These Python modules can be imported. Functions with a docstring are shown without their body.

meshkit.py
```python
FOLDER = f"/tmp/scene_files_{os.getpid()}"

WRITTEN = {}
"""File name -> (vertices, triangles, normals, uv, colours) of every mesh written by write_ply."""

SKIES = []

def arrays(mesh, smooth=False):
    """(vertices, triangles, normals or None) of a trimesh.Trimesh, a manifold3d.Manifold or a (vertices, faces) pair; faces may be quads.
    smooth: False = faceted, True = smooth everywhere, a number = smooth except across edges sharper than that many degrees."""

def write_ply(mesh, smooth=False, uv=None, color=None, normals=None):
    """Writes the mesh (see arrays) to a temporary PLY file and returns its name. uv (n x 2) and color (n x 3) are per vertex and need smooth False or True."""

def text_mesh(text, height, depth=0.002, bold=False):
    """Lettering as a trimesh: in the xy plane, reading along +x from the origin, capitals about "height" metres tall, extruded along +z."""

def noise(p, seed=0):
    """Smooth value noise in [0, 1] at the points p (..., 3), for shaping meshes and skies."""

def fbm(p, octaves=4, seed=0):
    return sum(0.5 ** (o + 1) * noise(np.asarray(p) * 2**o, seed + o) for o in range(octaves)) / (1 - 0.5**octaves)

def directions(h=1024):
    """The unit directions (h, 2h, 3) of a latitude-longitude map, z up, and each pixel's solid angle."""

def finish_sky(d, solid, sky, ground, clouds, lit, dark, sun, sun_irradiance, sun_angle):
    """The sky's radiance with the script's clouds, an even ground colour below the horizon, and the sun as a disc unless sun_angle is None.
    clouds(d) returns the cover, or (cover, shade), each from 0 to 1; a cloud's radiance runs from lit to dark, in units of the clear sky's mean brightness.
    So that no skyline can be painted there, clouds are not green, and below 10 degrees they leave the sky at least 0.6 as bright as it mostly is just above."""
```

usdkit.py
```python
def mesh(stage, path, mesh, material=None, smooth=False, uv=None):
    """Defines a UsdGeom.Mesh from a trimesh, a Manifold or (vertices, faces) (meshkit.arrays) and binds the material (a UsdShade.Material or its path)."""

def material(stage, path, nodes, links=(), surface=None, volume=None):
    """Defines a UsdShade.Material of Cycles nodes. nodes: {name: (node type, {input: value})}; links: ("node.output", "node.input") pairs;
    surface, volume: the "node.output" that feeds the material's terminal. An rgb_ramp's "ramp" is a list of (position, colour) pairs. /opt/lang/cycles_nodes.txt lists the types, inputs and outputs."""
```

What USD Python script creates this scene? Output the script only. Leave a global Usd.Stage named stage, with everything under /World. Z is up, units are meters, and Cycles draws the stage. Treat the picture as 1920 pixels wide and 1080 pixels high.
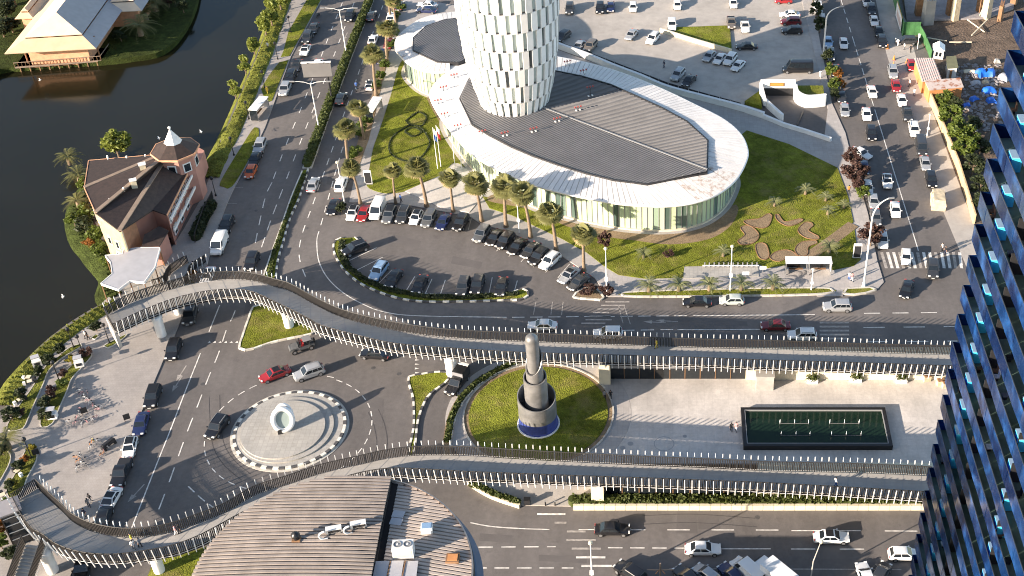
import math, random
import numpy as np, trimesh, usdkit, meshkit
from pxr import Usd, UsdGeom, UsdLux, UsdShade, Gf, Sdf, Vt
from shapely.geometry import Polygon, LineString, Point, box as sbox
from shapely.ops import unary_union

stage = Usd.Stage.CreateInMemory()
UsdGeom.SetStageUpAxis(stage, UsdGeom.Tokens.z)
UsdGeom.SetStageMetersPerUnit(stage, 1.0)
W_ = UsdGeom.Xform.Define(stage, '/World')
stage.SetDefaultPrim(W_.GetPrim())
UsdGeom.Scope.Define(stage, '/World/Looks')
# ------------------------------------------------------------------ camera
FPX, CX, CY, HC = 2392.0, 1230.0, 540.0, 130.0        # focal length and optical centre in photo pixels, camera height in metres
PITCH = math.atan((540 + 1330) / FPX)
CP, SP = math.cos(PITCH), math.sin(PITCH)
cam = UsdGeom.Camera.Define(stage, '/World/camera')
cam.CreateFocalLengthAttr(36.0 * FPX / 1920)
cam.CreateHorizontalApertureAttr(36.0)
cam.CreateVerticalApertureAttr(20.25)
cam.CreateHorizontalApertureOffsetAttr((960 - CX) / 1920 * 36.0)
cam.CreateVerticalApertureOffsetAttr(0.0)
cam.CreateClippingRangeAttr(Gf.Vec2f(1, 5000))
EXPOSURE = 1.52
cam.CreateExposureAttr(EXPOSURE)
cx_ = UsdGeom.Xformable(cam)
cx_.AddTranslateOp().Set((0, 0, HC))
cx_.AddRotateXOp().Set(90 - math.degrees(PITCH))
# ------------------------------------------------------------------ sun and sky
SUN_EL, SUN_AZ = math.radians(16.5), math.radians(57 + 180)      # azimuth of the sun from +y towards +x
SUN = np.array([math.sin(SUN_AZ) * math.cos(SUN_EL), math.cos(SUN_AZ) * math.cos(SUN_EL), math.sin(SUN_EL)])
SKY_STRENGTH, SUN_POWER = 0.088, 1.25
usdkit.material(stage, '/World/Looks/sky_light', {
    'sky': ('sky_texture', {'sky_type': 'single_scattering', 'sun_disc': False, 'sun_elevation': float(SUN_EL), 'sun_rotation': float(math.atan2(SUN[0], SUN[1])),
                            'altitude': 100.0, 'air_density': 1.0, 'aerosol_density': 1.0, 'ozone_density': 1.0}),
    'bg': ('background_shader', {'strength': SKY_STRENGTH})}, [('sky.color', 'bg.color')], surface='bg.background')
dome = UsdLux.DomeLight.Define(stage, '/World/sky')
UsdShade.MaterialBindingAPI.Apply(dome.GetPrim()).Bind(UsdShade.Material.Get(stage, '/World/Looks/sky_light'))
dome.GetPrim().SetCustomDataByKey('kind', 'structure')
sun = UsdLux.DistantLight.Define(stage, '/World/sun')
sun.CreateIntensityAttr(SUN_POWER); sun.CreateAngleAttr(0.5); sun.CreateNormalizeAttr(True)
sun.CreateColorAttr(Gf.Vec3f(1.0, 0.855, 0.71))
zx = SUN; xx = np.cross([0, 0, 1], zx); xx /= np.linalg.norm(xx); yx = np.cross(zx, xx)
UsdGeom.Xformable(sun).AddTransformOp().Set(Gf.Matrix4d(*xx, 0, *yx, 0, *zx, 0, 0, 0, 0, 1))

# ------------------------------------------------------------------ helpers: placing
def G(u, v, z=0.0):
    """The point at height z that the photograph shows at pixel (u, v) of 1920 x 1080."""
    a, b = (u - CX) / FPX, -(v - CY) / FPX
    d = np.array([a, CP + b * SP, -SP + b * CP])
    t = (z - HC) / d[2]
    return np.array([d[0] * t, d[1] * t, z])
def GP(pts, z=0.0): return np.array([G(u, v, z) for u, v in pts])
def poly(pts, z=0.0):
    p = Polygon(GP(pts, z)[:, :2])
    return p if p.is_valid else p.buffer(0)
def spline(p, closed=False, step=1.0):
    """Catmull-Rom through p, resampled at an even step."""
    p = np.asarray(p, float); n = len(p); out = []
    q = (lambda i: p[i % n]) if closed else (lambda i: p[min(max(i, 0), n - 1)])
    for i in range(n if closed else n - 1):
        a, b, c, d = q(i - 1), q(i), q(i + 1), q(i + 2)
        for t in np.linspace(0, 1, 12, endpoint=False):
            out.append(.5 * (2 * b + (c - a) * t + (2 * a - 5 * b + 4 * c - d) * t * t + (3 * b - a - 3 * c + d) * t ** 3))
    out.append(p[0] if closed else p[-1])
    return resample(np.array(out), step)
def resample(p, step):
    s = np.r_[0, np.cumsum(np.linalg.norm(np.diff(p, axis=0), axis=1))]
    m = max(int(round(s[-1] / step)), 1)
    t = np.linspace(0, s[-1], m + 1)
    return np.stack([np.interp(t, s, p[:, k]) for k in range(p.shape[1])], 1)
def resample_n(p, n):
    s = np.r_[0, np.cumsum(np.linalg.norm(np.diff(p, axis=0), axis=1))]
    t = np.linspace(0, s[-1], n + 1)
    return np.stack([np.interp(t, s, p[:, k]) for k in range(p.shape[1])], 1)
def head(u, v, d):
    """World heading in degrees (0 = +x, 90 = away) of something at pixel (u, v) that points along the pixel vector d, or one of E N W S."""
    if isinstance(d, str): return {'E': 0, 'N': 90, 'W': 180, 'S': 270}[d]
    if np.ndim(d) == 0: return float(d)
    k = 12 / math.hypot(*d)
    w = G(u + d[0] * k, v + d[1] * k) - G(u, v)
    return math.degrees(math.atan2(w[1], w[0]))
ORD = 'first second third fourth fifth sixth seventh eighth ninth tenth eleventh twelfth thirteenth fourteenth fifteenth sixteenth seventeenth eighteenth nineteenth twentieth'.split()

# ------------------------------------------------------------------ helpers: meshes
class MB:
    def __init__(s): s.v, s.f, s.n = [], [], 0
    def add(s, v, f):
        v = np.asarray(v, float); f = np.asarray(f, int)
        if len(f) == 0: return s
        if f.shape[1] == 4: f = np.vstack([f[:, [0, 1, 2]], f[:, [0, 2, 3]]])
        s.v.append(v); s.f.append(f + s.n); s.n += len(v); return s
    def mesh(s, t):
        return s.add(t.vertices, t.faces)
    def box(s, c, size, rz=0.0, taper=1.0):
        x, y, z = np.array(size) / 2
        v = np.array([[-x, -y, -z], [x, -y, -z], [x, y, -z], [-x, y, -z], [-x * taper, -y * taper, z], [x * taper, -y * taper, z], [x * taper, y * taper, z], [-x * taper, y * taper, z]])
        a = math.radians(rz); R = np.array([[math.cos(a), -math.sin(a), 0], [math.sin(a), math.cos(a), 0], [0, 0, 1]])
        return s.add(v @ R.T + np.array(c), [[0, 3, 2, 1], [4, 5, 6, 7], [0, 1, 5, 4], [1, 2, 6, 5], [2, 3, 7, 6], [3, 0, 4, 7]])
    def bar(s, a, b, w, h=None, up=(0, 0, 1)):
        """A box from a to b, w wide and h thick."""
        a, b = np.array(a, float), np.array(b, float); d = b - a; L = np.linalg.norm(d); d = d / max(L, 1e-9)
        up = np.array(up, float)
        if abs(d @ up) > .98: up = np.array([0, 1, 0.])
        x = np.cross(d, up); x /= np.linalg.norm(x); y = np.cross(x, d); h = h or w
        c = [x * i * w / 2 + y * j * h / 2 for i, j in ((-1, -1), (1, -1), (1, 1), (-1, 1))]
        return s.add([a + k for k in c] + [b + k for k in c], [[0, 1, 2, 3], [7, 6, 5, 4], [0, 4, 5, 1], [1, 5, 6, 2], [2, 6, 7, 3], [3, 7, 4, 0]])
    def tube(s, pts, r, n=8, cap=True):
        pts = np.asarray(pts, float); m = len(pts); r = np.broadcast_to(r, m)
        d = np.gradient(pts, axis=0); d /= np.linalg.norm(d, axis=1, keepdims=True) + 1e-12
        ref = np.eye(3)[np.argmin(np.abs(d).max(0) + [0, -.001, .002])]
        x = np.cross(d, ref); x /= np.linalg.norm(x, axis=1, keepdims=True) + 1e-12; y = np.cross(d, x)
        a = np.arange(n) / n * 2 * math.pi
        v = pts[:, None] + (x[:, None] * np.cos(a)[None, :, None] + y[:, None] * np.sin(a)[None, :, None]) * r[:, None, None]
        f = [[i * n + j, i * n + (j + 1) % n, (i + 1) * n + (j + 1) % n, (i + 1) * n + j] for i in range(m - 1) for j in range(n)]
        v = v.reshape(-1, 3); f = np.array(f); f = np.vstack([f[:, [0, 1, 2]], f[:, [0, 2, 3]]])
        if cap:
            k = len(v); v = np.vstack([v, pts[0], pts[-1]])
            f = np.vstack([f, [[k, (j + 1) % n, j] for j in range(n)], [[k + 1, (m - 1) * n + j, (m - 1) * n + (j + 1) % n] for j in range(n)]])
        return s.add(v, f)
    def lathe(s, prof, c=(0, 0, 0), n=16, a0=0.0, arc=2 * math.pi):
        prof = np.asarray(prof, float); a = a0 + np.arange(n + 1) / n * arc
        v = np.stack([prof[:, None, 0] * np.cos(a)[None], prof[:, None, 0] * np.sin(a)[None], np.broadcast_to(prof[:, None, 1], (len(prof), n + 1))], -1).reshape(-1, 3) + np.array(c)
        f = [[i * (n + 1) + j, i * (n + 1) + j + 1, (i + 1) * (n + 1) + j + 1, (i + 1) * (n + 1) + j] for i in range(len(prof) - 1) for j in range(n)]
        return s.add(v, f)
    def prism(s, p, z0, z1):
        """A shapely polygon as a slab from z0 to z1."""
        for g in getattr(p, 'geoms', [p]):
            if g.geom_type != 'Polygon' or g.area < 1e-4: continue
            t = trimesh.creation.extrude_polygon(g, z1 - z0, engine='earcut'); t.apply_translation([0, 0, z0]); s.mesh(t)
        return s
    def quad(s, *p): return s.add(p, [[0, 1, 2, 3]])
    def slab(s, p, thick):
        """A planar polygon of 3-d points given a thickness downwards along its normal."""
        p = np.asarray(p, float); n = np.cross(p[1] - p[0], p[2] - p[0]); n /= np.linalg.norm(n); m = len(p)
        if n[2] < 0: p = p[::-1]; n = -n
        v = np.vstack([p, p - n * thick])
        f = [[0, i, i + 1] for i in range(1, m - 1)] + [[m, m + i + 1, m + i] for i in range(1, m - 1)]
        for i in range(m): j = (i + 1) % m; f += [[i, m + i, m + j], [i, m + j, j]]
        return s.add(v, f)
    def loft(s, rings, cap=True):
        R = np.asarray(rings, float); m, n = R.shape[:2]
        f = [[i * n + j, i * n + (j + 1) % n, (i + 1) * n + (j + 1) % n, (i + 1) * n + j] for i in range(m - 1) for j in range(n)]
        s.add(R.reshape(-1, 3), f)
        if cap: s.add(R[0], [[0, j + 1, j] for j in range(1, n - 1)]); s.add(R[-1], [[0, j, j + 1] for j in range(1, n - 1)])
        return s
    def leaves(s, c, n, size, seed=0, flat=.5, aspect=1.6):
        """n leaf-sized quads at the points c (n x 3)."""
        g = np.random.default_rng(seed)
        a = g.normal(size=(n, 3)); a[:, 2] *= flat; a /= np.linalg.norm(a, axis=1, keepdims=True)
        b = np.cross(a, g.normal(size=(n, 3))); b /= np.linalg.norm(b, axis=1, keepdims=True)
        L = size * g.uniform(.6, 1.3, (n, 1)); a = a * L * aspect / 2; b = b * L / 2
        v = np.stack([c - a - b * .4, c - b + a * .1, c + a, c + b + a * .1], 1).reshape(-1, 3)
        return s.add(v, np.arange(4 * n).reshape(n, 4))
    def moved(s, m):
        s.v = [x @ np.asarray(m)[:3, :3].T + np.asarray(m)[:3, 3] for x in s.v]; return s
    @property
    def arrays(s): return np.vstack(s.v), np.vstack(s.f)

# ------------------------------------------------------------------ helpers: prims
_count = {}
def numbered(parent, name):
    k = (parent, name); _count[k] = _count.get(k, -1) + 1
    return name if _count[k] == 0 else f'{name}_{_count[k]:03d}'
class Thing:
    def __init__(s, path, loc): s.path, s.loc = path, np.array(loc, float)
    @property
    def prim(s): return stage.GetPrimAtPath(s.path)
def data(prim, **k):
    for a, b in k.items():
        if b is not None: prim.SetCustomDataByKey(a, b)
def thing(name, label=None, cat=None, loc=(0, 0, 0), rz=0.0, group=None, kind=None, scale=None):
    p = '/World/' + numbered('/World', name)
    x = UsdGeom.Xform.Define(stage, p); x.AddTranslateOp().Set(tuple(float(c) for c in loc))
    x.AddRotateZOp().Set(float(rz))
    if scale is not None: x.AddScaleOp().Set(tuple(float(c) for c in np.broadcast_to(scale, 3)))
    data(x.GetPrim(), label=label, category=cat, group=group, kind=kind)
    return Thing(p, loc)
def part(name, mb, mat, parent, smooth=False, local=True, kind=None, label=None):
    """One mesh under a thing or a part. local=False: the mesh is in world coordinates."""
    p = parent.path + '/' + numbered(parent.path, name)
    v, f = mb.arrays
    if not local: v = v - parent.loc
    usdkit.mesh(stage, p, (v, f), mat, smooth)
    if kind or label: data(stage.GetPrimAtPath(p), kind=kind, label=label)
    return Thing(p, parent.loc)
def solo(name, mb, mat, label=None, cat=None, group=None, kind=None, smooth=False):
    """A top-level thing that is one mesh, in world coordinates."""
    p = '/World/' + numbered('/World', name)
    usdkit.mesh(stage, p, mb.arrays, mat, smooth)
    data(stage.GetPrimAtPath(p), label=label, category=cat, group=group, kind=kind)
    return Thing(p, (0, 0, 0))
def dup(src, name, label, cat, loc, rz=0.0, group=None, scale=None):
    t = thing(name, label, cat, loc, rz, group, scale=scale)
    t.prim.GetReferences().AddInternalReference(src.path); t.prim.SetInstanceable(True)
    return t

# ------------------------------------------------------------------ materials
M = {}
def mat(name, col, rough=.6, metal=0.0, spec=.5, vary=0.0, scale=1.0, bump=0.0, bscale=None, col2=None, obj=False, island=0.0, trans=0.0, coat=0.0, rnd=None, detail=4.0, lo=.35, hi=.65, dist=.05):
    """Principled colour with noise between col*(1-vary) (or col) and col*(1+vary) (or col2)."""
    n = {'p': ('principled_bsdf', {'base_color': col, 'roughness': rough, 'metallic': metal, 'specular_ior_level': spec, 'coat_weight': coat})}
    L = []; out = 'p.BSDF'; c = None
    if obj: n['tc'] = ('texture_coordinate', {}); P_ = 'tc.object'
    else: n['tc'] = ('geometry', {}); P_ = 'tc.position'
    if vary or col2 is not None:
        a = tuple(np.array(col) * (1 - vary)); b = tuple(col2) if col2 is not None else tuple(np.array(col) * (1 + vary))
        n['no'] = ('noise_texture', {'scale': scale, 'detail': detail, 'roughness': .6})
        n['ra'] = ('rgb_ramp', {'ramp': [(0, a), (lo, a), (hi, b), (1, b)]})
        L += [(P_, 'no.vector'), ('no.fac', 'ra.fac')]; c = 'ra.color'
    if island or rnd:
        n['gi'] = ('geometry', {}) if island else ('object_info', {})
        k = island or rnd
        n['mr'] = ('map_range', {'from_min': 0.0, 'from_max': 1.0, 'to_min': 1 - k, 'to_max': 1 + k})
        n['mu'] = ('mix_color', {'blend_type': 'multiply', 'fac': 1.0, 'a': col, 'use_clamp_result': False})
        L += [('gi.random_per_island' if island else 'gi.random', 'mr.value'), ('mr.result', 'mu.b')]
        if c: L.append((c, 'mu.a'))
        c = 'mu.result'
    if c: L.append((c, 'p.base_color'))
    if bump:
        n['bn'] = ('noise_texture', {'scale': bscale or scale * 6, 'detail': 3.0}); n['bu'] = ('bump', {'strength': bump, 'distance': dist})
        L += [(P_, 'bn.vector'), ('bn.fac', 'bu.height'), ('bu.normal', 'p.normal')]
    if trans:
        n['tr'] = ('translucent_bsdf', {'color': tuple(np.minimum(np.array(col) * np.array([1.6, 1.7, 1.0]), 1))}); n['mx'] = ('mix_closure', {'fac': trans})
        L += [('p.BSDF', 'mx.closure1'), ('tr.BSDF', 'mx.closure2')]
        if c: L.append((c, 'tr.color'))
        out = 'mx.closure'
    M[name] = usdkit.material(stage, '/World/Looks/' + name, n, L, surface=out)
    return M[name]
def layered(name, col, layers, rough=.8, bump=.3, bscale=4.0, dist=.03, spec=.3, tiles=None, dry=None):
    """Colour times several noises: layers are (scale, low factor, high factor[, stretch xyz])."""
    n = {'g': ('geometry', {}), 'p': ('principled_bsdf', {'roughness': rough, 'specular_ior_level': spec}), 'c0': ('color', {'value': col})}
    L, c = [], 'c0.color'
    for i, l in enumerate(layers):
        n[f'm{i}'] = ('mapping', {'scale': l[3] if len(l) > 3 else (1, 1, 1), 'location': (i * 17.3, i * 5.1, 0)})
        n[f'n{i}'] = ('noise_texture', {'scale': l[0], 'detail': 5.0, 'roughness': .65})
        a, b = (np.ones(3) * l[1], np.ones(3) * l[2])
        n[f'r{i}'] = ('rgb_ramp', {'ramp': [(0, a), (.33, a), (.67, b), (1, b)]})
        n[f'x{i}'] = ('mix_color', {'blend_type': 'multiply', 'fac': 1.0, 'use_clamp': False})
        L += [('g.position', f'm{i}.vector'), (f'm{i}.vector', f'n{i}.vector'), (f'n{i}.fac', f'r{i}.fac'), (c, f'x{i}.a'), (f'r{i}.color', f'x{i}.b')]
        c = f'x{i}.result'
    if tiles:
        n['bt'] = ('brick_texture', {'scale': 1.0, 'brick_width': tiles[0], 'row_height': tiles[1], 'mortar_size': tiles[2], 'color1': np.ones(3) * tiles[3], 'color2': np.ones(3), 'mortar': np.ones(3) * tiles[4], 'offset': tiles[5] if len(tiles) > 5 else .5})
        n['xt'] = ('mix_color', {'blend_type': 'multiply', 'fac': 1.0})
        L += [('g.position', 'bt.vector'), (c, 'xt.a'), ('bt.color', 'xt.b')]; c = 'xt.result'
    if dry:
        n['dn'] = ('noise_texture', {'scale': dry[0], 'detail': 6.0, 'roughness': .7}); n['dr'] = ('map_range', {'from_min': dry[2], 'from_max': dry[3], 'to_min': 0.0, 'to_max': dry[4], 'clamp': True}); n['dx'] = ('mix_color', {'b': dry[1]})
        L += [('g.position', 'dn.vector'), ('dn.fac', 'dr.value'), ('dr.result', 'dx.fac'), (c, 'dx.a')]; c = 'dx.result'
    L.append((c, 'p.base_color'))
    if bump:
        n['bn'] = ('noise_texture', {'scale': bscale, 'detail': 4.0}); n['bu'] = ('bump', {'strength': bump, 'distance': dist})
        L += [('g.position', 'bn.vector'), ('bn.fac', 'bu.height'), ('bu.normal', 'p.normal')]
    M[name] = usdkit.material(stage, '/World/Looks/' + name, n, L, surface='p.BSDF')
    return M[name]
layered('asphalt', (.152, .138, .130), [(.035, .78, 1.12), (.3, .86, 1.08, (1, .2, 1)), (1.3, .9, 1.07), (9, .9, 1.1)], rough=.85, bump=.25, bscale=6, dry=(.35, (.075, .068, .066), .6, .75, .55))
layered('asphalt_patch', (.122, .111, .106), [(.3, .9, 1.08), (9, .9, 1.1)], rough=.85)
mat('tyre_mark', (.06, .055, .054), .8, vary=.3, scale=3)
layered('pavement', (.42, .39, .365), [(.08, .88, 1.08), (.9, .93, 1.05), (7, .95, 1.05)], rough=.85, bump=.15, tiles=(.8, .8, .02, .92, .8, 0))
layered('plaza', (.58, .54, .50), [(.06, .82, 1.08), (.4, .86, 1.06, (1, .4, 1)), (2, .9, 1.05), (7, .94, 1.05)], rough=.8, bump=.1, dry=(.5, (.36, .33, .30), .58, .75, .5), tiles=(1.2, 1.2, .02, .95, .86, 0))
layered('promenade', (.355, .325, .30), [(.08, .85, 1.08), (.7, .92, 1.05), (6, .95, 1.05)], rough=.85, bump=.15, tiles=(.5, .5, .02, .93, .85))
layered('lot', (.42, .385, .345), [(.04, .82, 1.1), (.5, .88, 1.08), (6, .94, 1.06)], rough=.85, bump=.15)
layered('deck', (.40, .38, .35), [(.1, .9, 1.06), (1.0, .93, 1.05)], rough=.8, bump=.1, tiles=(2.4, .16, .012, .93, .72))
layered('stone', (.40, .38, .345), [(.2, .9, 1.08), (2.5, .92, 1.06)], rough=.75, bump=.1, tiles=(.7, .7, .03, .88, .78, 0))
layered('grass', (.178, .196, .025), [(.06, .68, 1.15), (.4, .68, 1.25), (2, .72, 1.25), (9, .6, 1.3)], rough=.95, bump=1.0, bscale=5, dist=.25, spec=.1, dry=(.22, (.24, .195, .075), .5, .72, .8))
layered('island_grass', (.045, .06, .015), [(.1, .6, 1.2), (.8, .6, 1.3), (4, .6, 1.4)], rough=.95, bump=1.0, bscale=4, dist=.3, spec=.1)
layered('bank', (.125, .135, .026), [(.1, .75, 1.2), (.8, .7, 1.3), (4, .6, 1.4)], rough=.95, bump=1.0, bscale=4, dist=.3, spec=.1)
layered('soil', (.235, .17, .105), [(.3, .8, 1.15), (3, .8, 1.2), (14, .85, 1.15)], rough=.95, bump=.8, bscale=5, dist=.08)
layered('dirt', (.13, .095, .07), [(.06, .7, 1.25), (.5, .7, 1.3), (4, .8, 1.2)], rough=.95, bump=1.0, bscale=2, dist=.25)
layered('rough_slab', (.27, .25, .25), [(.1, .7, 1.15), (1, .8, 1.15)], rough=.9, bump=.3)
mat('line', (.66, .63, .58), .7, vary=.22, scale=1.3, lo=.4, hi=.6)
mat('faded_line', (.33, .30, .27), .8, vary=.3, scale=2.0)
mat('kerb', (.50, .47, .41), .8, vary=.15, scale=1.2)
mat('kerb_white', (.68, .65, .57), .7, vary=.15, scale=1.6)
mat('kerb_black', (.075, .072, .072), .7, vary=.2, scale=2)
mat('cream', (.64, .57, .42), .75, vary=.08, scale=.6)
mat('white', (.78, .77, .74), .5, vary=.04, scale=.8)
mat('white_metal', (.68, .675, .66), .4, vary=.03, scale=1)
mat('roof_white', (.68, .655, .63), .45, vary=.08, scale=.35, lo=.3, hi=.6, rnd=.05)
mat('roof_dark', (.15, .146, .146), .6, vary=.12, scale=.25)
mat('rib_dark', (.175, .17, .17), .55, vary=.1, scale=.3)
mat('dark', (.02, .02, .022), .5)
mat('rail_dark', (.02, .017, .015), .6)
mat('olive', (.15, .15, .085), .7, vary=.15, scale=1)
mat('panel_white', (.76, .755, .735), .45, vary=.05, scale=.5, rnd=.06)
mat('rail_steel', (.05, .065, .09), .35, metal=.3)
mat('steel', (.30, .30, .30), .45, metal=.3)
mat('sculpt', (.24, .235, .23), .45, metal=.5, vary=.2, scale=.6)
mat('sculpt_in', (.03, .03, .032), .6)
mat('concrete', (.36, .34, .31), .85, vary=.14, scale=.5, bump=.2)
mat('black_paint', (.012, .012, .013), .35)
mat('glass_dark', (.012, .016, .02), .08, spec=.8)
mat('tyre', (.018, .018, .018), .85)
mat('rim', (.38, .38, .39), .35, metal=.7)
mat('lamp_red', (.36, .07, .065), .4)
mat('lamp_clear', (.75, .75, .72), .15)
mat('bark', (.16, .115, .075), .9, vary=.25, scale=3, bump=.5, obj=True)
mat('palm_bark', (.20, .145, .095), .9, vary=.25, scale=5, obj=True)
mat('palm_leaf', (.27, .265, .09), .6, island=.35, trans=.3)
mat('palm_dead', (.45, .35, .17), .8, island=.3, trans=.2)
mat('date_leaf', (.34, .36, .16), .5, island=.3, trans=.3)
mat('willow', (.33, .38, .07), .6, island=.35, trans=.4)
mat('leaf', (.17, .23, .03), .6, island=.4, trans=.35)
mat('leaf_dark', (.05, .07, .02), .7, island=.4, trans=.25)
mat('leaf_red', (.12, .06, .045), .7, island=.4, trans=.25)
mat('leaf_yellow', (.34, .29, .03), .7, island=.3, trans=.3)
mat('leaf_orange', (.35, .14, .02), .7, island=.3, trans=.3)
mat('hedge', (.12, .155, .03), .7, island=.45, trans=.3)
mat('brown_roof', (.036, .022, .018), .75, vary=.25, scale=1.5, bump=.4, bscale=5)
mat('ridge', (.24, .18, .135), .7, vary=.1, scale=1)
mat('pink', (.44, .22, .17), .8, vary=.08, scale=.6)
mat('orange_wall', (.62, .33, .19), .8, vary=.12, scale=1.2)
mat('cream_wall', (.70, .60, .40), .8, vary=.08, scale=.8)
mat('tan_roof', (.58, .42, .27), .8, vary=.07, scale=.5)
mat('tan_roof_pale', (.66, .52, .38), .8, vary=.06, scale=.5)
mat('grey_roof', (.26, .25, .26), .75, vary=.06, scale=.8)
mat('canopy', (.38, .38, .40), .7, vary=.07, scale=.6)
mat('timber', (.22, .12, .06), .8, vary=.2, scale=1.5)
mat('brown_metal', (.27, .232, .205), .6, vary=.18, scale=.7)
mat('brown_metal_light', (.42, .355, .305), .6, vary=.14, scale=.7)
mat('gap', (.03, .024, .022), .9)
mat('blue_skirt', (.06, .10, .17), .5, vary=.1, scale=.5)
mat('fence_green', (.05, .15, .05), .7, vary=.2, scale=.8)
mat('fence_tan', (.52, .385, .215), .8, vary=.12, scale=.5)
mat('rust_roof', (.50, .42, .38), .7, col2=(.30, .12, .06), scale=.9, lo=.5, hi=.62)
mat('pink_roof', (.56, .44, .40), .7, vary=.1, scale=.7)
mat('orange_board', (.50, .22, .08), .8, vary=.12, scale=.7)
mat('tarp_blue', (.01, .12, .55), .55, vary=.25, scale=1.2)
mat('tan_tarp', (.50, .42, .29), .8, vary=.15, scale=1.5)
mat('cyan_box', (.06, .58, .85), .45, vary=.12, scale=2)
mat('blue_paint', (.04, .06, .24), .45, vary=.2, scale=1.5)
mat('balcony_floor', (.12, .19, .155), .35, vary=.3, scale=.8)
mat('facade_glass', (.006, .008, .012), .06, spec=.9)
mat('pool_water', (.008, .02, .011), .08, spec=.25, bump=.15, bscale=3, dist=.02)
mat('jet', (.8, .82, .82), .3)
mat('gold', (.45, .25, .05), .5)
mat('skin', (.45, .27, .19), .6)
for _n, _c in dict(white=(.70, .70, .69), black=(.010, .010, .012), dark_grey=(.05, .052, .056), grey=(.14, .145, .15), silver=(.40, .41, .42), red=(.28, .018, .022), dark_red=(.13, .012, .016), navy=(.014, .022, .075),
                   light_blue=(.22, .34, .50), orange=(.50, .10, .02), pale_green=(.42, .46, .43), bronze=(.20, .17, .14)).items():
    mat('paint_' + _n, _c, .32, metal=.35 if _n in ('silver', 'grey', 'bronze', 'dark_grey') else 0.0, coat=.6, spec=.5)
for _n, _c in dict(white=(.75, .74, .72), black=(.015, .015, .018), red=(.45, .03, .03), blue=(.05, .12, .35), grey=(.2, .2, .21), navy=(.02, .025, .06), pink=(.6, .3, .3), yellow=(.6, .45, .05), orange=(.6, .22, .05)).items():
    mat('cloth_' + _n, _c, .85)
# window panes of the hall: pale blinds and darker rooms behind glass, different from pane to pane
usdkit.material(stage, '/World/Looks/roof_stained', {
    'g': ('geometry', {}), 'o': ('object_info', {}), 'no': ('noise_texture', {'scale': .9, 'detail': 6.0, 'roughness': .75}), 'ra': ('rgb_ramp', {'ramp': [(0, (.68, .655, .63)), (.5, (.66, .63, .60)), (.62, (.42, .33, .27)), (1, (.30, .22, .17))]}),
    'p': ('principled_bsdf', {'roughness': .6})}, [('g.position', 'no.vector'), ('no.fac', 'ra.fac'), ('ra.color', 'p.base_color')], surface='p.BSDF')
M['roof_stained'] = UsdShade.Material.Get(stage, '/World/Looks/roof_stained')
usdkit.material(stage, '/World/Looks/hall_pane', {
    'o': ('object_info', {}), 'r': ('rgb_ramp', {'ramp': [(0, (.46, .54, .33)), (.4, (.52, .60, .38)), (.66, (.38, .48, .34)), (.82, (.15, .21, .17)), (1, (.05, .08, .07))]}),
    'p': ('principled_bsdf', {'roughness': .12, 'specular_ior_level': .6})}, [('o.random', 'r.fac'), ('r.color', 'p.base_color')], surface='p.BSDF')
usdkit.material(stage, '/World/Looks/tower_pane', {
    'o': ('object_info', {}), 'r': ('rgb_ramp', {'ramp': [(0, (.52, .58, .54)), (.6, (.42, .5, .47)), (.85, (.2, .25, .24)), (1, (.03, .04, .045))]}),
    'p': ('principled_bsdf', {'roughness': .1, 'specular_ior_level': .6})}, [('o.random', 'r.fac'), ('r.color', 'p.base_color')], surface='p.BSDF')
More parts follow.
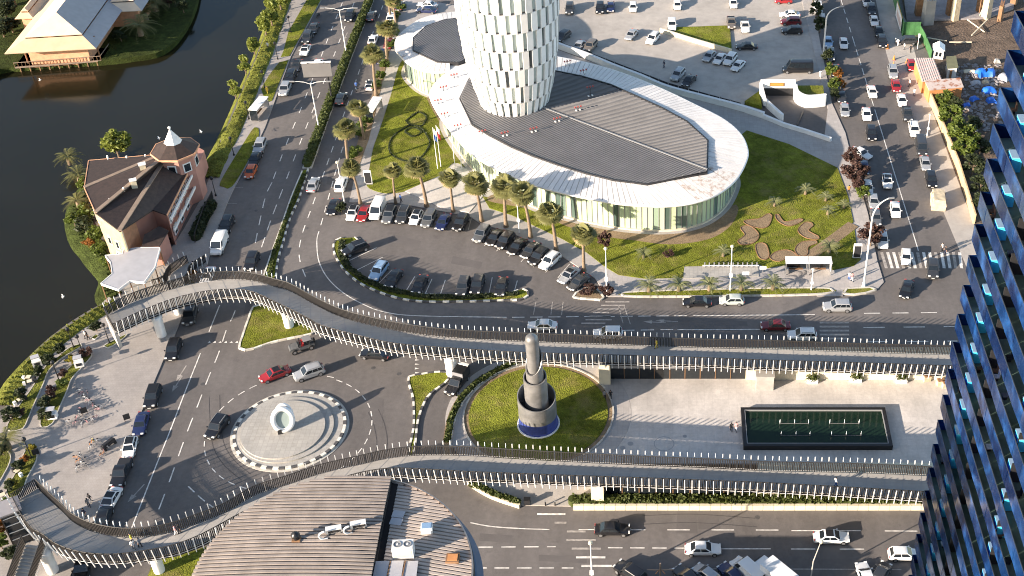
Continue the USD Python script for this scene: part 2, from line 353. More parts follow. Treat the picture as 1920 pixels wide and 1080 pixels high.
# blue tinted balcony glass
usdkit.material(stage, '/World/Looks/blue_glass', {
    't': ('transparent_bsdf', {'color': (.03, .12, .40)}), 'p': ('principled_bsdf', {'base_color': (.003, .016, .075), 'roughness': .12, 'specular_ior_level': .45}),
    'g': ('geometry', {}), 'no': ('noise_texture', {'scale': .45, 'detail': 4.0}), 'mr': ('map_range', {'from_min': .3, 'from_max': .7, 'to_min': .4, 'to_max': .85}),
    'o': ('object_info', {}), 'rc': ('rgb_ramp', {'ramp': [(0, (.002, .012, .06)), (.45, (.004, .022, .095)), (.8, (.008, .042, .15)), (1, (.01, .026, .085))]}),
    'br': ('map_range', {'from_min': .5, 'from_max': .72, 'to_min': 0.0, 'to_max': 1.0, 'clamp': True}), 'bm': ('mix_color', {'b': (.016, .085, .28)}),
    'm': ('mix_closure', {})}, [('o.random', 'rc.fac'), ('rc.color', 'bm.a'), ('no.fac', 'br.value'), ('br.result', 'bm.fac'), ('bm.result', 'p.base_color'), ('g.position', 'no.vector'), ('no.fac', 'mr.value'), ('mr.result', 'm.fac'), ('t.BSDF', 'm.closure1'), ('p.BSDF', 'm.closure2')], surface='m.closure')
# lake water
usdkit.material(stage, '/World/Looks/lake_water', {
    'g': ('geometry', {}), 'ma': ('mapping', {'scale': (1, 1, 1)}), 'no': ('noise_texture', {'scale': .9, 'detail': 4.0, 'roughness': .55}), 'bu': ('bump', {'strength': .2, 'distance': .05}),
    'n2': ('noise_texture', {'scale': .02, 'detail': 3.0}), 'ra': ('rgb_ramp', {'ramp': [(0, (.009, .0085, .0035)), (.4, (.010, .009, .004)), (.7, (.016, .0145, .008)), (1, (.016, .0145, .008))]}),
    'p': ('principled_bsdf', {'roughness': .12, 'ior': 1.33, 'specular_ior_level': .5})},
    [('g.position', 'ma.vector'), ('ma.vector', 'no.vector'), ('no.fac', 'bu.height'), ('bu.normal', 'p.normal'), ('g.position', 'n2.vector'), ('n2.fac', 'ra.fac'), ('ra.color', 'p.base_color')], surface='p.BSDF')
for _k in ('hall_pane', 'tower_pane', 'blue_glass', 'lake_water'): M[_k] = UsdShade.Material.Get(stage, '/World/Looks/' + _k)
# ================================================================== ground, lake, pavements
SHORE = [(0, 752), (32, 695), (100, 627), (175, 577), (212, 560), (196, 545), (205, 515), (190, 495), (170, 470), (148, 440), (140, 400), (150, 365), (175, 335), (220, 312), (300, 318), (360, 325), (392, 305), (420, 248), (450, 175), (490, 80), (520, 0), (540, -60)]
shore = spline(GP(SHORE)[:, :2], step=2.5)
lake_poly = Polygon(np.vstack([shore, [[-60, 700], [-700, 700], [-700, shore[0][1] - 30], [shore[0][0] - 20, shore[0][1] - 30]]])).buffer(0)
island_poly = Polygon(spline(GP([(-70, 150), (0, 128), (40, 124), (110, 117), (190, 113), (250, 106), (300, 96), (335, 66), (360, 22), (372, -25), (380, -90), (200, -150), (-60, -130), (-110, 20)])[:, :2], True, 2.0))
lake_poly = lake_poly.difference(island_poly.buffer(.01))
land = sbox(-700, -300, 600, 900).difference(lake_poly)
solo('ground', MB().prism(land, -3.0, 0.0), M['asphalt'], kind='structure')
solo('lake', MB().quad((-700, -300, -1.1), (600, -300, -1.1), (600, 900, -1.1), (-700, 900, -1.1)), M['lake_water'], kind='structure')

def sheet(name, px, h, m, z0=-.02, curved=False, label=None):
    p = Polygon(spline(GP(px)[:, :2], True, 1.0)).buffer(0) if curved else poly(px)
    return solo(name, MB().prism(p, z0, h), M[m], kind='structure', label=label), p
def band(px_line, w0, w1):
    """A strip polygon along a pixel line, w0 metres to its left and w1 to its right."""
    c = spline(GP(px_line)[:, :2], step=1.0); t = np.gradient(c, axis=0); t /= np.linalg.norm(t, axis=1, keepdims=True); nrm = np.stack([-t[:, 1], t[:, 0]], 1)
    return Polygon(np.vstack([c + nrm * w0, (c - nrm * w1)[::-1]])).buffer(0)
# grassy lake bank: a low mound along the shore
def bank(name, px, width, h):
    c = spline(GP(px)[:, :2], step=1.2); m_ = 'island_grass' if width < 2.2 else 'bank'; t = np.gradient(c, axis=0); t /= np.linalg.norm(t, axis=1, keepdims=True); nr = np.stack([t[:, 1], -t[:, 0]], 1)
    rows = []
    for k, (o, z) in enumerate([(-2.4, -1.4), (-1.3, -.35), (.1, h * .8), (width * .45, h), (width * .8, h * .7), (width, -.03)]):
        q = c + nr * o; zz = z + (meshkit.fbm(np.c_[q * .5, np.full(len(q), k)], 3, 4) - .5) * (.5 if 0 < k < 5 else 0)
        rows.append(np.c_[q, zz])
    R = np.array(rows); m, n = R.shape[:2]
    f = [[i * n + j, i * n + j + 1, (i + 1) * n + j + 1, (i + 1) * n + j] for i in range(m - 1) for j in range(n - 1)]
    b = MB().add(R.reshape(-1, 3), np.array(f)[:, ::-1])
    g = np.random.default_rng(5); k = g.integers(0, len(c), 1500); o = g.uniform(-.3, width * .85, 1500)
    pts = np.c_[c[k] + nr[k] * o[:, None], g.uniform(h * .5, h + .12, 1500)]
    b.leaves(pts, len(pts), .26, 6)
    return solo(name, b, M[m_], kind='structure')
bank('lake_bank', [(0, 762), (32, 705), (100, 637), (175, 585), (212, 566)], 2.6, .5)
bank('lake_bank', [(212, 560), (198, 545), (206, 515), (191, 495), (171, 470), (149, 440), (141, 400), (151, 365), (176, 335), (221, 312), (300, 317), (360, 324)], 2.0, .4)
bank('lake_bank', [(385, 335), (400, 300), (428, 245), (458, 175), (497, 80), (524, 0), (545, -60)], 2.9, .5)
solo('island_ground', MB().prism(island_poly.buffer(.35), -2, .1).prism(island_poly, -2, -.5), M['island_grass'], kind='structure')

# promenade by the lake
sheet('promenade', [(540, -30), (547, 0), (515, 70), (480, 146), (428, 255), (392, 335), (378, 372), (345, 430), (300, 500), (262, 560), (330, 560), (352, 520), (388, 500), (405, 440), (425, 385), (440, 352), (465, 308), (480, 275), (497, 240), (517, 186), (546, 106), (603, 0), (612, -30)], .12, 'promenade')
sheet('plaza_west', [(0, 790), (25, 730), (62, 675), (120, 627), (190, 592), (262, 545), (352, 560), (342, 595), (327, 632), (307, 675), (287, 722), (267, 770), (250, 805), (235, 850), (205, 912), (175, 982), (150, 1040), (128, 1090), (-60, 1090), (-60, 830)], .12, 'promenade')
# grass verges
VG = .2
sheet('grass_verge', [(576, 0), (541, 61), (532, 96), (527, 108), (543, 106), (602, 0)], VG, 'grass')
sheet('grass_verge', [(524, 118), (505, 142), (490, 168), (499, 194), (510, 190), (541, 114)], VG, 'grass')
sheet('grass_verge', [(478, 240), (462, 262), (415, 340), (420, 352), (436, 350), (465, 303), (482, 268), (486, 246)], VG, 'grass', curved=True)
# planting strip and pavement east of the boulevard
sheet('planting_strip', [(737, -20), (725, 60), (712, 130), (690, 210), (667, 280), (650, 332), (664, 338), (692, 262), (712, 176), (730, 100), (757, 0), (762, -20)], .18, 'soil')
sheet('pavement', [(762, -20), (757, 0), (730, 100), (712, 176), (692, 262), (664, 338), (655, 380), (742, 381), (820, 395), (880, 406), (902, 420), (960, 438), (1055, 482), (1115, 522), (1139, 557), (1195, 557), (1198, 548), (1530, 541), (1532, 556), (1580, 556), (1583, 544), (1646, 542), (1657, 530), (1645, 490), (1637, 450), (1627, 400), (1612, 350), (1600, 310), (1585, 250), (1560, 195), (1530, 40), (1522, -20), (1496, -20), (1503, 0), (1552, 205), (1545, 262), (1470, 238), (1385, 208), (1250, 172), (1150, 132), (1040, 92), (1000, 70), (850, 10), (790, 0), (785, -20)], .13, 'pavement')
# lawns round the hall
sheet('lawn_west', [(752, 118), (780, 112), (830, 190), (858, 262), (905, 302), (880, 318), (852, 306), (822, 333), (770, 357), (730, 364), (700, 358), (687, 347), (692, 322), (700, 280), (712, 245), (733, 180)], .22, 'grass', curved=True)
lawn_s, lawn_poly = sheet('lawn_east', [(905, 370), (918, 392), (960, 405), (1055, 450), (1100, 475), (1135, 502), (1160, 517), (1210, 524), (1281, 522), (1283, 501), (1423, 497), (1440, 504), (1463, 500), (1493, 496), (1545, 462), (1600, 418), (1595, 395), (1590, 370), (1570, 316), (1480, 272), (1400, 246), (1300, 330), (1100, 400)], .22, 'grass')
sheet('lawn_corner', [(1602, 431), (1605, 455), (1614, 488), (1600, 500), (1560, 508), (1560, 492), (1512, 493)], .22, 'grass')
solo('soil_strip', MB().prism(Polygon(spline(GP([(915, 378), (1005, 397), (1060, 425), (1135, 445), (1185, 452), (1260, 460), (1335, 448), (1375, 418), (1378, 385), (1300, 415), (1180, 425), (1060, 400), (950, 365)])[:, :2], True, 1)), .1, .226), M['soil'], kind='structure')
solo('soil_strip', MB().prism(band([(800, 150), (812, 190), (840, 240), (862, 285)], 2.2, 1.0), .1, .226), M['soil'], kind='structure')
solo('dirt_path', MB().prism(band([(1600, 422), (1560, 452), (1520, 480), (1488, 500)], 1.1, 1.1), .1, .23), M['soil'], kind='structure')
# flower beds with clipped edging, swirl of seven
BEDS = [[(1398, 418), (1425, 414), (1443, 405), (1437, 425), (1420, 427)], [(1457, 406), (1470, 420), (1502, 414), (1480, 424), (1462, 416)], [(1500, 432), (1512, 421), (1521, 424), (1512, 435), (1533, 448), (1515, 447), (1503, 440)],
        [(1494, 470), (1505, 458), (1530, 456), (1512, 464), (1510, 478), (1500, 480)], [(1447, 485), (1460, 475), (1480, 474), (1495, 487), (1480, 482), (1460, 490)], [(1420, 463), (1432, 461), (1438, 478), (1434, 487), (1425, 482)], [(1387, 455), (1400, 443), (1392, 430), (1405, 428), (1419, 442), (1412, 455), (1395, 459)]]
for i, b in enumerate(BEDS):
    c = GP(b)[:, :2]; p = Polygon(spline(c, True, .5)).buffer(.35)
    t = thing('flower_bed', f'crescent soil bed, {ORD[i]} clockwise from the top left of the lawn swirl', 'flower bed', (*p.centroid.coords[0], 0), group='soil beds in the swirl on the lawn')
    part('soil', MB().prism(p, .15, .26), M['soil'], t, local=False)
    e = p.boundary.buffer(.055)
    part('edging', MB().prism(e, .15, .33), M['timber'], t, local=False)
# clipped scroll ornament on the west lawn
sc = MB()
for l in ([(775, 218), (763, 228), (770, 236), (790, 238), (800, 222), (786, 212), (775, 218)], [(770, 236), (740, 255), (730, 275), (735, 292), (760, 304), (785, 300), (800, 285), (806, 268), (797, 250), (785, 238)], [(760, 250), (775, 258), (790, 250), (780, 242), (764, 245), (760, 250)]):
    pl = spline(GP(l)[:, :2], step=.4); g = np.random.default_rng(3)
    q = np.repeat(pl, 5, 0) + g.normal(0, .1, (len(pl) * 5, 2)); sc.leaves(np.c_[q, g.uniform(.22, .42, len(q))], len(q), .2, 3)
    sc.prism(LineString(pl).buffer(.14), .2, .34)
solo('clipped_hedge', sc, M['leaf_dark'], 'low clipped hedge drawn as a curling scroll on the west lawn', 'hedge')

# ---- kerbed islands with black and white kerb stones
def kerb_stones(parent, line, L=.95, w=.32, h=.26, z=0.0, closed=False, pattern=('kerb_white', 'kerb_black'), every=1):
    p = resample(line, L)
    for i in range(len(p) - 1):
        a, b = p[i], p[i + 1]; d = (b - a) / np.linalg.norm(b - a) * .02
        part('kerb_stone', MB().bar((*(a + d), z + h / 2), (*(b - d), z + h / 2), w, h), M[pattern[(i // every) % len(pattern)]], parent, local=False)
def island(name, px, m, stones=None, h=.2, pattern=('kerb_white', 'kerb_black'), L=.95, every=1):
    ln = spline(GP(px)[:, :2], True, .6); p = Polygon(ln).buffer(0)
    c = p.centroid.coords[0]
    t = thing(name, kind='structure', loc=(*c, 0))
    part('earth', MB().prism(p.buffer(-.2), -.02, h), M[m], t, local=False)
    kerb_stones(t, ln, pattern=pattern, L=L, every=every)
    return t, p
OUT = [(640, 447), (627, 455), (626, 472), (635, 492), (650, 512), (675, 532), (702, 545), (732, 556), (767, 564), (812, 567), (880, 566), (955, 564), (978, 562), (991, 555), (990, 548), (980, 543)]
INN = [(972, 545), (950, 551), (850, 555), (760, 549), (705, 536), (690, 527), (660, 502), (645, 482), (643, 464), (660, 458), (675, 452), (665, 446)]
isl = thing('parking_island', kind='structure', loc=G(720, 540))
po = spline(GP(OUT)[:, :2], step=.6); pi_ = spline(GP(INN)[:, :2], step=.6); PI_POLY = Polygon(np.vstack([po, pi_])).buffer(0)
part('grass', MB().prism(PI_POLY.buffer(-.15), -.02, .2), M['grass'], isl, local=False)
kerb_stones(isl, po, L=1.1); kerb_stones(isl, pi_, L=1.6, w=.2, pattern=('kerb_white', 'kerb'))
island('triangle_island', [(449, 654), (455, 632), (466, 600), (480, 574), (530, 580), (592, 606), (586, 626), (556, 633), (510, 643), (468, 657)], 'grass', pattern=('kerb_white', 'kerb'), L=1.3)
island('splitter_island', [(767, 708), (790, 703), (817, 699), (842, 701), (838, 716), (815, 733), (800, 748), (788, 775), (782, 800), (778, 840), (770, 870), (765, 868), (768, 840), (776, 800), (775, 750), (768, 725)], 'grass')
island('planter_island', [(1075, 558), (1088, 546), (1112, 539), (1133, 562), (1110, 562)], 'soil', pattern=('kerb_white', 'kerb'), L=1.1)
island('verge_island', [(1194, 557), (1198, 548), (1530, 541), (1530, 553)], 'grass', pattern=('kerb',), L=2.2)
island('corner_island', [(1581, 552), (1584, 543), (1646, 541), (1622, 551), (1592, 554)], 'grass', pattern=('kerb',), L=2.0)
# boulevard median: hedge in the north, two kerbs with grass in the south
med = thing('median', kind='structure', loc=G(540, 420))
ML, MR = spline(GP([(567, 322), (546, 372), (524, 436), (505, 488), (493, 525)])[:, :2], step=.6), spline(GP([(578, 318), (562, 370), (544, 410), (531, 455), (521, 490), (517, 527)])[:, :2], step=.6)
part('earth', MB().prism(Polygon(np.vstack([ML, MR[::-1]])), -.02, .2), M['grass'], med, local=False)
kerb_stones(med, ML, L=2.2, pattern=('kerb_white', 'kerb_white', 'kerb'), w=.25); kerb_stones(med, MR, L=1.0)
part('kerb', MB().prism(band([(698, -10), (640, 140), (608, 225), (576, 316)], .9, .9), -.02, .2), M['kerb'], med, local=False)
# slip road planter hedge kerb round the circular lawn
ring_c = np.array([G(1010, 775)[0], G(1010, 775)[1] - .2]); RL = (G(1140, 775)[0] - G(880, 775)[0]) / 2
solo('ring_walk', MB().prism(Point(ring_c).buffer(RL + 3.4, 64), -.02, .13), M['pavement'], kind='structure')
solo('ring_border', MB().prism(Point(ring_c).buffer(RL + .75, 64), .1, .16), M['soil'], kind='structure')
solo('lawn_circle', MB().prism(Point(ring_c).buffer(RL, 64), .1, .24), M['grass'], kind='structure')
rk = thing('ring_kerb', kind='structure', loc=(*ring_c, 0))
kerb_stones(rk, spline(np.array([[ring_c[0] + (RL + .8) * math.cos(a), ring_c[1] + (RL + .8) * math.sin(a)] for a in np.linspace(0, 2 * math.pi, 60)]), step=.5), L=1.4, w=.25, pattern=('kerb', 'concrete'), z=.1, h=.18)
PZ = poly([(985, 672), (1790, 690), (1790, 905), (1110, 880), (1095, 870), (1150, 800), (1145, 750), (1110, 715), (1060, 694)])
solo('plaza_east', MB().prism(PZ.difference(Point(ring_c).buffer(RL + 3.42, 64)), -.02, .12), M['plaza'], kind='structure')
sheet('pavement_south', [(870, 898), (885, 905), (975, 948), (1075, 950), (1740, 944), (1740, 905), (880, 885)], .13, 'lot')
slk = thing('slip_road_kerb', kind='structure', loc=G(880, 720))
SL = spline(GP([(982, 678), (935, 695), (895, 718), (865, 748), (846, 785), (838, 830), (840, 860)])[:, :2], step=.6)
part('planting_bed', MB().prism(LineString(SL).buffer(.5), -.02, .3), M['soil'], slk, local=False)
kerb_stones(slk, SL + [.55, -.25], L=1.5, w=.3, h=.42, pattern=('kerb', 'kerb_white'))
# manhole covers and the ring set in the east plaza
mh = MB()
for (u, v, r) in [(1182, 833, .42), (1167, 841, .42), (1153, 824, .35), (1284, 819, .3)]:
    c = G(u, v); mh = MB().prism(Point(c[0], c[1]).buffer(r), .1, .126); solo('manhole_cover', mh, M['steel'], {1182: 'dark round iron cover by the inlaid ring on the plaza', 1167: 'round iron cover nearest the footbridge on the plaza', 1153: 'round iron cover just outside the circular lawn', 1284: 'small square-looking iron cover right of the inlaid ring on the plaza'}[u], 'manhole cover')
c = G(1245, 833); solo('inlaid_ring', MB().prism(Point(c[0], c[1]).buffer(1.45).difference(Point(c[0], c[1]).buffer(1.35)), .1, .125), M['steel'], kind='structure')
# north car park apron and street verge on the right
sheet('car_park', [(1050, -20), (1500, -20), (1552, 205), (1545, 172), (1425, 172), (1385, 205), (1250, 166), (1150, 126), (1040, 84), (1000, 60), (1000, -20)], .02, 'lot')
solo('dirt_ground', MB().prism(poly([(1748, 112), (1735, 172), (1826, 420), (1850, 520), (2100, 520), (2100, -30), (1684, -30), (1700, 40)]), -.02, .05), M['dirt'], kind='structure')
solo('rough_slab', MB().prism(poly([(1692, -20), (1905, -20), (1900, 18), (1850, 36), (1700, 42)]), 0, .4), M['rough_slab'], kind='structure')
sheet('shoulder', [(1668, -10), (1700, 40), (1735, 172), (1826, 420), (1842, 500), (1812, 500), (1745, 340), (1700, 220), (1662, 100), (1640, -10)], .012, 'lot')

# ================================================================== road markings
road = thing('road_marking', kind='structure')
def stripe(pts, w, name='lane_line', m='line', z=.014):
    c = np.asarray(pts); t = np.gradient(c, axis=0); t /= np.linalg.norm(t, axis=1, keepdims=True); n = np.stack([-t[:, 1], t[:, 0]], 1) * w / 2
    k = len(c); v = np.r_[np.c_[c + n, np.full(k, z)], np.c_[c - n, np.full(k, z)]]
    part(name, MB().add(v, [[k + i, k + i + 1, i + 1, i] for i in range(k - 1)]), M[m], road)
def mark(px, dash=None, gap=3.0, w=.17, m='line', curved=True):
    c = GP(px)[:, :2]; c = spline(c, step=.5) if curved and len(c) > 2 else resample(c, .5)
    if dash is None: return stripe(c, w, m=m)
    s = np.r_[0, np.cumsum(np.linalg.norm(np.diff(c, axis=0), axis=1))]; a = 0
    while a < s[-1] - .5:
        t = np.linspace(a, min(a + dash, s[-1]), 4); stripe(np.stack([np.interp(t, s, c[:, 0]), np.interp(t, s, c[:, 1])], 1), w, 'lane_dash', m); a += dash + gap
mark([(642, 5), (616, 70), (569, 192), (537, 270), (510, 342)], 2.4, 3.6); mark([(664, 5), (630, 94), (601, 170), (562, 270), (530, 355)], 2.4, 3.6)
mark([(510, 342), (498, 368), (485, 425), (470, 500)], 3, 2.4); mark([(530, 355), (508, 412), (490, 465)], 3, 2.0)
mark([(718, 10), (690, 87), (660, 172), (640, 228), (624, 277), (587, 382), (565, 445), (562, 487), (580, 535)], 2.2, 2.2)
mark([(650, 255), (635, 302), (605, 410), (596, 440)], 2.2, 1.8)
mark([(596, 440), (594, 455), (598, 490), (615, 522), (645, 550), (680, 570), (717, 584), (780, 592), (950, 595)])
mark([(960, 595), (1290, 592)], 2.0, .9); mark([(1300, 592), (1528, 590)]); mark([(1620, 587.5), (1785, 586)], 2.6, 2.0)
mark([(1165, 619.5), (1262, 618)], 2.1, 1.0); mark([(1270, 618), (1425, 617.5)]); mark([(1619, 614), (1795, 612.5)], 3.4, 3.0); mark([(1624, 641), (1795, 639.5)], 3.4, 3.0)
mark([(640, 395), (672, 378)], w=.12, m='faded_line')
mark([(392, 622), (412, 572)]); mark([(376, 662), (345, 740), (320, 805), (290, 880), (245, 995)])
mark([(441, 582), (436, 595), (425, 617), (410, 662), (390, 710), (372, 757), (351, 810), (334, 857), (315, 910), (292, 970)], 2.8, 2.2)
rc = np.array([G(544, 806)[0], G(544, 806)[1]]); RR = np.hypot(*(G(697, 795)[:2] - rc))
for a in np.arange(-62, 62, 9.5): stripe([rc + RR * np.array([math.cos(math.radians(a + k)), math.sin(math.radians(a + k))]) for k in (0, 2, 4, 5.5)], .15, 'lane_dash')
for a in list(np.arange(70, 160, 9.5)) + list(np.arange(172, 252, 9.5)): stripe([rc + (RR + .3) * np.array([math.cos(math.radians(a + k)), math.sin(math.radians(a + k))]) for k in (0, 2, 4, 5.5)], .15, 'lane_dash')
mark([(353, 912), (378, 935), (402, 953)], 1.6, .9)
for k in range(6): c = G(392 + 10.3 * k, 643); part('yield_tooth', MB().add([[c[0] - .25, c[1], .014], [c[0] + .25, c[1], .014], [c[0], c[1] + .5, .014]], [[0, 1, 2]]), M['line'], road)
for k in range(4): c = G(783, 675 + 8 * k); part('yield_tooth', MB().add([[c[0] - .4, c[1] - .2, .014], [c[0] + .3, c[1], .014], [c[0] - .4, c[1] + .2, .014]], [[0, 1, 2]]), M['line'], road)
mark([(882, 980), (920, 987), (975, 991), (1030, 993)]); mark([(1085, 993), (1470, 994)], 3.0, 2.9); mark([(1484, 995), (1614, 995)]); mark([(1659, 995.5), (1720, 996)])
mark([(897, 1026), (1042, 1025)], 1.9, 1.1); mark([(1140, 1027), (1300, 1028)], 1.9, 1.0); mark([(1350, 1029), (1445, 1029)]); mark([(1483, 1029.5), (1740, 1030)], 3.2, 3.2)
mark([(885, 1065), (1075, 1065)], 1.9, 1.0); mark([(1255, 1066), (1690, 1068)], m='faded_line', w=.14)
mark([(1577, 0), (1600, 75)], 2.6, 2.0); mark([(1600, 75), (1640, 205)], 3.0, 1.3); mark([(1640, 205), (1722, 470)]); mark([(1500, -8), (1505, 5)], m='faded_line')
for k in range(14):
    a = k / 13; u0 = 1653 + 146 * a; p = np.array([G(u0, 473)[:2], G(u0 + 9 - 5 * a, 503)[:2]]); stripe(p, .52, 'crosswalk_bar', 'line' if k % 3 else 'faded_line')
for k in range(5): mark([(1537, 605 + 7.5 * k), (1592, 605 + 7.5 * k)], w=.42, m='faded_line')
for k, (a, b) in enumerate([(1135, 1180), (1127, 1172), (1120, 1170), (1112, 1142), (1105, 1145), (1098, 1147), (1090, 1135)]): mark([(a, 566 + 6.7 * k), (b, 566 + 6.7 * k)], w=.3, m='faded_line')
for l in ([(1160, 573), (1168, 606)], [(1170, 573), (1182, 608)], [(1005, 566), (1000, 590)], [(1036, 566), (1033, 590)], [(1056, 566), (1053, 590)]): mark(l, w=.14, m='faded_line')
for k, (a, b) in enumerate([(1007, 1060), (1040, 1062), (1063, 1098), (1062, 1117), (1072, 1127), (1080, 1135), (1090, 1147)]): mark([(a, 964 + k * 16.2), (b, 964 + k * 16.2)], w=.34, m='faded_line' if 0 < k < 5 else 'line')
# stall lines
for u, v, du, dv in [(652, 490, 55, -26), (668, 507, 50, -25), (707, 534, 28, -28), (760, 548, 18, -30), (795, 556, 15, -33), (823, 560, 12, -35), (853, 562, 12, -38), (880, 560, 10, -35), (915, 560, 8, -40), (960, 562, 10, -36)]:
    mark([(u, v), (u + du, v + dv)], w=.13)
for k in range(9): u = 668 + k * 25.2; mark([(u + 2 + k * .8, 414 + k * 2.2), (u + 16, 385 + k * 2.2)], w=.12, m='faded_line')
for k in range(8): u = 885 + k * 23; mark([(u, 451 + k * 10), (u + 22, 425 + k * 10)], w=.12)
for k in range(9): mark([(432 + 8 * k * .2 - k * 12.5, 352 + k * 30), (456 - k * 11.5, 352 + k * 30)], w=.12, m='faded_line')
for (u, v, dx) in [(1183, 92, 8), (1208, 88, 8)]: mark([(u - 16, v - 6), (u + 20, v + 8)], w=.2, m='faded_line')
def arrow(u, v, rz):
    c = G(u, v); a = math.radians(rz); R = np.array([[math.cos(a), -math.sin(a)], [math.sin(a), math.cos(a)]])
    q = np.array([[-1.8, -.09], [.4, -.09], [.4, -.42], [1.8, 0], [.4, .42], [.4, .09], [-1.8, .09]]) @ R.T + c[:2]
    part('lane_arrow', MB().add(np.c_[q, np.full(7, .014)], [[0, 1, 5], [0, 5, 6], [2, 3, 4]]), M['faded_line'], road)
for a in [(332, 720, 262), (1227, 604, 175), (1250, 602, 175), (648, 68, 268), (590, 215, 268), (1290, 80, 150), (1462, 62, 100), (1912, 122, 80), (340, 700, 262), (255, 925, 250)]: arrow(*a)

# tyre marks and asphalt patches
def skid(px, w=.16):
    c = spline(GP(px)[:, :2], step=.6)
    for o in (-.75, .75):
        t = np.gradient(c, axis=0); t /= np.linalg.norm(t, axis=1, keepdims=True); stripe(c + np.stack([-t[:, 1], t[:, 0]], 1) * o, w, 'tyre_mark', 'tyre_mark', .008)
skid([(402, 742), (404, 790), (410, 835), (430, 868), (462, 895)], .1); skid([(700, 770), (712, 800), (716, 840), (700, 880)], .12); skid([(1205, 975), (1300, 972), (1420, 980)], .12)
for i, q_ in enumerate([[(1270, 958), (1306, 958), (1308, 1000), (1268, 1000)], [(1308, 958), (1345, 957), (1350, 992), (1310, 992)], [(900, 1000), (960, 1004), (962, 1018), (898, 1014)], [(1010, 1040), (1100, 1044), (1100, 1056), (1010, 1052)], [(596, 660), (640, 668), (636, 682), (590, 674)], [(690, 740), (720, 748), (716, 800), (690, 792)], [(455, 600), (462, 560), (474, 560), (468, 602)], [(612, 345), (622, 300), (632, 300), (624, 348)], [(560, 300), (572, 260), (582, 262), (570, 302)], [(1660, 250), (1684, 250), (1692, 300), (1666, 300)], [(1690, 420), (1716, 420), (1722, 450), (1696, 452)], [(740, 440), (790, 452), (784, 466), (734, 455)], [(850, 480), (905, 492), (900, 504), (845, 494)], [(1320, 600), (1400, 602), (1402, 611), (1322, 609)]]):
    part('asphalt_patch', MB().add(*(lambda p: (np.c_[p, np.full(4, .005 + .0002 * i)], [[0, 1, 2, 3]]))(GP(q_)[:, :2])), M['asphalt_patch'], road)
for (u, v, r) in [(575, 428, .32), (700, 690, .35), (748, 701, .35), (1005, 560, .3), (1170, 985, .35), (1420, 970, .35), (660, 640, .3), (1650, 605, .3), (480, 395, .3), (520, 240, .3), (380, 720, .32), (1700, 330, .3)]:
    c = G(u, v); part('drain_cover', MB().prism(Point(c[0], c[1]).buffer(r), -.02, .012), M['kerb_black'], road)
# ================================================================== footbridges
ZD = 5.0
def tangent_normals(c):
    t = np.gradient(c, axis=0); t /= np.linalg.norm(t, axis=1, keepdims=True)
    return t, np.stack([-t[:, 1], t[:, 0]], 1)
rj = np.random.default_rng(77)
def railing(t, line, side, z, posts=.95, stuff_from=None, zend=None, white=True, base=-.9, top=2.05, lean=.45):
    """Dark louvre balustrade along line; side=+1 when the outside lies to the left of it. White posts lean outwards."""
    zz = np.linspace(z, zend if zend is not None else z, len(line))
    s = np.r_[0, np.cumsum(np.linalg.norm(np.diff(line, axis=0), axis=1))]
    tt, nn = tangent_normals(line); nn = nn * side
    at = lambda d: (np.array([np.interp(d, s, line[:, 0]), np.interp(d, s, line[:, 1])]), np.array([np.interp(d, s, nn[:, 0]), np.interp(d, s, nn[:, 1])]), np.array([np.interp(d, s, tt[:, 0]), np.interp(d, s, tt[:, 1])]), np.interp(d, s, zz))
    b = MB()
    for d in np.arange(.1, s[-1], .23):
        p, n, q, z0 = at(d); a = np.array([*p, z0 + .06]); e = np.array([*(p + n * .06), z0 + 1.6]); w = np.array([*(q * .06), 0]); h = np.array([*(n * .06), 0])
        b.add([a - w - h, a + w - h, a + w + h, a - w + h, e - w - h, e + w - h, e + w + h, e - w + h], [[0, 1, 5, 4], [1, 2, 6, 5], [2, 3, 7, 6], [3, 0, 4, 7], [4, 5, 6, 7]])
    part('baluster', b, M['rail_dark'], t, local=False, kind='stuff')
    k = np.arange(0, len(line), 2)
    part('hand_rail', MB().tube(np.c_[line + nn * .06, zz + 1.62][k], .06, 5), M['rail_dark'], t, local=False)
    part('lower_rail', MB().tube(np.c_[line + nn * .20, zz - .12][k], .032, 5), M['white_metal'], t, local=False)
    if white:
        for d in np.arange(.3, s[-1], posts):
            p, n, q, z0 = at(d); n = n + q * rj.normal(0, .035); z0 = z0 + rj.normal(0, .025)
            part('rail_post', MB().bar((*(p + n * .14), z0 + base), (*(p + n * (.22 + lean)), z0 + top), .1, .12, up=(*n, 0)), M['white_metal'], t, local=False)
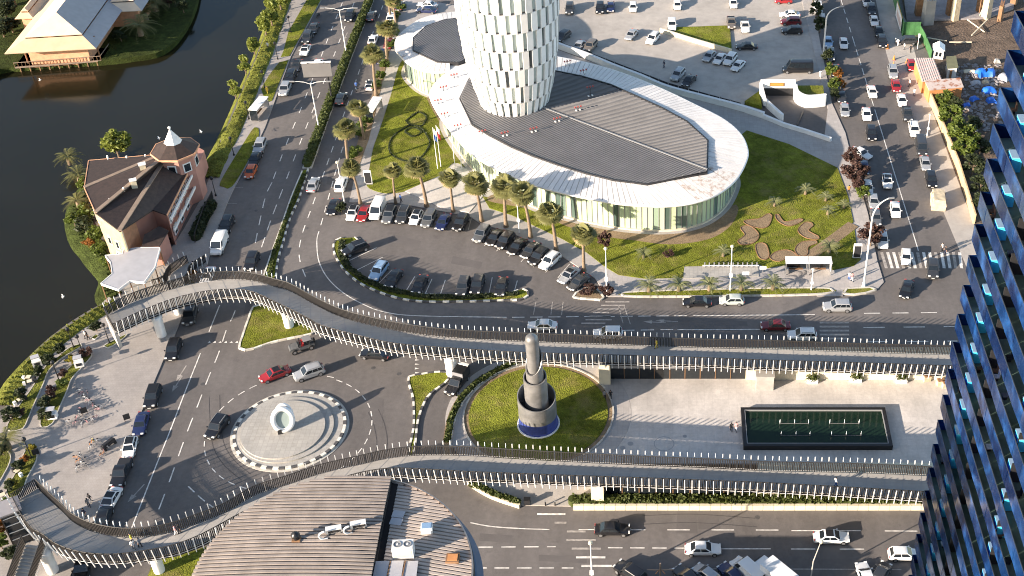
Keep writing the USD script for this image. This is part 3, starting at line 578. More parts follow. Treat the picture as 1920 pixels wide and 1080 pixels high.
def footbridge(label, N, S, pillars, step=.8):
    A, B = spline(GP(N, ZD)[:, :2], step=.5), spline(GP(S, ZD)[:, :2], step=.5)
    n = int(len(A) / 1.6); a, b = resample_n(A, n), resample_n(B, n)
    t = thing('footbridge', label, 'footbridge', (*((a[0] + b[0]) / 2), 0))
    def slab(o0, o1, z0, z1):
        u = (b - a) / np.linalg.norm(b - a, axis=1, keepdims=True)
        P0, P1 = a + u * o0, b - u * o1
        v = np.r_[np.c_[P0, np.full(n + 1, z1)], np.c_[P1, np.full(n + 1, z1)], np.c_[P1, np.full(n + 1, z0)], np.c_[P0, np.full(n + 1, z0)]]
        k = n + 1; f = []
        for r in range(4):
            for i in range(n): f.append([r * k + i, r * k + i + 1, ((r + 1) % 4) * k + i + 1, ((r + 1) % 4) * k + i])
        f += [[0, k, 2 * k, 3 * k], [n, 3 * k + n, 2 * k + n, k + n]]
        return MB().add(v, np.array(f)[:, ::-1])
    part('deck', slab(.12, .12, ZD - .12, ZD), M['deck'], t, local=False)
    part('girder', slab(.35, .35, ZD - .85, ZD - .125), M['dark'], t, local=False)
    part('edge_beam', slab(-.06, -.06, ZD - .42, ZD - .13), M['rail_dark'], t, local=False)
    for i in range(2, n, 3): part('deck_joint', MB().bar((*(a[i] + (b[i] - a[i]) * .03), ZD + .004), (*(b[i] + (a[i] - b[i]) * .03), ZD + .004), .07, .02), M['steel'], t, local=False)
    railing(t, A, +1, ZD); railing(t, B, -1, ZD)
    for (u, v, r) in pillars:
        c = G(u, v); part('pillar', MB().lathe([(0, 0), (r * .9, 0), (r, .3), (r * 1.05, 3.4), (r * 1.25, ZD - .86), (0, ZD - .86)], c, 20), M['white'], t, True, local=False)
    return t, a, b
N1 = [(200, 592), (250, 566), (310, 546), (370, 530), (430, 524), (480, 528), (520, 539), (547, 547), (592, 572), (642, 595), (705, 612), (780, 626), (855, 634), (955, 639), (1085, 644), (1235, 649), (1335, 652), (1435, 654), (1615, 660), (1790, 665)]
S1 = [(217, 622), (275, 595), (337, 572), (400, 559), (450, 557), (480, 562), (520, 580), (580, 610), (605, 624), (655, 638), (730, 656), (805, 664), (955, 674), (1035, 677), (1210, 682), (1310, 685), (1385, 688), (1440, 690), (1615, 695), (1790, 701)]
fb1, a1, b1 = footbridge('northern footbridge curving from the lakeside house over the boulevard and along the plaza', N1, S1, [(304, 630, .75), (336, 588, .7), (543, 613, .75), (848, 703, .85)])
N2 = [(72, 915), (98, 940), (120, 960), (140, 979), (175, 996), (225, 1006), (275, 1006), (325, 997), (375, 980), (425, 960), (480, 928), (542, 908), (605, 887), (680, 870), (730, 859), (792, 853), (880, 854), (960, 859), (1085, 866), (1210, 872), (1335, 877), (1440, 882), (1615, 886), (1750, 892)]
S2 = [(28, 942), (48, 980), (66, 1004), (87, 1016), (112, 1034), (150, 1048), (200, 1054), (250, 1051), (325, 1038), (375, 1020), (410, 1002), (470, 970), (540, 945), (605, 924), (670, 903), (730, 893), (790, 894), (880, 899), (955, 902), (1085, 907), (1210, 911), (1335, 916), (1435, 920), (1615, 930), (1750, 938)]
fb2, a2, b2 = footbridge('southern footbridge curving round the circular brown metal roof', N2, S2, [(100, 1072, .75), (300, 1072, .7)])
# end railing of each western landing
for t, a, b in ((fb1, a1, b1), (fb2, a2, b2)):
    railing(t, resample(np.array([a[0], b[0]]), .4), -1, ZD, white=False)
part('end_wall', MB().bar((*a1[0], ZD - 1.6), (*b1[0], ZD - 1.6), .5, 3.0), M['concrete'], fb1, local=False)
# stair and lift of the southern bridge
st = thing('stair', 'grey stair flight dropping from the southern footbridge towards the lower left', 'stair', G(55, 1080))
p0 = G(66, 1022, ZD); p1 = p0 + [-1.4, -8.5, -4.4]
dirv = p1 - p0; wv = np.array([dirv[1], -dirv[0], 0]); wv /= np.linalg.norm(wv)
for k in range(22):
    q = p0 + dirv * (k + .5) / 22; part('step', MB().box(q - [0, 0, .08], (2.5, abs(dirv[1]) / 22 + .03, .16), math.degrees(math.atan2(wv[1], wv[0]))), M['concrete'], st, local=False)
for sgn in (-1, 1):
    l = np.array([p0[:2] + wv[:2] * 1.3 * sgn, p1[:2] + wv[:2] * 1.3 * sgn]); railing(st, resample(l, .5), 1 if sgn < 0 else -1, p0[2], zend=p1[2], white=False)
lf = thing('lift_tower', 'small glazed lift tower with flat grey roof beside the southern footbridge landing', 'lift tower', G(42, 1010), 32)
part('roof', MB().box((0, 0, 6.1), (2.9, 2.9, .25)), M['grey_roof'], lf)
part('glazing', MB().box((0, 0, 3.0), (2.2, 2.2, 5.9)), M['glass_dark'], lf)
for sx in (-1, 1):
    for sy in (-1, 1): part('corner_post', MB().box((sx * 1.15, sy * 1.15, 3), (.16, .16, 5.95)), M['rail_dark'], lf)
for k in range(4):
    for (c, s_) in (((0, -1.16), (2.2, .08, .1)), ((1.16, 0), (.08, 2.2, .1))): part('glazing_bar', MB().box((*c, 1.4 + k * 1.3), s_), M['white_metal'], lf)
# zigzag ramp railings beside the house
rp = thing('ramp_railing', 'dark zigzag balustrade with white posts between the grey canopy and the white parked car', 'railing', G(340, 520))
railing(rp, spline(GP([(288, 540), (310, 532), (322, 512), (355, 492)], .2)[:, :2], step=.5), 1, .2, posts=1.0)
railing(rp, spline(GP([(318, 545), (352, 530), (358, 512), (386, 492)], .2)[:, :2], step=.5), -1, .2, posts=1.0)
part('ramp_floor', MB().prism(poly([(290, 541), (312, 532), (324, 512), (356, 493), (384, 496), (356, 514), (350, 533), (318, 548)]), 0, .2), M['deck'], rp, local=False)

# ---- undercroft walls below the straight spans
def undercroft(name, label, x0, x1, y, depth, glass_x):
    t = thing(name, label, 'building', ((x0 + x1) / 2, y, 0))
    h = ZD - .9
    xs = [x0, glass_x[0], glass_x[1], x1]
    part('wall', MB().box(((xs[2] + xs[3]) / 2, y + depth / 2, h / 2), (xs[3] - xs[2], depth, h)), M['cream'], t, local=False)
    for xx in (xs[0] + .6,): part('pier', MB().box((xx, y + depth / 2 - .6, h / 2), (1.7, depth + 1, h)), M['cream'], t, local=False)
    m = int((xs[2] - xs[1]) / 2.1); w = (xs[2] - xs[1]) / m
    for k in range(m):
        part('pane', MB().box((xs[1] + w * (k + .5), y + .3, h * .34), (w - .12, .1, h * .66)), M['glass_dark'], t, local=False)
        part('fascia_panel', MB().box((xs[1] + w * (k + .5), y - .4, h * .85), (w - .05, .12, h * .3)), M['steel'], t, local=False)
        part('mullion', MB().box((xs[1] + w * k, y + .28, h * .34), (.1, .2, h * .66)), M['timber'], t, local=False)
    part('back_wall', MB().box(((xs[1] + xs[2]) / 2, y + depth - .3, h / 2), (xs[2] - xs[1], .3, h)), M['dark'], t, local=False)
    return t
undercroft('undercroft', 'dark glazed undercroft and cream wall below the northern footbridge', G(1127, 718)[0], G(1790, 714)[0], G(1300, 716)[1] + .3, 3.0, (G(1142, 718)[0], G(1398, 716)[0]))
undercroft('undercroft', 'dark fascia and cream wall below the southern footbridge above the hedge', G(1113, 940)[0], G(1750, 938)[0], G(1300, 940)[1] + .3, 3.0, (G(1135, 940)[0], G(1420, 938)[0]))
# concrete block under the northern bridge
bl = thing('concrete_block', 'square grey concrete pylon standing against the cream wall on the plaza', 'pylon', G(1433, 728))
part('shaft', MB().box((0, 0, 1.4), (2.6, 1.2, 2.8)), M['concrete'], bl); part('cap', MB().box((0, 0, 2.86), (2.8, 1.4, .12)), M['concrete'], bl)
# planters
for (u, v), lab in zip([(1523, 718), (1605, 716), (1690, 717)], ['left of three', 'middle of three', 'right of three']):
    c = G(u, v); t = thing('planter', f'white box planter with clipped green shrub, {lab} along the cream wall', 'planter', (*c[:2], .12))
    part('box', MB().box((0, 0, .35), (1.6, .7, .7)), M['white'], t); g = np.random.default_rng(int(u)); part('shrub', MB().leaves(g.normal(0, 1, (260, 3)) * [.42, .26, .28] + [0, 0, 1.05], 260, .22, 1), M['hedge'], t)
for (u, v), lab in zip([(1737, 714), (1762, 722), (1772, 726)], ['brown wrapped stone block at the right end of the cream wall', 'stack of brown boxes beside the blue glass tower', 'small brown crate in front of the stacked boxes']):
    c = G(u, v); t = thing('crate', lab, 'crate', (*c[:2], .12), 12); part('body', MB().box((0, 0, .45), (1.1, .8, .9)), M['tan_tarp'], t); part('lid', MB().box((.05, 0, .96), (1.0, .75, .1)), M['timber'], t)
# long hedge and low cream wall of the southern road
y0, y1 = G(1400, 957)[1], G(1400, 943)[1]; x0, x1 = G(1075, 950)[0], G(1745, 950)[0]
lw = thing('low_wall', 'low cream block wall along the southern road in front of the long hedge', 'wall', ((x0 + x1) / 2, y0, 0))
nb = 34
for k in range(nb): part('wall_block', MB().box((x0 + (x1 - x0) * (k + .5) / nb, y0 + .2, .45), ((x1 - x0) / nb - .04, .42, .9)), M['cream'], lw, local=False)
def hedge(name, label, pts, w, h, z, n, m='hedge', size=.32, seed=1, group=None, kind=None):
    c = resample(np.asarray(pts), .3); t, nn = tangent_normals(c); g = np.random.default_rng(seed)
    b = MB(); b.prism(LineString(c).buffer(w * .42), z, z + h * .8)
    k = g.integers(0, len(c), n); o = g.uniform(-.55, .55, n); zz = z + h * (1 - np.abs(o) ** 2.2 * 1.2) * g.uniform(.35, 1.12, n)
    b.leaves(np.c_[c[k] + nn[k] * (o * w)[:, None], zz], n, size, seed)
    return solo(name, b, M[m], label, 'hedge', group, kind)
hedge('hedge', 'long trimmed hedge between the southern footbridge and the low cream wall', [(x0, y0 + 1.3), (x1, y0 + 1.3)], 1.7, 1.2, 0, 7000, seed=2)
hedge('hedge', 'tall leafy hedge running down the middle of the boulevard', GP([(697, -5), (640, 140), (608, 225), (577, 312)])[:, :2], 1.7, 1.25, .1, 6500, seed=3)
hedge('hedge', 'narrow hedge strip in the kerbed median beside the yellow and white kerb', GP([(571, 330), (552, 375), (533, 425), (515, 475), (506, 520)])[:, :2], .6, .35, .15, 1200, seed=4)
hedge('hedge', 'ragged low hedge along the slip road beside the circular lawn', GP([(975, 680), (935, 697), (895, 720), (865, 750), (847, 787), (839, 830)])[:, :2], .8, .5, .25, 1500, seed=5)
hedge('hedge', 'dark clipped hedge strip on the crescent kerb of the car park', GP([(642, 455), (640, 480), (655, 505), (685, 528), (730, 546), (800, 559), (880, 560), (970, 553)])[:, :2], .9, .45, .15, 2600, m='leaf_dark', seed=6)
hedge('hedge', 'dark green hedge block on the pavement by the pink house', GP([(398, 388), (380, 420), (368, 448)])[:, :2], 2.0, 1.3, .12, 1600, m='leaf_dark', seed=7)
hedge('hedge', 'low hedge behind the angled cream kerb at the south pavement', GP([(885, 910), (925, 930), (972, 946)])[:, :2], .9, .7, .1, 1200, seed=8)
kb = thing('low_wall', 'angled cream kerb wall at the corner of the south pavement', 'wall', G(925, 930)); kerb_stones(kb, spline(GP([(878, 908), (920, 933), (975, 952)])[:, :2], step=.5), L=1.5, w=.4, h=.6, pattern=('cream', 'cream'))

# ================================================================== pool on the plaza
a, b = G(1393, 770), G(1672, 838)
X0, X1, Y0, Y1 = G(1396, 840)[0] - .2, G(1672, 840)[0], G(1530, 845)[1], G(1530, 768)[1] - .5
pl = thing('pool', 'long rectangular pool with raised black rim and dark green water on the plaza', 'pool', ((X0 + X1) / 2, (Y0 + Y1) / 2, .12))
hw, hd = (X1 - X0) / 2, (Y1 - Y0) / 2
part('basin', MB().box((0, 0, .3), (2 * hw - .1, 2 * hd - .1, .6)), M['dark'], pl)
part('water', MB().quad((-hw + .5, -hd + .5, .606), (hw - .5, -hd + .5, .606), (hw - .5, hd - .5, .606), (-hw + .5, hd - .5, .606)), M['pool_water'], pl)
for c, s in (((0, -hd + .25, .42), (2 * hw, .5, .85)), ((0, hd - .25, .42), (2 * hw, .5, .85)), ((-hw + .25, 0, .42), (.5, 2 * hd - 1, .85)), ((hw - .25, 0, .42), (.5, 2 * hd - 1, .85))): part('rim', MB().box(c, s), M['black_paint'], pl)
for c, s in (((0, -hd + .56, .72), (2 * hw - 1, .1, .22)), ((0, hd - .56, .72), (2 * hw - 1, .1, .22)), ((-hw + .56, 0, .72), (.1, 2 * hd - 1.3, .22)), ((hw - .56, 0, .72), (.1, 2 * hd - 1.3, .22))): part('inner_rim', MB().box(c, s), M['steel'], pl)
for i, k in enumerate((-.48, -.28, -.09, .20, .40, .60)):
    for r in (-.42, .18):
        f = part('fountain_nozzle', MB().tube([(k * hw, r * hd, .6), (k * hw, r * hd, .95)], .06, 6), M['steel'], pl)
        part('jet', MB().tube([(k * hw, r * hd, .95), (k * hw, r * hd, 1.5)], [.07, .03], 6), M['jet'], f)
for k0, k1 in ((-.48, -.09), (.2, .6)):
    for r in (-.42, .18): part('pipe', MB().tube([(k0 * hw, r * hd, .66), (k1 * hw, r * hd, .66)], .04, 5), M['roof_dark'], pl)

# ================================================================== column sculpture on the circular lawn
sp = thing('column_sculpture', 'tall grey metal sculpture of telescoping cut cylinders with blue base on the circular lawn', 'sculpture', (*G(1010, 797)[:2], .24))
def cut_tube(r, z0, zf, zb, th=.14, n=40, inner=True, az=-90, power=1.0):
    a = np.arange(n) / n * 2 * math.pi; s = (1 + np.cos(a - math.radians(az))) / 2; top = zb + (zf - zb) * s ** power
    o = lambda rr, z: np.stack([rr * np.cos(a), rr * np.sin(a), np.broadcast_to(z, n)], 1)
    R = [o(r, z0), o(r, top), o(r - th, top)] + ([o(r - th, z0)] if inner else [])
    b = MB(); f = [[i * n + j, i * n + (j + 1) % n, (i + 1) * n + (j + 1) % n, (i + 1) * n + j] for i in range(len(R) - 1) for j in range(n)]
    return b.add(np.array(R).reshape(-1, 3), f)
part('lower_shell', cut_tube(2.75, 1.99, 4.9, 6.2, az=-70, n=48), M['sculpt'], sp, 40)
part('blue_base', MB().lathe([(2.95, 0), (2.95, .12), (2.78, .2), (2.76, 2.0)], n=48), M['blue_paint'], sp, 40)
part('base_ring', MB().lathe([(2.9, .0), (3.1, .02), (3.1, .16), (2.9, .18)], n=48), M['white'], sp, 40)
part('middle_shell', cut_tube(1.66, .2, 9.0, 9.6, az=-95), M['sculpt'], sp, 40)
part('upper_shell', cut_tube(1.22, 6.0, 10.3, 14.2, az=-115, power=.8), M['sculpt'], sp, 40)
part('rod', MB().lathe([(.93, 6), (.93, 15.9), (.86, 16.35), (.62, 16.65), (.3, 16.75), (0, 16.78)], (-.05, .1, 0), 24), M['sculpt'], sp, 60)
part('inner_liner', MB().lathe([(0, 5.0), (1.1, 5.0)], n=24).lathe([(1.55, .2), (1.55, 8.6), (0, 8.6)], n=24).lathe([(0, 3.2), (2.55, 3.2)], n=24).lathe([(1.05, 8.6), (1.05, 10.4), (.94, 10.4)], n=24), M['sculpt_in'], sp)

# ================================================================== roundabout
rb = thing('roundabout', kind='structure', loc=(*rc, 0))
R0 = (G(650, 808)[0] - G(438, 808)[0]) / 2
cc = np.array([rc[0], rc[1]])
kl = np.array([[cc[0] + (R0 - .35) * math.cos(t), cc[1] + (R0 - .35) * math.sin(t)] for t in np.linspace(0, 2 * math.pi, 240)])
part('apron', MB().lathe([(R0 + .25, -.02), (R0 + .25, .06), (R0 - .7, .06)], n=96), M['kerb'], rb)
kerb_stones(rb, kl, L=.86, w=.42, h=.3)
for i, (r, z) in enumerate(((R0 - .6, .26), (R0 - 1.45, .46), (R0 - 2.2, .66))):
    part('step', MB().lathe([(r, -.02 if i == 0 else z - .22), (r, z), (r - 1.9 if i < 2 else 0, z)], (-.42 * i, -.22 * i, 0), n=96), M['stone'], rb)
sh = thing('ring_sculpture', 'white oval ring sculpture with pale panels at the centre of the roundabout', 'sculpture', (rc[0] - .6, rc[1] - .2, .66), 20, scale=.86)
b = MB(); n = 40; ring = np.array([[1.55 * math.cos(t), .75 * math.sin(t) - .3, 2.1 + 1.75 * math.sin(t)] for t in np.linspace(0, 2 * math.pi, n + 1)])
part('oval_ring', MB().tube(ring, .42, 12, cap=False), M['white'], sh, True)
ring2 = np.array([[1.3 * math.cos(t) + .35, .75 * math.sin(t) + .35, 2.3 + 1.9 * math.sin(t)] for t in np.linspace(0, 2 * math.pi, n + 1)])
part('oval_ring', MB().tube(ring2, .26, 12, cap=False), M['white'], sh, True)
part('panel', MB().lathe([(0, -.04), (1.3, -.04), (1.3, .04), (0, .04)], n=32).moved(np.array([[1, 0, 0, 0], [0, .55, -1, -.25], [0, 1.25, .4, 2.1], [0, 0, 0, 1]])), M['tower_pane'], sh)
part('foot', MB().lathe([(1.3, 0), (1.15, .25), (.6, .5), (0, .5)], n=24), M['white'], sh, 40)
part('plaque', MB().box((-.9, -1.35, .45), (.7, .12, .9)), M['dark'], sh)

# ================================================================== the hall with the round tower
hall = thing('hall', 'low oval glass hall with broad white roof rim and round white panelled tower', 'building', (*G(1100, 300)[:2], 0))
ZR = 7.0
RIM = [(808, 170), (818, 205), (860, 262), (900, 298), (950, 324), (1000, 345), (1050, 359), (1100, 370), (1150, 379), (1200, 384), (1250, 385), (1300, 379), (1345, 363), (1380, 335), (1399, 300), (1401, 278), (1388, 250), (1355, 222), (1300, 194), (1250, 170), (1200, 149), (1150, 131), (1100, 117), (1045, 106), (990, 100), (930, 104), (875, 118), (835, 138)]
INNR = [(863, 186), (886, 234), (918, 254), (960, 276), (1000, 293), (1045, 309), (1097, 325), (1150, 338), (1213, 346), (1325, 325), (1327, 265), (1288, 229), (1240, 203), (1190, 180), (1145, 160), (1090, 144), (1040, 134), (985, 128), (930, 132), (880, 150)]
rim = spline(GP(RIM, ZR)[:, :2], True, .5); rim_poly = Polygon(rim)
inn = GP(INNR, ZR + .5)[:, :2]; inn_poly = Polygon(inn)
RIM2 = [(744, 96), (740, 78), (752, 60), (785, 36), (820, 26), (870, 20), (905, 24), (930, 60), (900, 118), (850, 130), (805, 132), (770, 120)]
INN2 = [(775, 95), (776, 72), (800, 50), (835, 38), (875, 34), (905, 60), (890, 105), (860, 118), (820, 116)]
rim2 = spline(GP(RIM2, ZR)[:, :2], True, .5); rim2_poly = Polygon(rim2).difference(rim_poly.buffer(.3)); inn2 = GP(INN2, ZR + .45)[:, :2]; inn2_poly = Polygon(inn2).difference(rim_poly.buffer(.4))
def rim_panels(outer, inner_poly, zo, zi, step, keep=None):
    """Standing-seam panels from the outer edge to the nearest point of the inner polygon."""
    o = resample(outer, step); c = np.array(inner_poly.centroid.coords[0])
    per = inner_poly.exterior; L0 = 0; q = []
    ang = lambda p: math.atan2(p[1] - c[1], p[0] - c[0])
    for p in o: q.append(np.array(per.interpolate(per.project(Point(p))).coords[0]) * .6 + .4 * np.array(per.interpolate(per.project(Point(c + (p - c) * .6))).coords[0]))
    q = np.array(q)
    for i in range(len(o) - 1):
        if keep and not keep((o[i] + o[i + 1]) / 2): continue
        a, b_, d, e = o[i], o[i + 1], q[i + 1], q[i]
        s = (b_ - a) * .05; s2 = (d - e) * .05
        P4 = np.array([[*(a + s), zo], [*(b_ - s), zo], [*(d - s2), zi], [*(e + s2), zi]])
        part('roof_panel', MB().add(np.vstack([P4, P4 - [0, 0, .06]]), [[0, 1, 2, 3], [0, 4, 5, 1], [1, 5, 6, 2], [2, 6, 7, 3], [3, 7, 4, 0]]), M['roof_stained' if np.hypot(*((a + b_) / 2 - G(1345, 350, ZR)[:2])) < 5.5 or np.hypot(*((a + b_) / 2 - G(760, 95, ZR)[:2])) < 3 else 'roof_white'], hall, local=False)
rim_panels(rim, inn_poly, ZR, ZR + .45, 1.05)
rim_panels(rim2, Polygon(inn2), ZR - .05, ZR + .4, 1.05, keep=lambda p: not rim_poly.buffer(.3).contains(Point(p)))
part('roof_base', MB().prism(rim_poly.buffer(-.1), ZR - .55, ZR - .1), M['concrete'], hall, local=False)
part('roof_base', MB().prism(rim2_poly, ZR - .6, ZR - .15), M['white'], hall, local=False)
part('gutter', MB().tube(np.c_[rim, np.full(len(rim), ZR - .2)], .22, 6, cap=False), M['white_metal'], hall, True, local=False)
# dark standing-seam roof: two slopes meeting at a ridge
RID = [G(930, 165, ZR + 1.5)[:2], G(1326, 322, ZR + .6)[:2]]
def zroof(p):
    d = (RID[1] - RID[0]) / np.linalg.norm(RID[1] - RID[0]); r = np.asarray(p) - RID[0]; return ZR + 1.0 - .035 * abs(r[0] * d[1] - r[1] * d[0]) 
rl = LineString([RID[0] + (RID[0] - RID[1]) * 2, RID[1] + (RID[1] - RID[0]) * 2])
from shapely.ops import split
for h_i, half in enumerate(split(inn_poly, rl).geoms):
    tri = trimesh.creation.triangulate_polygon(half, engine='earcut'); v2, f2 = tri
    b = MB().add(np.c_[v2, [zroof(p) for p in v2]], f2)
    part('dark_roof', b, M['roof_dark'], hall, local=False)
    cen = np.array(half.centroid.coords[0]); mx, my = cen
    ang = math.radians(-9 if cen[1] > (RID[0][1] + RID[1][1]) / 2 - 2 else 38)
    d = np.array([math.cos(ang), math.sin(ang)]); nn_ = np.array([-d[1], d[0]]); rbm = MB()
    for k in np.arange(-40, 40, .52):
        l = LineString([cen + nn_ * k - d * 70, cen + nn_ * k + d * 70]).intersection(half.buffer(-.1))
        for s in getattr(l, 'geoms', [l]):
            if s.is_empty or s.length < .5: continue
            A, B = np.array(s.coords[0]), np.array(s.coords[-1]); rbm.bar((*A, zroof(A) + .05), (*B, zroof(B) + .05), .16, .14)
    part('roof_rib', rbm, M['rib_dark'], hall, local=False, kind='stuff')
tri = trimesh.creation.triangulate_polygon(inn2_poly, engine='earcut'); part('dark_roof', MB().add(np.c_[tri[0], np.full(len(tri[0]), ZR + .62)], tri[1]), M['rib_dark'], hall, local=False)
rb2 = MB()
for k in np.arange(-20, 20, .52):
    c0 = np.array(inn2_poly.centroid.coords[0]); d = np.array([math.cos(1.0), math.sin(1.0)]); nn_ = np.array([-d[1], d[0]])
    l = LineString([c0 + nn_ * k - d * 30, c0 + nn_ * k + d * 30]).intersection(inn2_poly.buffer(-.1))
    for s in getattr(l, 'geoms', [l]):
        if not s.is_empty and s.length > .5: rb2.bar((*s.coords[0], ZR + .66), (*s.coords[-1], ZR + .66), .16, .12)
part('roof_rib', rb2, M['rib_dark'], hall, local=False, kind='stuff')
part('ridge_cap', MB().bar((*RID[0], zroof(RID[0]) + .16), (*RID[1], zroof(RID[1]) + .16), .3, .1), M['steel'], hall, local=False)
part('roof_upstand', MB().prism(inn_poly.buffer(.18).difference(inn_poly.buffer(-.05)), ZR - .1, ZR + .75), M['dark'], hall, local=False)
part('roof_upstand', MB().prism(inn2_poly.buffer(.18).difference(inn2_poly.buffer(-.05)), ZR - .1, ZR + .68), M['dark'], hall, local=False)
# glazed wall under the rim
def glazing(poly_, inset, step, z0, z1, keep=None):
    w = np.array(poly_.buffer(-inset).exterior.coords)[:, :2]; w = resample(w, step)
    part('plinth', MB().prism(Polygon(w).buffer(.35), 0, z0), M['cream'], hall, local=False)
    part('core', MB().prism(Polygon(w).buffer(-.5), z0, z1), M['dark'], hall, local=False)
    npane = 0
    for i in range(len(w) - 1):
        a, b_ = w[i], w[i + 1]
        if keep and not keep((a + b_) / 2): continue
        e = (b_ - a) / np.linalg.norm(b_ - a)
        part('pane', MB().bar((*((a + b_) / 2), z0), (*((a + b_) / 2), z1), np.linalg.norm(b_ - a) - .1, .06, up=(-e[1], e[0], 0)), M['hall_pane'], hall, local=False)
        part('mullion', MB().bar((*a, z0), (*a, z1), .1, .24, up=(-e[1], e[0], 0)), M['steel'], hall, local=False)
glazing(rim_poly, 2.1, 1.0, .5, ZR - .5)
glazing(rim2_poly, 1.6, 1.0, .5, ZR - .55)
solo('hall_apron', MB().prism(rim_poly.buffer(-1.0), .1, .24).prism(rim2_poly.buffer(-.6), .1, .24), M['pavement'], kind='structure')
# round tower
TC = G(965, 185, 8)[:2]
TR = lambda z: np.interp(z, [7, 9, 12, 17, 23, 28, 34, 45, 58, 72, 84], [6.2, 6.7, 7.6, 8.55, 9.05, 9.4, 9.6, 9.4, 8.7, 7.6, 6.6])
FH, NP = 3.75, 30
tower = MB(); tower.lathe([(TR(z) - .55, z) for z in np.arange(7, 76, FH / 2)] + [(0, 76)], (*TC, 0), 52); part('tower_core', tower, M['grey_roof'], hall, local=False)
rest_p, rest_w = MB(), MB()
for r in range(18):
    z0, z1 = 7.4 + r * FH, 7.4 + (r + 1) * FH - .1
    for k in range(NP):
        a = 2 * math.pi * (k + (r % 2) * .5) / NP
        def ring(da, z, o): rr = TR(z) + o; return np.array([TC[0] + rr * math.cos(a + da), TC[1] + rr * math.sin(a + da), z])
        da = 2 * math.pi / NP; h0, h1 = -.31 * da, .31 * da
        o0, o1 = .22, .10
        P = [ring(h0, z0, o0), ring(h1, z0, o0 - .05), ring(h1, z1, o1 - .05), ring(h0, z1, o1)]; Q = [ring(h0, z0, -.35), ring(h1, z0, -.35), ring(h1, z1, -.35), ring(h0, z1, -.35)]
        pb = MB().add(P + Q, [[0, 1, 2, 3], [1, 5, 6, 2], [0, 3, 7, 4], [3, 2, 6, 7], [0, 4, 5, 1]])
        P = [ring(h1, z0 + .25, -.28), ring(da + h0, z0 + .25, -.28), ring(da + h0, z1, -.28), ring(h1, z1, -.28)]; Q = [p - np.array([*(p[:2] - TC), 0]) * .02 for p in P]
        wb = MB().add(P + Q, [[0, 1, 2, 3], [1, 5, 6, 2], [0, 3, 7, 4], [3, 2, 6, 7], [0, 4, 5, 1]])
        if r < 8: part('wall_panel', pb, M['panel_white'], hall, local=False); part('window', wb, M['tower_pane'], hall, local=False)
        else: rest_p.add(*pb.arrays); rest_w.add(*wb.arrays)
part('wall_panel', rest_p, M['panel_white'], hall, local=False, kind='stuff'); part('window', rest_w, M['tower_pane'], hall, local=False, kind='stuff')
# red and white lamp frames standing on the roof
def roof_lamp(u, v, z, label, tall=False, rz=0):
    c = G(u, v, z); t = thing('roof_lamp', label, 'roof lamp', c, rz, 'red and white lamps on the hall roof', scale=.85)
    for k in (-.45, .45): part('foot', MB().box((k, 0, .08), (.3, .55, .16)), M['white'], t)
    h = 2.2 if tall else .75
    part('mast', MB().tube([(0, 0, .1), (0, 0, h)], .06, 6), M['dark'], t); part('crossbar', MB().tube([(-.8, 0, h), (.8, 0, h)], .05, 6), M['dark'], t)
    for k in (-.7, 0, .7): part('lamp_head', MB().box((k, 0, h + .2), (.34, .34, .3), taper=.7), M['lamp_red'], t)
zf = lambda u, v: ZR + 1.0
for u, v, z, l, tl in [(1064, 121, ZR + .3, 'on the shaded north rim nearest the tower', 0), (1094, 138, ZR + .4, 'on the inner edge of the shaded north rim', 0), (1107, 180, ZR + .9, 'on a tall mast near the end of the tower shadow', 1), (1084, 207, ZR + 1, 'just above the roof ridge', 0), (1045, 228, ZR + 1, 'below the ridge, right of the tower', 0), (1001, 247, ZR + .9, 'below the tower on the dark roof', 0), (947, 255, ZR + .8, 'left corner of the dark roof', 0),
                       (852, 146, ZR + .2, 'on the white rim below the small lobe', 0), (832, 169, ZR + .2, 'on the leftmost point of the white rim', 0), (822, 194, ZR + .2, 'on the white rim above the flagpoles', 0), (834, 219, ZR + .2, 'on the white rim level with the scroll hedge', 0), (859, 241, ZR + .2, 'on the white rim left of the dark roof corner', 0), (905, 252, ZR + .3, 'on the white rim below the dark roof corner', 0)]:
    roof_lamp(u, v, z, 'red and white roof lamp ' + l, tl, 25)
# white retaining wall, ramp and portal behind the hall
rw = thing('parapet_wall', 'long curved white parapet wall between the hall and the north car park', 'wall', (*G(1250, 172)[:2], 0))
wl = spline(GP([(1020, 76), (1045, 90), (1100, 110), (1150, 131), (1200, 150), (1250, 171), (1320, 190), (1385, 207), (1432, 222)])[:, :2], step=.6)
b = MB().prism(LineString(wl).buffer(.28, cap_style=2), 0, 1.3); part('wall', b, M['white'], rw, local=False); part('coping', MB().prism(LineString(wl).buffer(.36, cap_style=2), 1.303, 1.38), M['white_metal'], rw, local=False)
wl2 = resample(GP([(1432, 222), (1470, 238), (1510, 250), (1558, 266)])[:, :2], .6); part('wall', MB().prism(LineString(wl2).buffer(.28, cap_style=2), 0, .9), M['white'], rw, local=False)
fnc = thing('fence', 'low dark fence along the edge of the north car park', 'fence', (*G(1250, 165)[:2], 0))
fl = resample(GP([(1040, 82), (1100, 103), (1150, 122), (1250, 161), (1320, 181), (1390, 200)])[:, :2], 2.4)
for i in range(len(fl) - 1): part('fence_panel', MB().bar((*fl[i], .5), (*(fl[i] + (fl[i + 1] - fl[i]) * .92), .5), .05, .7), M['dark'], fnc, local=False); part('post', MB().tube([(*fl[i], 0), (*fl[i], 1.0)], .05, 5), M['dark'], fnc, local=False)
pt = thing('ramp_portal', 'white curved portal with a gold sign over the dark underground ramp', 'portal', (*G(1470, 200)[:2], 0))
A, B = G(1425, 178), G(1490, 178)
part('lintel', MB().bar((*A[:2], 2.6), (*B[:2], 2.6), .8, 1.6), M['white'], pt, local=False)
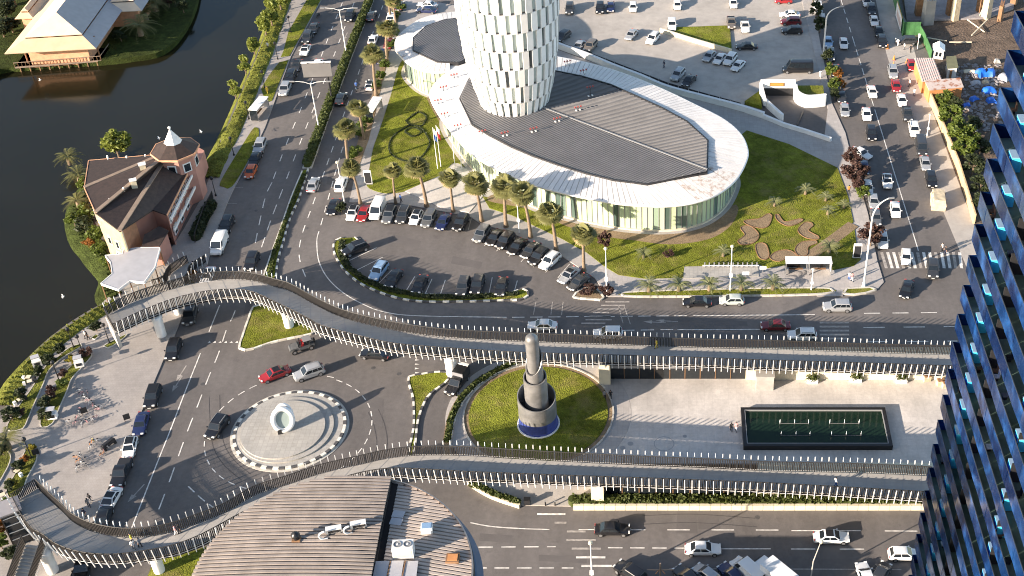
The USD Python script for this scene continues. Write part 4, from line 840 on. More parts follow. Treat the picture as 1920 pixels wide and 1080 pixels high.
s_ = part('sign_board', MB().bar((A[0] + (B[0] - A[0]) * .25, A[1] - .45, 2.7), (A[0] + (B[0] - A[0]) * .68, A[1] - .45, 2.7), .08, .8), M['timber'], pt, local=False)
part('sign_face', MB().bar((A[0] + (B[0] - A[0]) * .28, A[1] - .51, 2.7), (A[0] + (B[0] - A[0]) * .65, A[1] - .51, 2.7), .05, .5), M['gold'], s_, local=False)
part('lintel_side', MB().bar((*A[:2], 2.2), (*G(1434, 203)[:2], 1.2), .5, 1.6), M['white'], pt, local=False)
cw = spline(np.array([G(1490, 179)[:2], G(1494, 192)[:2], G(1510, 200)[:2], G(1528, 200)[:2], G(1545, 198)[:2]]), step=.4)
part('curved_wall', MB().prism(LineString(cw).buffer(.35), 0, 2.6), M['white'], pt, local=False)
part('planting', MB().prism(poly([(1492, 173), (1542, 173), (1545, 196), (1512, 196), (1494, 184)]), 0, 1.6), M['grass'], pt, local=False)
part('planting', MB().prism(poly([(1396, 196), (1424, 176), (1428, 205)]), 0, .8), M['grass'], pt, local=False)
part('dark_opening', MB().box(((A[0] + B[0]) / 2, A[1] - .1, .95), (B[0] - A[0] - .6, .5, 1.9)), M['dark'], pt, local=False)
part('ramp_kerb', MB().bar(G(1494, 236, .1), G(1506, 210, .1), .25, .2), M['dark'], pt, local=False)
part('inner_wall', MB().prism(LineString([G(1426, 182)[:2], G(1433, 196)[:2], G(1448, 210)[:2], G(1466, 226)[:2]]).buffer(.3), 0, 1.5), M['white'], pt, local=False)
# grass triangle with tan wall in the north car park
solo('lot_lawn', MB().prism(poly([(1252, 54), (1368, 50), (1372, 96), (1320, 83)]), 0, .35), M['grass'], kind='structure')
lwall = thing('low_wall', 'low tan wall along the grass triangle in the north car park', 'wall', (*G(1290, 75)[:2], 0))
wb_ = resample(GP([(1238, 60), (1312, 83), (1372, 100)])[:, :2], 2.5)
for i in range(len(wb_) - 1): part('wall_block', MB().bar((*wb_[i], .5), (*(wb_[i] + (wb_[i + 1] - wb_[i]) * .985), .5), .35, 1.0), M['cream'], lwall, local=False)
# ================================================================== blue glass apartment tower
BX, BY, BZ, FL = 26.45, 86.6, 85.0, 3.2
bt = thing('apartment_tower', 'tall apartment tower with blue glass balcony parapets along the right edge', 'building', (BX, BY, 0))
Ld, Dp = 36.0, 2.3; dv = np.array([.018, -1.0]); ev = np.array([1.0, .018])
C0 = np.array([BX, BY])
q = lambda s, e, z: np.array([*(C0 + dv * s + ev * e), z])
body = MB(); body.prism(Polygon([q(.9, Dp, 0)[:2], q(Ld, Dp, 0)[:2], q(Ld, 26, 0)[:2], q(.9, 26, 0)[:2]]), 0, BZ + FL * 5); part('body', body, M['facade_glass'], bt, local=False)
glass_rest, fin_rest = MB(), MB(); g = np.random.default_rng(12); PW = 2.35
for i in range(-4, 27):
    zt = BZ - FL * i; zf_ = zt - 1.25
    if zf_ < .5: continue
    part('balcony_floor', MB().prism(Polygon([q(.05, .06, 0)[:2], q(Ld, .06, 0)[:2], q(Ld, Dp, 0)[:2], q(.9, 6, 0)[:2], q(.05, 6, 0)[:2]]), zf_ - .2, zf_), M['balcony_floor'], bt, local=False)
    n = int(Ld / PW)
    for k in range(n):
        o = .06 * math.sin(k * 2.1 + i)
        a, b_ = q(k * PW + .03, -.05 - o * .4, 0), q((k + 1) * PW - .03, -.05 + o * .4, 0)
        mb = MB().bar(a + [0, 0, zt - .8], b_ + [0, 0, zt - .8], .035, 1.6)
        if k < 9 and -3 < i < 25: part('glass_panel', mb, M['blue_glass'], bt, local=False)
        else: glass_rest.add(*mb.arrays)
    part('end_panel', MB().bar(q(-.02, -.03, zt - .8), q(-.02, 2.6, zt - .8), .035, 1.6), M['blue_glass'], bt, local=False)
    part('hand_rail', MB().bar(q(0, -.05, zt + .03), q(Ld, -.05, zt + .03), .06, .05), M['rail_steel'], bt, local=False)
    for s in np.arange(9.4, Ld, 9.4): fin_rest.add(*MB().bar(q(s, .15, zf_ + 1.0), q(s, Dp, zf_ + 1.0), .1, 2.0).arrays)
    for s in (4.6, 18.3, 27.5):
        s = s + g.normal(0, .12); c = q(s, .62, zf_)
        t = part('air_unit', MB().box(c + [0, 0, .7], (.8, 1.15, 1.25)), M['cyan_box'], bt, local=False)
        part('fan_grille', MB().box(c + [-.42, 0, .7], (.04, .7, .7)), M['tarp_blue'], t, local=False); part('top_cover', MB().box(c + [0, 0, 1.36], (.83, 1.18, .06)), M['paint_light_blue'], t, local=False); part('bracket', MB().box(c + [0, 0, .05], (.6, .9, .09)), M['dark'], t, local=False)
for k_ in range(70):
    i = int(g.integers(0, 24)); s = g.uniform(1.2, 24); zf_ = BZ - FL * i - 1.25; c = q(s, g.uniform(.5, .9), zf_); w_ = g.uniform(.35, .6)
    ch = part('balcony_chair', MB().box(c + [0, 0, .42], (w_, w_, .08)).box(c + [.2, 0, .7], (.07, w_, .55)), M[['white', 'dark', 'timber', 'cloth_grey'][k_ % 4]], bt, local=False); part('chair_leg', MB().box(c + [0, 0, .2], (.3, .3, .38)), M['dark'], ch, local=False)
part('glass_panel', glass_rest, M['blue_glass'], bt, local=False, kind='stuff'); part('partition', fin_rest, M['dark'], bt, local=False, kind='stuff')

# ================================================================== round brown metal roof in the foreground
RZ = 64.0; KU = .55
rr_c = G(622, 1083, RZ); RRD = 9.1
rr = thing('round_building', 'tall round building with ribbed brown metal roof and rooftop cooling units in the foreground', 'building', (*rr_c[:2], 0))
circ = Point(rr_c[:2]).buffer(RRD, 64)
part('wall', MB().prism(Point(rr_c[:2]).buffer(RRD - .55, 64), 0, RZ - .35), M['blue_skirt'], rr, local=False)
for k in range(18):
    part('window_band', MB().lathe([(RRD - .53, RZ - 3.2 - 3.4 * k), (RRD - .5, RZ - 3.2 - 3.4 * k), (RRD - .5, RZ - 1.6 - 3.4 * k), (RRD - .53, RZ - 1.6 - 3.4 * k)], n=64), M['glass_dark'], rr)
part('eaves', MB().lathe([(RRD - .6, RZ - 2.2), (RRD + .62, RZ - 1.7), (RRD + .62, RZ - 1.45), (RRD + .2, RZ - 1.0), (RRD - .1, RZ - .9)], n=96), M['blue_skirt'], rr)
part('gutter', MB().lathe([(RRD - .1, RZ - .95), (RRD + .1, RZ - .9), (RRD + .1, RZ - .35), (RRD - .05, RZ - .28)], n=96), M['dark'], rr)
s0, s1 = G(735, 891, RZ)[:2], G(706, 1050, RZ)[:2]; sd = (s1 - s0) / np.linalg.norm(s1 - s0); s0 = s0 - sd * 3; s1 = s1 + sd * 14; sn = np.array([-sd[1], sd[0]])
if sn[0] > 0: sn = -sn
left = Polygon([s0, s1, s1 + sn * 40, s0 + sn * 40]); right = Polygon([s0 - sn * .5, s1 - sn * .5, s1 - sn * 40, s0 - sn * 40])
part('roof_base', MB().prism(circ.buffer(-.06), RZ - .45, RZ - .3), M['gap'], rr, local=False)
lz = lambda p, top, dome: top + dome * (1 - (np.hypot(*(np.asarray(p) - rr_c[:2])) / RRD) ** 2)
def ribs(region, ang, pitch, w, top, dome, m, name):
    d = np.array([math.cos(ang), math.sin(ang)]); nn_ = np.array([-d[1], d[0]])
    for k in np.arange(-RRD, RRD, pitch):
        l = LineString([rr_c[:2] + nn_ * k - d * 40, rr_c[:2] + nn_ * k + d * 40]).intersection(region.intersection(circ))
        for s in getattr(l, 'geoms', [l]):
            if s.is_empty or s.length < .4: continue
            A, B = np.array(s.coords[0]), np.array(s.coords[-1]); N = 8; b = MB(); rings = []
            for t in np.linspace(0, 1, N + 1):
                c = A + (B - A) * t; z = lz(c, top, dome); rings.append([[*(c - nn_ * w / 2), z - .16], [*(c - nn_ * w * .38), z], [*(c + nn_ * w * .38), z], [*(c + nn_ * w / 2), z - .16]])
            part(name, b.loft(rings), M[m], rr, local=False)
ribs(left, math.radians(-1), .325, .225, RZ + .18, .5, 'brown_metal', 'roof_rib')
ribs(right, math.radians(-9), .31, .25, RZ - .2, .33, 'brown_metal_light', 'roof_sheet')
for i, (rg, z) in enumerate(((left, 0), (right, 1))):
    part('roof_deck', MB().prism(rg.intersection(circ.buffer(-.05)), RZ - .295, RZ - .28 if i else RZ + .02), M['gap'], rr, local=False)
part('rim_flashing', MB().lathe([(RRD - .08, RZ - .3), (RRD + .05, RZ - .27), (RRD + .05, RZ - .08), (RRD - .06, RZ - .05)], n=96), M['brown_metal_light'], rr)
# roof units (things standing on the roof)
def ac_pair(u, v, z, label, rz):
    t = thing('cooling_unit', label, 'cooling unit', G(u, v, z), rz, scale=KU)
    part('housing', MB().box((0, 0, .75), (1.9, .75, .55)), M['white_metal'], t); part('opening', MB().box((.1, -.39, .72), (1.5, .03, .38)), M['dark'], t)
    for k in (-.7, .7): part('leg', MB().box((k, 0, .24), (.1, .6, .48)), M['steel'], t)
    a = np.linspace(math.pi * .5, math.pi * 1.6, 14); part('pipe_loop', MB().tube(np.c_[-1.0 + .75 * np.cos(a), -.5 + .0 * a - .2, .7 + .65 * np.sin(a)], .13, 8), M['white_metal'], t, True)
ac_pair(627, 1000, RZ + .55, 'left white vent housing with curled duct on the round brown roof', 14); ac_pair(673, 990, RZ + .52, 'right white vent housing with curled duct on the round brown roof', 14)
t = thing('chimney_vent', 'black domed chimney vent on the round brown roof', 'vent', G(556, 1012, RZ + .58), scale=KU); part('stack', MB().lathe([(.32, 0), (.32, .7), (.55, .75), (.55, .95), (.3, 1.25), (0, 1.35)], n=20), M['black_paint'], t, 40); part('base', MB().box((0, 0, .08), (1.0, .8, .18)), M['timber'], t)
t = thing('cooling_unit', 'large white cooling unit with two round fans on the round roof', 'cooling unit', G(758, 1040, RZ - .02), 3, scale=KU)
part('housing', MB().box((0, 0, 1.0), (2.5, 1.5, 1.8)), M['white_metal'], t); part('foot', MB().box((0, 0, .05), (2.3, 1.3, .1)), M['dark'], t)
for k in (-.6, .6): f_ = part('fan', MB().lathe([(.5, 1.9), (.5, 1.97), (.42, 1.97), (.42, 1.905), (0, 1.905)], (k, 0, 0), 24), M['steel'], t); part('hub', MB().lathe([(0, 1.96), (.13, 1.96), (.13, 1.9)], (k, 0, 0), 12), M['white_metal'], f_)
part('louvre', MB().box((0, -.76, 1.0), (2.2, .03, 1.2)), M['cream'], t)
t = thing('roof_hatch', 'small grey box hatch with blue lid near the right edge of the round roof', 'hatch', G(801, 995, RZ - .05), 5, scale=KU); part('box', MB().box((0, 0, .45), (1.4, 1.1, .9)), M['white_metal'], t); part('lid', MB().box((0, 0, .93), (1.1, .85, .06)), M['paint_light_blue'], t)
t = thing('roof_hatch', 'rusty orange square hatch at the lower right of the round roof', 'hatch', G(849, 1048, RZ - .08), scale=KU); part('frame', MB().box((0, 0, .12), (1.6, 1.4, .3)), M['timber'], t); part('lid', MB().box((0, 0, .3), (1.2, 1.0, .08)), M['orange_board'], t)
t = thing('sheet_patch', 'crumpled grey metal sheets with dark seams at the bottom of the round roof', 'metal sheets', G(745, 1068, RZ + .15), scale=KU)
for k in range(3): part('sheet', MB().box((-1.9 + k * 1.75, -.6, .1 + .06 * (k % 2)), (1.62, 3.6, .07), 1 + k), M['canopy'], t)
part('batten', MB().box((-.95, -.6, .12), (.12, 3.5, .2)), M['timber'], t); part('batten', MB().box((.8, -.6, .12), (.12, 3.5, .2)), M['timber'], t)
t = thing('skylight_panel', 'pale grey translucent sheet set in the light ribs beside the roof slot', 'skylight', G(747, 964, RZ + .04), -9, scale=KU); part('pane', MB().box((0, 0, .02), (1.5, 1.1, .05)), M['canopy'], t); part('pane', MB().box((.1, -1.2, .0), (1.5, 1.1, .05)), M['canopy'], t)
solo('lawn_south', MB().prism(poly([(290, 1052), (330, 1046), (388, 1026), (400, 1060), (372, 1100), (270, 1100)]), -.02, .2), M['grass'], kind='structure')

# ================================================================== pink lakeside house
hs = thing('lake_house', 'pink lakeside house with fan of brown roofs and octagonal turret with white spire', 'house', (*G(260, 400)[:2], 0))
g3 = lambda u, v, z: G(u, v, z)
RE, RT, RM, RF = 6.4, 9.3, 8.3, 7.2
A_, B_, C_ = g3(166, 301, RE), g3(294, 290, RE + .6), g3(158, 352, RM)
D_ = g3(179, 399, RT); E_ = g3(303, 297, RT + .3); B2 = g3(297, 293, RM + .3)
F_, H_ = g3(224, 433, RM), g3(309, 300, RM + .3)
I_, J_, K_, L_ = g3(358, 312, RE), g3(313, 403, RE), g3(286, 393, RE + .4), g3(252, 412, RE + 1.0)
for nme, P in (('roof_plane', [A_, C_, B2, B_]), ('roof_plane', [C_, D_, E_, B2]), ('roof_plane', [D_, F_, H_, E_]), ('roof_plane', [F_, L_, K_, H_]), ('roof_plane', [K_, J_, I_, H_])):
    b = MB(); n = len(P)
    for i in range(1, n - 1): b.slab([P[0], P[i], P[i + 1]], .25)
    part(nme, b, M['brown_roof'], hs, local=False)
for p0_, p1_ in ((C_, B2), (D_, E_), (F_, H_)): part('ridge_board', MB().bar(p0_ + [0, 0, .12], p1_ + [0, 0, .12], .75, .16), M['ridge'], hs, local=False)
for p0_, p1_ in ((A_, C_), (C_, D_), (I_, J_), (A_, B_)): part('fascia', MB().bar(p0_ - [0, 0, .1], p1_ - [0, 0, .1], .14, .35), M['orange_wall'], hs, local=False)
foot = Polygon([p[:2] for p in (A_, C_, D_, F_, L_, K_, J_, I_, B_)]).buffer(-.4)
part('wall', MB().prism(foot, 0, RE - .1), M['pink'], hs, local=False)
def wallquad(p, q_, z0, m, name='gable_wall', th=.25):
    b = MB(); P = [[*p[:2], z0], [*q_[:2], z0], [*q_], [*p]]; b.slab(P, th); b.add(P, [[0, 1, 2, 3], [3, 2, 1, 0]]); return part(name, b, M[m], hs, local=False)
gi = lambda p, k=.25: np.array([p[0] + k * .55, p[1] + k, p[2] - .28])
wallquad(gi(C_), gi(D_), 0, 'cream_wall'); wallquad(gi(D_), gi(F_), 0, 'cream_wall'); wallquad(gi(F_), gi(L_, .1), 0, 'orange_wall'); wallquad(L_ - [0, 0, .3], K_ - [0, 0, .3], 0, 'pink'); wallquad(K_ - [0, 0, .3], J_ - [0, 0, .3], 0, 'pink')
def house_window(c, along, w, h, label=None):
    along = np.array([*along, 0.]); along /= np.linalg.norm(along); nrm = np.array([along[1], -along[0], 0])
    f = part('window', MB().bar(c - along * w / 2 + nrm * .12, c + along * w / 2 + nrm * .12, .14, h, up=(0, 0, 1)), M['white'], hs, local=False)
    part('pane', MB().bar(c - along * w * .36 + nrm * .2, c + along * w * .36 + nrm * .2, .06, h * .74), M['glass_dark'], f, local=False)
for (p, q_, ts, z, w, h) in ((C_, D_, (.3, .7), 4.5, .9, 1.7), (D_, F_, (.25, .6), 4.2, .9, 1.7), (D_, F_, (.5,), 1.6, 1.2, 1.8), (K_, J_, (.35, .8), 4.9, .95, .95), (L_, K_, (.45,), 4.2, .9, 1.4), (J_, I_, (.1, .24, .38, .52, .66, .8), 4.7, 1.5, 1.6), (J_, I_, (.15, .4, .65), 1.9, 1.6, 1.9)):
    for t_ in ts:
        P = p + (q_ - p) * t_; ax = (q_ - p)[:2]; n_ = np.array([ax[1], -ax[0]]) / np.linalg.norm(ax); house_window(np.array([*(P[:2] - n_ * .33), z]), ax, w, h)
for z_ in (3.4, 5.8): part('balcony_rail', MB().bar(np.array([*J_[:2], z_]) + [.5, -.1, -.2], np.array([*I_[:2], z_]) + [.5, -.1, -.2], .25, .5), M['white'], hs, local=False)
part('mural', MB().add(*(lambda P: (P, [[0, 1, 2, 3]]))([gi(F_, -.06) + (L_ - F_) * .25 - [0, 0, 1.0], gi(F_, -.06) + (L_ - F_) * .75 - [0, 0, 1.2], gi(F_, -.06) + (L_ - F_) * .72 - [0, 0, 2.6], gi(F_, -.06) + (L_ - F_) * .28 - [0, 0, 2.6]])), M['cream_wall'], hs, local=False)
# annex roof in the recess
AN = [g3(266, 462, 4.3), g3(299, 461, 4.3), g3(316, 432, 4.6), g3(299, 424, 5.2), g3(270, 440, 5.2)]
b = MB()
for i in range(1, 4): b.slab([AN[0], AN[i], AN[i + 1]], .2)
part('annex_roof', b, M['brown_roof'], hs, local=False); part('annex_wall', MB().prism(Polygon([p[:2] for p in AN]).buffer(-.25), 0, 4.1), M['pink'], hs, local=False)
# chimneys and vents
for (u, v, z, w, h) in ((253, 352, 8.7, .95, 2.1), (270, 322, 8.8, 1.0, 2.1)):
    c = g3(u, v, z); ch = part('chimney', MB().box(c + [0, 0, h / 2 - .6], (w, w * .8, h), 25), M['cream'], hs, local=False); part('cap', MB().box(c + [0, 0, h - .5], (w * 1.25, w, .16), 25), M['white'], ch, local=False)
for (u, v, z) in ((202, 296, 7.2), (238, 297, 7.4), (273, 294, 7.5), (206, 377, 9.0), (232, 356, 9.4)): part('vent_pipe', MB().tube([g3(u, v, z) - [0, 0, .3], g3(u, v, z) + [0, 0, .5]], .16, 8), M['white'], hs, local=False)
# turret
tc = g3(328, 279, 10.0); tr = 4.2
part('turret_wall', MB().lathe([(3.55, 0), (3.55, 9.9)], (*tc[:2], 0), 8, math.pi / 8), M['pink'], hs, local=False)
for k in range(8):
    a0, a1 = math.pi / 8 + k * math.pi / 4, math.pi / 8 + (k + 1) * math.pi / 4
    P = lambda a, r, z: np.array([tc[0] + r * math.cos(a), tc[1] + r * math.sin(a), z])
    part('turret_roof', MB().slab([P(a0, tr, 9.9), P(a1, tr, 9.9), P(a1, 1.4, 11.6), P(a0, 1.4, 11.6)], .15), M['brown_roof'], hs, local=False)
    part('turret_fascia', MB().bar(P(a0, tr, 9.85), P(a1, tr, 9.85), .14, .34), M['orange_wall'], hs, local=False)
    am = (a0 + a1) / 2; w_ = part('window', MB().box(P(am, 3.32, 7.6), (.12, 1.5, 1.8), math.degrees(am)), M['white'], hs, local=False); part('pane', MB().box(P(am, 3.38, 7.6), (.08, 1.1, 1.4), math.degrees(am)), M['glass_dark'], w_, local=False)
    part('spire', MB().slab([P(a0, 1.75, 11.2), P(a1, 1.75, 11.2), P(am, .02, 14.1)], .08), M['white_metal'], hs, local=False)
part('spire_knob', MB().mesh(trimesh.creation.icosphere(1, .28).apply_translation([tc[0], tc[1], 14.3])), M['white'], hs, local=False)
part('turret_wing', MB().prism(Polygon([G(352, 330)[:2], G(378, 356)[:2], G(392, 318)[:2], G(360, 300)[:2]]), 0, 4.2), M['pink'], hs, local=False)
# grey canopy on posts
cn = thing('terrace_canopy', 'flat grey canopy roof over the lakeside terrace of the pink house', 'canopy', (*G(245, 510)[:2], 0))
CN = [(198, 479), (230, 476), (232, 468), (264, 464), (299, 465), (290, 500), (270, 528), (243, 526), (222, 542), (190, 531), (211, 513), (208, 492)]
cp_ = Polygon(GP(CN, 3.9)[:, :2]).buffer(0); part('roof', MB().prism(cp_, 3.7, 3.9), M['canopy'], cn, local=False); part('fascia', MB().prism(cp_.buffer(.12).difference(cp_), 3.5, 3.95), M['white'], cn, local=False)
for p in list(cp_.exterior.coords)[:-1:1]: part('post', MB().tube([(*p, -1.5), (*p, 3.65)], .1, 6), M['timber'], cn, local=False)
solo('terrace', MB().prism(cp_.buffer(.6), -1.5, .15), M['concrete'], kind='structure')

# ================================================================== lakeside restaurant (top left)
rs = thing('restaurant', 'lakeside restaurant pavilion with broad tan hipped roofs and a deck over the water', 'building', (*G(110, 60)[:2], 0))
e1, e2, e3 = G(8, 101, 4.5), G(180, 91, 4.5), G(226, 24, 4.5)
ex = (e1 - e2)[:2]; Wd = np.linalg.norm(ex); ex /= Wd; ey = np.array([ex[1], -ex[0]]); ey = (e3 - e2)[:2] / np.linalg.norm((e3 - e2)[:2])
def hip(o, ex, ey, W, L, z0, zb, zr, inset, mats, wall=None):
    p = lambda a, b, z: np.array([*(o + ex * a + ey * b), z])
    O = [p(0, 0, z0), p(W, 0, z0), p(W, L, z0), p(0, L, z0)]; I = [p(inset, inset, zb), p(W - inset, inset, zb), p(W - inset, L - inset, zb), p(inset, L - inset, zb)]
    R = [p(W / 2, W * .42, zr), p(W / 2, L - W * .42, zr)]
    names = ('front', 'left', 'back', 'right')
    for i in range(4): part('roof_skirt', MB().slab([O[i], O[(i + 1) % 4], I[(i + 1) % 4], I[i]], .18), M[mats[0] if i != 3 else mats[2]], rs, local=False)
    part('roof_plane', MB().slab([I[0] + [0, 0, .3], I[1] + [0, 0, .3], R[0]], .18), M[mats[1]], rs, local=False)
    part('roof_plane', MB().slab([I[1] + [0, 0, .3], I[2] + [0, 0, .3], R[1], R[0]], .18), M[mats[1]], rs, local=False)
    part('roof_plane', MB().slab([I[2] + [0, 0, .3], I[3] + [0, 0, .3], R[1]], .18), M[mats[1]], rs, local=False)
    part('roof_plane', MB().slab([I[3] + [0, 0, .3], I[0] + [0, 0, .3], R[0], R[1]], .18), M[mats[2]], rs, local=False)
    if wall: part('wall', MB().prism(Polygon([p(wall, wall, 0)[:2], p(W - wall, wall, 0)[:2], p(W - wall, L - wall, 0)[:2], p(wall, L - wall, 0)[:2]]), -.5, z0 + .3), M['orange_wall'], rs, local=False)
hip(e2[:2], ex, ey, Wd, 46, 4.5, 6.0, 9.6, 3.4, ('tan_roof', 'tan_roof_pale', 'grey_roof'), 3.2)
w1 = G(62, 33, 4.5)[:2]; hip(w1, (G(28, 35, 4.5)[:2] - G(90, 33, 4.5)[:2]) / np.linalg.norm(G(28, 35, 4.5)[:2] - G(90, 33, 4.5)[:2]) * 1.0, ey, 4.0, 22, 4.3, 5.2, 6.0, 1.2, ('tan_roof', 'tan_roof', 'tan_roof'), 1)
w2 = G(266, 20, 4.3)[:2]; hip(w2, ex, ey, 9.0, 16, 4.3, 5.6, 7.4, 2.0, ('tan_roof_pale', 'tan_roof_pale', 'grey_roof'), 1.4)
dk = MB(); DKP = Polygon([G(28, 126)[:2], G(190, 113)[:2], G(206, 90)[:2], G(50, 96)[:2]]); part('deck', MB().prism(DKP, -.5, .1), M['timber'], rs, local=False)
da, db = G(28, 126, .1), G(190, 113, .1); dc = G(206, 90, .1)
part('deck_rail', MB().bar(da + [0, 0, 1.0], db + [0, 0, 1.0], .12, .12), M['ridge'], rs, local=False); part('deck_rail', MB().bar(db + [0, 0, 1.0], dc + [0, 0, 1.0], .12, .12), M['ridge'], rs, local=False); part('deck_edge', MB().bar(da - [0, 0, .1], db - [0, 0, .1], .25, .3), M['ridge'], rs, local=False)
for k in range(24): p = da + (db - da) * k / 23; part('rail_post', MB().tube([p, p + [0, 0, 1.0]], .05, 5), M['timber'], rs, local=False)
for k, u in enumerate((48, 66, 104, 143, 183)): p = G(u + 4, 121 - k * 2.6, .1); part('column', MB().tube([p + [0, .4, 0], p + [0, .4, 5.2]], .16, 8), M['timber'], rs, local=False)
for k in range(9): p = da + (db - da) * (k + .5) / 9; part('pile', MB().tube([p - [0, 0, 2], p - [0, 0, .3]], .16, 6), M['timber'], rs, local=False)
for k in range(7):
    p = da + (db - da) * (.2 + .1 * k); m_ = np.array([*(ey * 2.2), 0]); tb = part('table', MB().lathe([(.05, 0), (.05, .72), (.5, .72), (.5, .78), (0, .78)], p + m_, 12), M['timber'], rs, local=False)

# ================================================================== right side: fences, kiosks, building site
def run_fence(label, pts, h, m, seg, th=.12, post=None, z=0.0):
    t = thing('fence', label, 'fence', (*G(*pts[0])[:2], 0)); l = resample(GP(pts)[:, :2], seg)
    for i in range(len(l) - 1):
        d = (l[i + 1] - l[i]); part('fence_panel', MB().bar((*(l[i] + d * .01), h / 2), (*(l[i] + d * .99), h / 2), th, h), M[m], t, local=False)
        if post: part('post', MB().box((*l[i], h / 2 + .05), (.16, .16, h + .1)), M[post], t, local=False)
    return t
run_fence('long tan concrete fence along the right side of the street', [(1735, 173), (1762, 236), (1795, 318), (1826, 420)], 2.1, 'fence_tan', 3.0, .3, 'fence_tan')
run_fence('dark green site hoarding running away along the street at top right', [(1668, -30), (1676, 5), (1692, 68)], 3.4, 'fence_green', 2.4)
run_fence('green corrugated gate leaves closing the building site', [(1692, 66), (1724, 66)], 3.2, 'fence_green', 1.2)
run_fence('bright green sheet fence slanting down to the pink roofed kiosk', [(1724, 66), (1732, 80), (1745, 112)], 2.3, 'fence_green', 1.2)
t = thing('banner', 'white and red advertising banner on the green site hoarding', 'banner', (*G(1688, 60)[:2], 0)); a_, b_ = G(1681, 30), G(1690, 62)
part('panel', MB().bar(a_ + [-.25, 0, 1.9], b_ + [-.25, 0, 1.9], .06, 3.2), M['white'], t, local=False); part('print', MB().bar(a_ + [-.3, -1.5, 1.7], b_ + [-.3, .3, 1.7], .04, 1.5), M['pink_roof'], t, local=False); part('edge', MB().bar(a_ + [-.2, 0, 3.6], b_ + [-.2, 0, 3.6], .15, .15), M['gold'], t, local=False)
def shed(label, quad, h, roof_m, wall_m, tilt=.3, kind='kiosk', ribs_=0):
    P = GP(quad, h)[:, :2]; t = thing('kiosk', label, kind, (*P.mean(0), 0))
    p = Polygon(P); part('wall', MB().prism(p.buffer(-.2), 0, h - .12), M[wall_m], t, local=False)
    Q = np.c_[P, [h + tilt, h + tilt, h, h]]; part('roof', MB().slab(Q, .12), M[roof_m], t, local=False)
    for k in range(ribs_): a = (k + .5) / ribs_; part('roof_seam', MB().bar(Q[0] + (Q[1] - Q[0]) * a + [0, 0, .03], Q[3] + (Q[2] - Q[3]) * a + [0, 0, .03], .06, .07), M[roof_m], t, local=False)
    part('door', MB().bar((*(P[3] + (P[2] - P[3]) * .3), 1.05), (*(P[3] + (P[2] - P[3]) * .5), 1.05), .1, 2.0), M['timber'], t, local=False)
    return t
shed('long kiosk with pinkish ribbed roof at the end of the tan fence', [(1714, 111), (1750, 111), (1766, 149), (1729, 153)], 2.9, 'pink_roof', 'orange_board', ribs_=9)
shed('orange walled shed with rust stained grey roof below the pink roofed kiosk', [(1733, 153), (1800, 148), (1807, 163), (1742, 169)], 3.0, 'rust_roof', 'orange_board', kind='shed')
shed('olive green container with white end on the building site', [(1774, 108), (1792, 107), (1797, 126), (1776, 128)], 2.6, 'olive', 'paint_white', kind='container')
t = thing('hut', 'small white gabled hut with two dark windows behind the green fence', 'hut', (*G(1758, 106)[:2], 0), -10)
part('wall', MB().box((0, 0, 1.1), (2.2, 2.6, 2.2)), M['white'], t); part('roof', MB().add([[-1.3, -1.5, 2.15], [1.3, -1.5, 2.15], [1.3, 1.5, 2.15], [-1.3, 1.5, 2.15], [0, -1.5, 3.0], [0, 1.5, 3.0]], [[0, 1, 4], [2, 3, 5]]).add([[-1.3, -1.5, 2.15], [0, -1.5, 3.0], [0, 1.5, 3.0], [-1.3, 1.5, 2.15]], [[0, 1, 2, 3]]).add([[1.3, -1.5, 2.15], [1.3, 1.5, 2.15], [0, 1.5, 3.0], [0, -1.5, 3.0]], [[0, 1, 2, 3]]), M['white'], t)
for k in (-.4, .4): part('window', MB().box((k, -1.32, 1.2), (.5, .06, 1.0)), M['glass_dark'], t)
def tarp(u, v, w, d, h, label, rz, m='tarp_blue', name='tarpaulin', cat='tarpaulin', seed=0):
    n = 14; X, Y = np.meshgrid(np.linspace(-w / 2, w / 2, n), np.linspace(-d / 2, d / 2, n)); r = np.maximum(np.abs(X) / (w / 2), np.abs(Y) / (d / 2))
    Z = h * np.clip(1.35 - r ** 2 * 1.35, 0, 1) ** .6 * (.7 + .6 * meshkit.fbm(np.stack([X * .8, Y * .8, 0 * X + seed], -1), 3, seed)); V = np.stack([X + .15 * np.sin(Y * 3 + seed), Y + .15 * np.cos(X * 2.5), Z], -1).reshape(-1, 3)
    f = [[i * n + j, i * n + j + 1, (i + 1) * n + j + 1, (i + 1) * n + j] for i in range(n - 1) for j in range(n - 1)]
    a = math.radians(rz); R = np.array([[math.cos(a), -math.sin(a), 0], [math.sin(a), math.cos(a), 0], [0, 0, 1]]); b = MB().add(V @ R.T + G(u, v, .05), f)
    return solo(name, b, M[m], label, cat)
tarp(1840, 140, 2.0, 2.6, 1.1, 'left leg of the blue tarpaulin tent at the site edge', 20, seed=1); tarp(1857, 140, 1.8, 2.8, 1.2, 'right leg of the blue tarpaulin tent at the site edge', -20, seed=2)
tarp(1854, 172, 2.6, 2.2, .9, 'crumpled bright blue tarpaulin beside the blue glass tower', 15, seed=3); tarp(1858, 190, 1.8, 1.8, .7, 'small blue tarpaulin just below the crumpled one', 0, seed=4); tarp(1826, 186, 2.0, 1.4, .5, 'blue and white tarpaulin on the rubble', 30, seed=5); tarp(1812, 198, 1.8, 1.2, .4, 'blue sheet lowest on the rubble above the green trees', 20, seed=6)
tarp(1829, 157, 2.2, 1.6, .5, 'grey blue sheet on the rubble below the cream slab', 10, 'canopy', seed=7); tarp(1847, 157, 1.3, 1.1, .7, 'tan sack heap between the blue tarpaulins', 10, 'tan_tarp', 'sack_heap', 'sacks', 8)
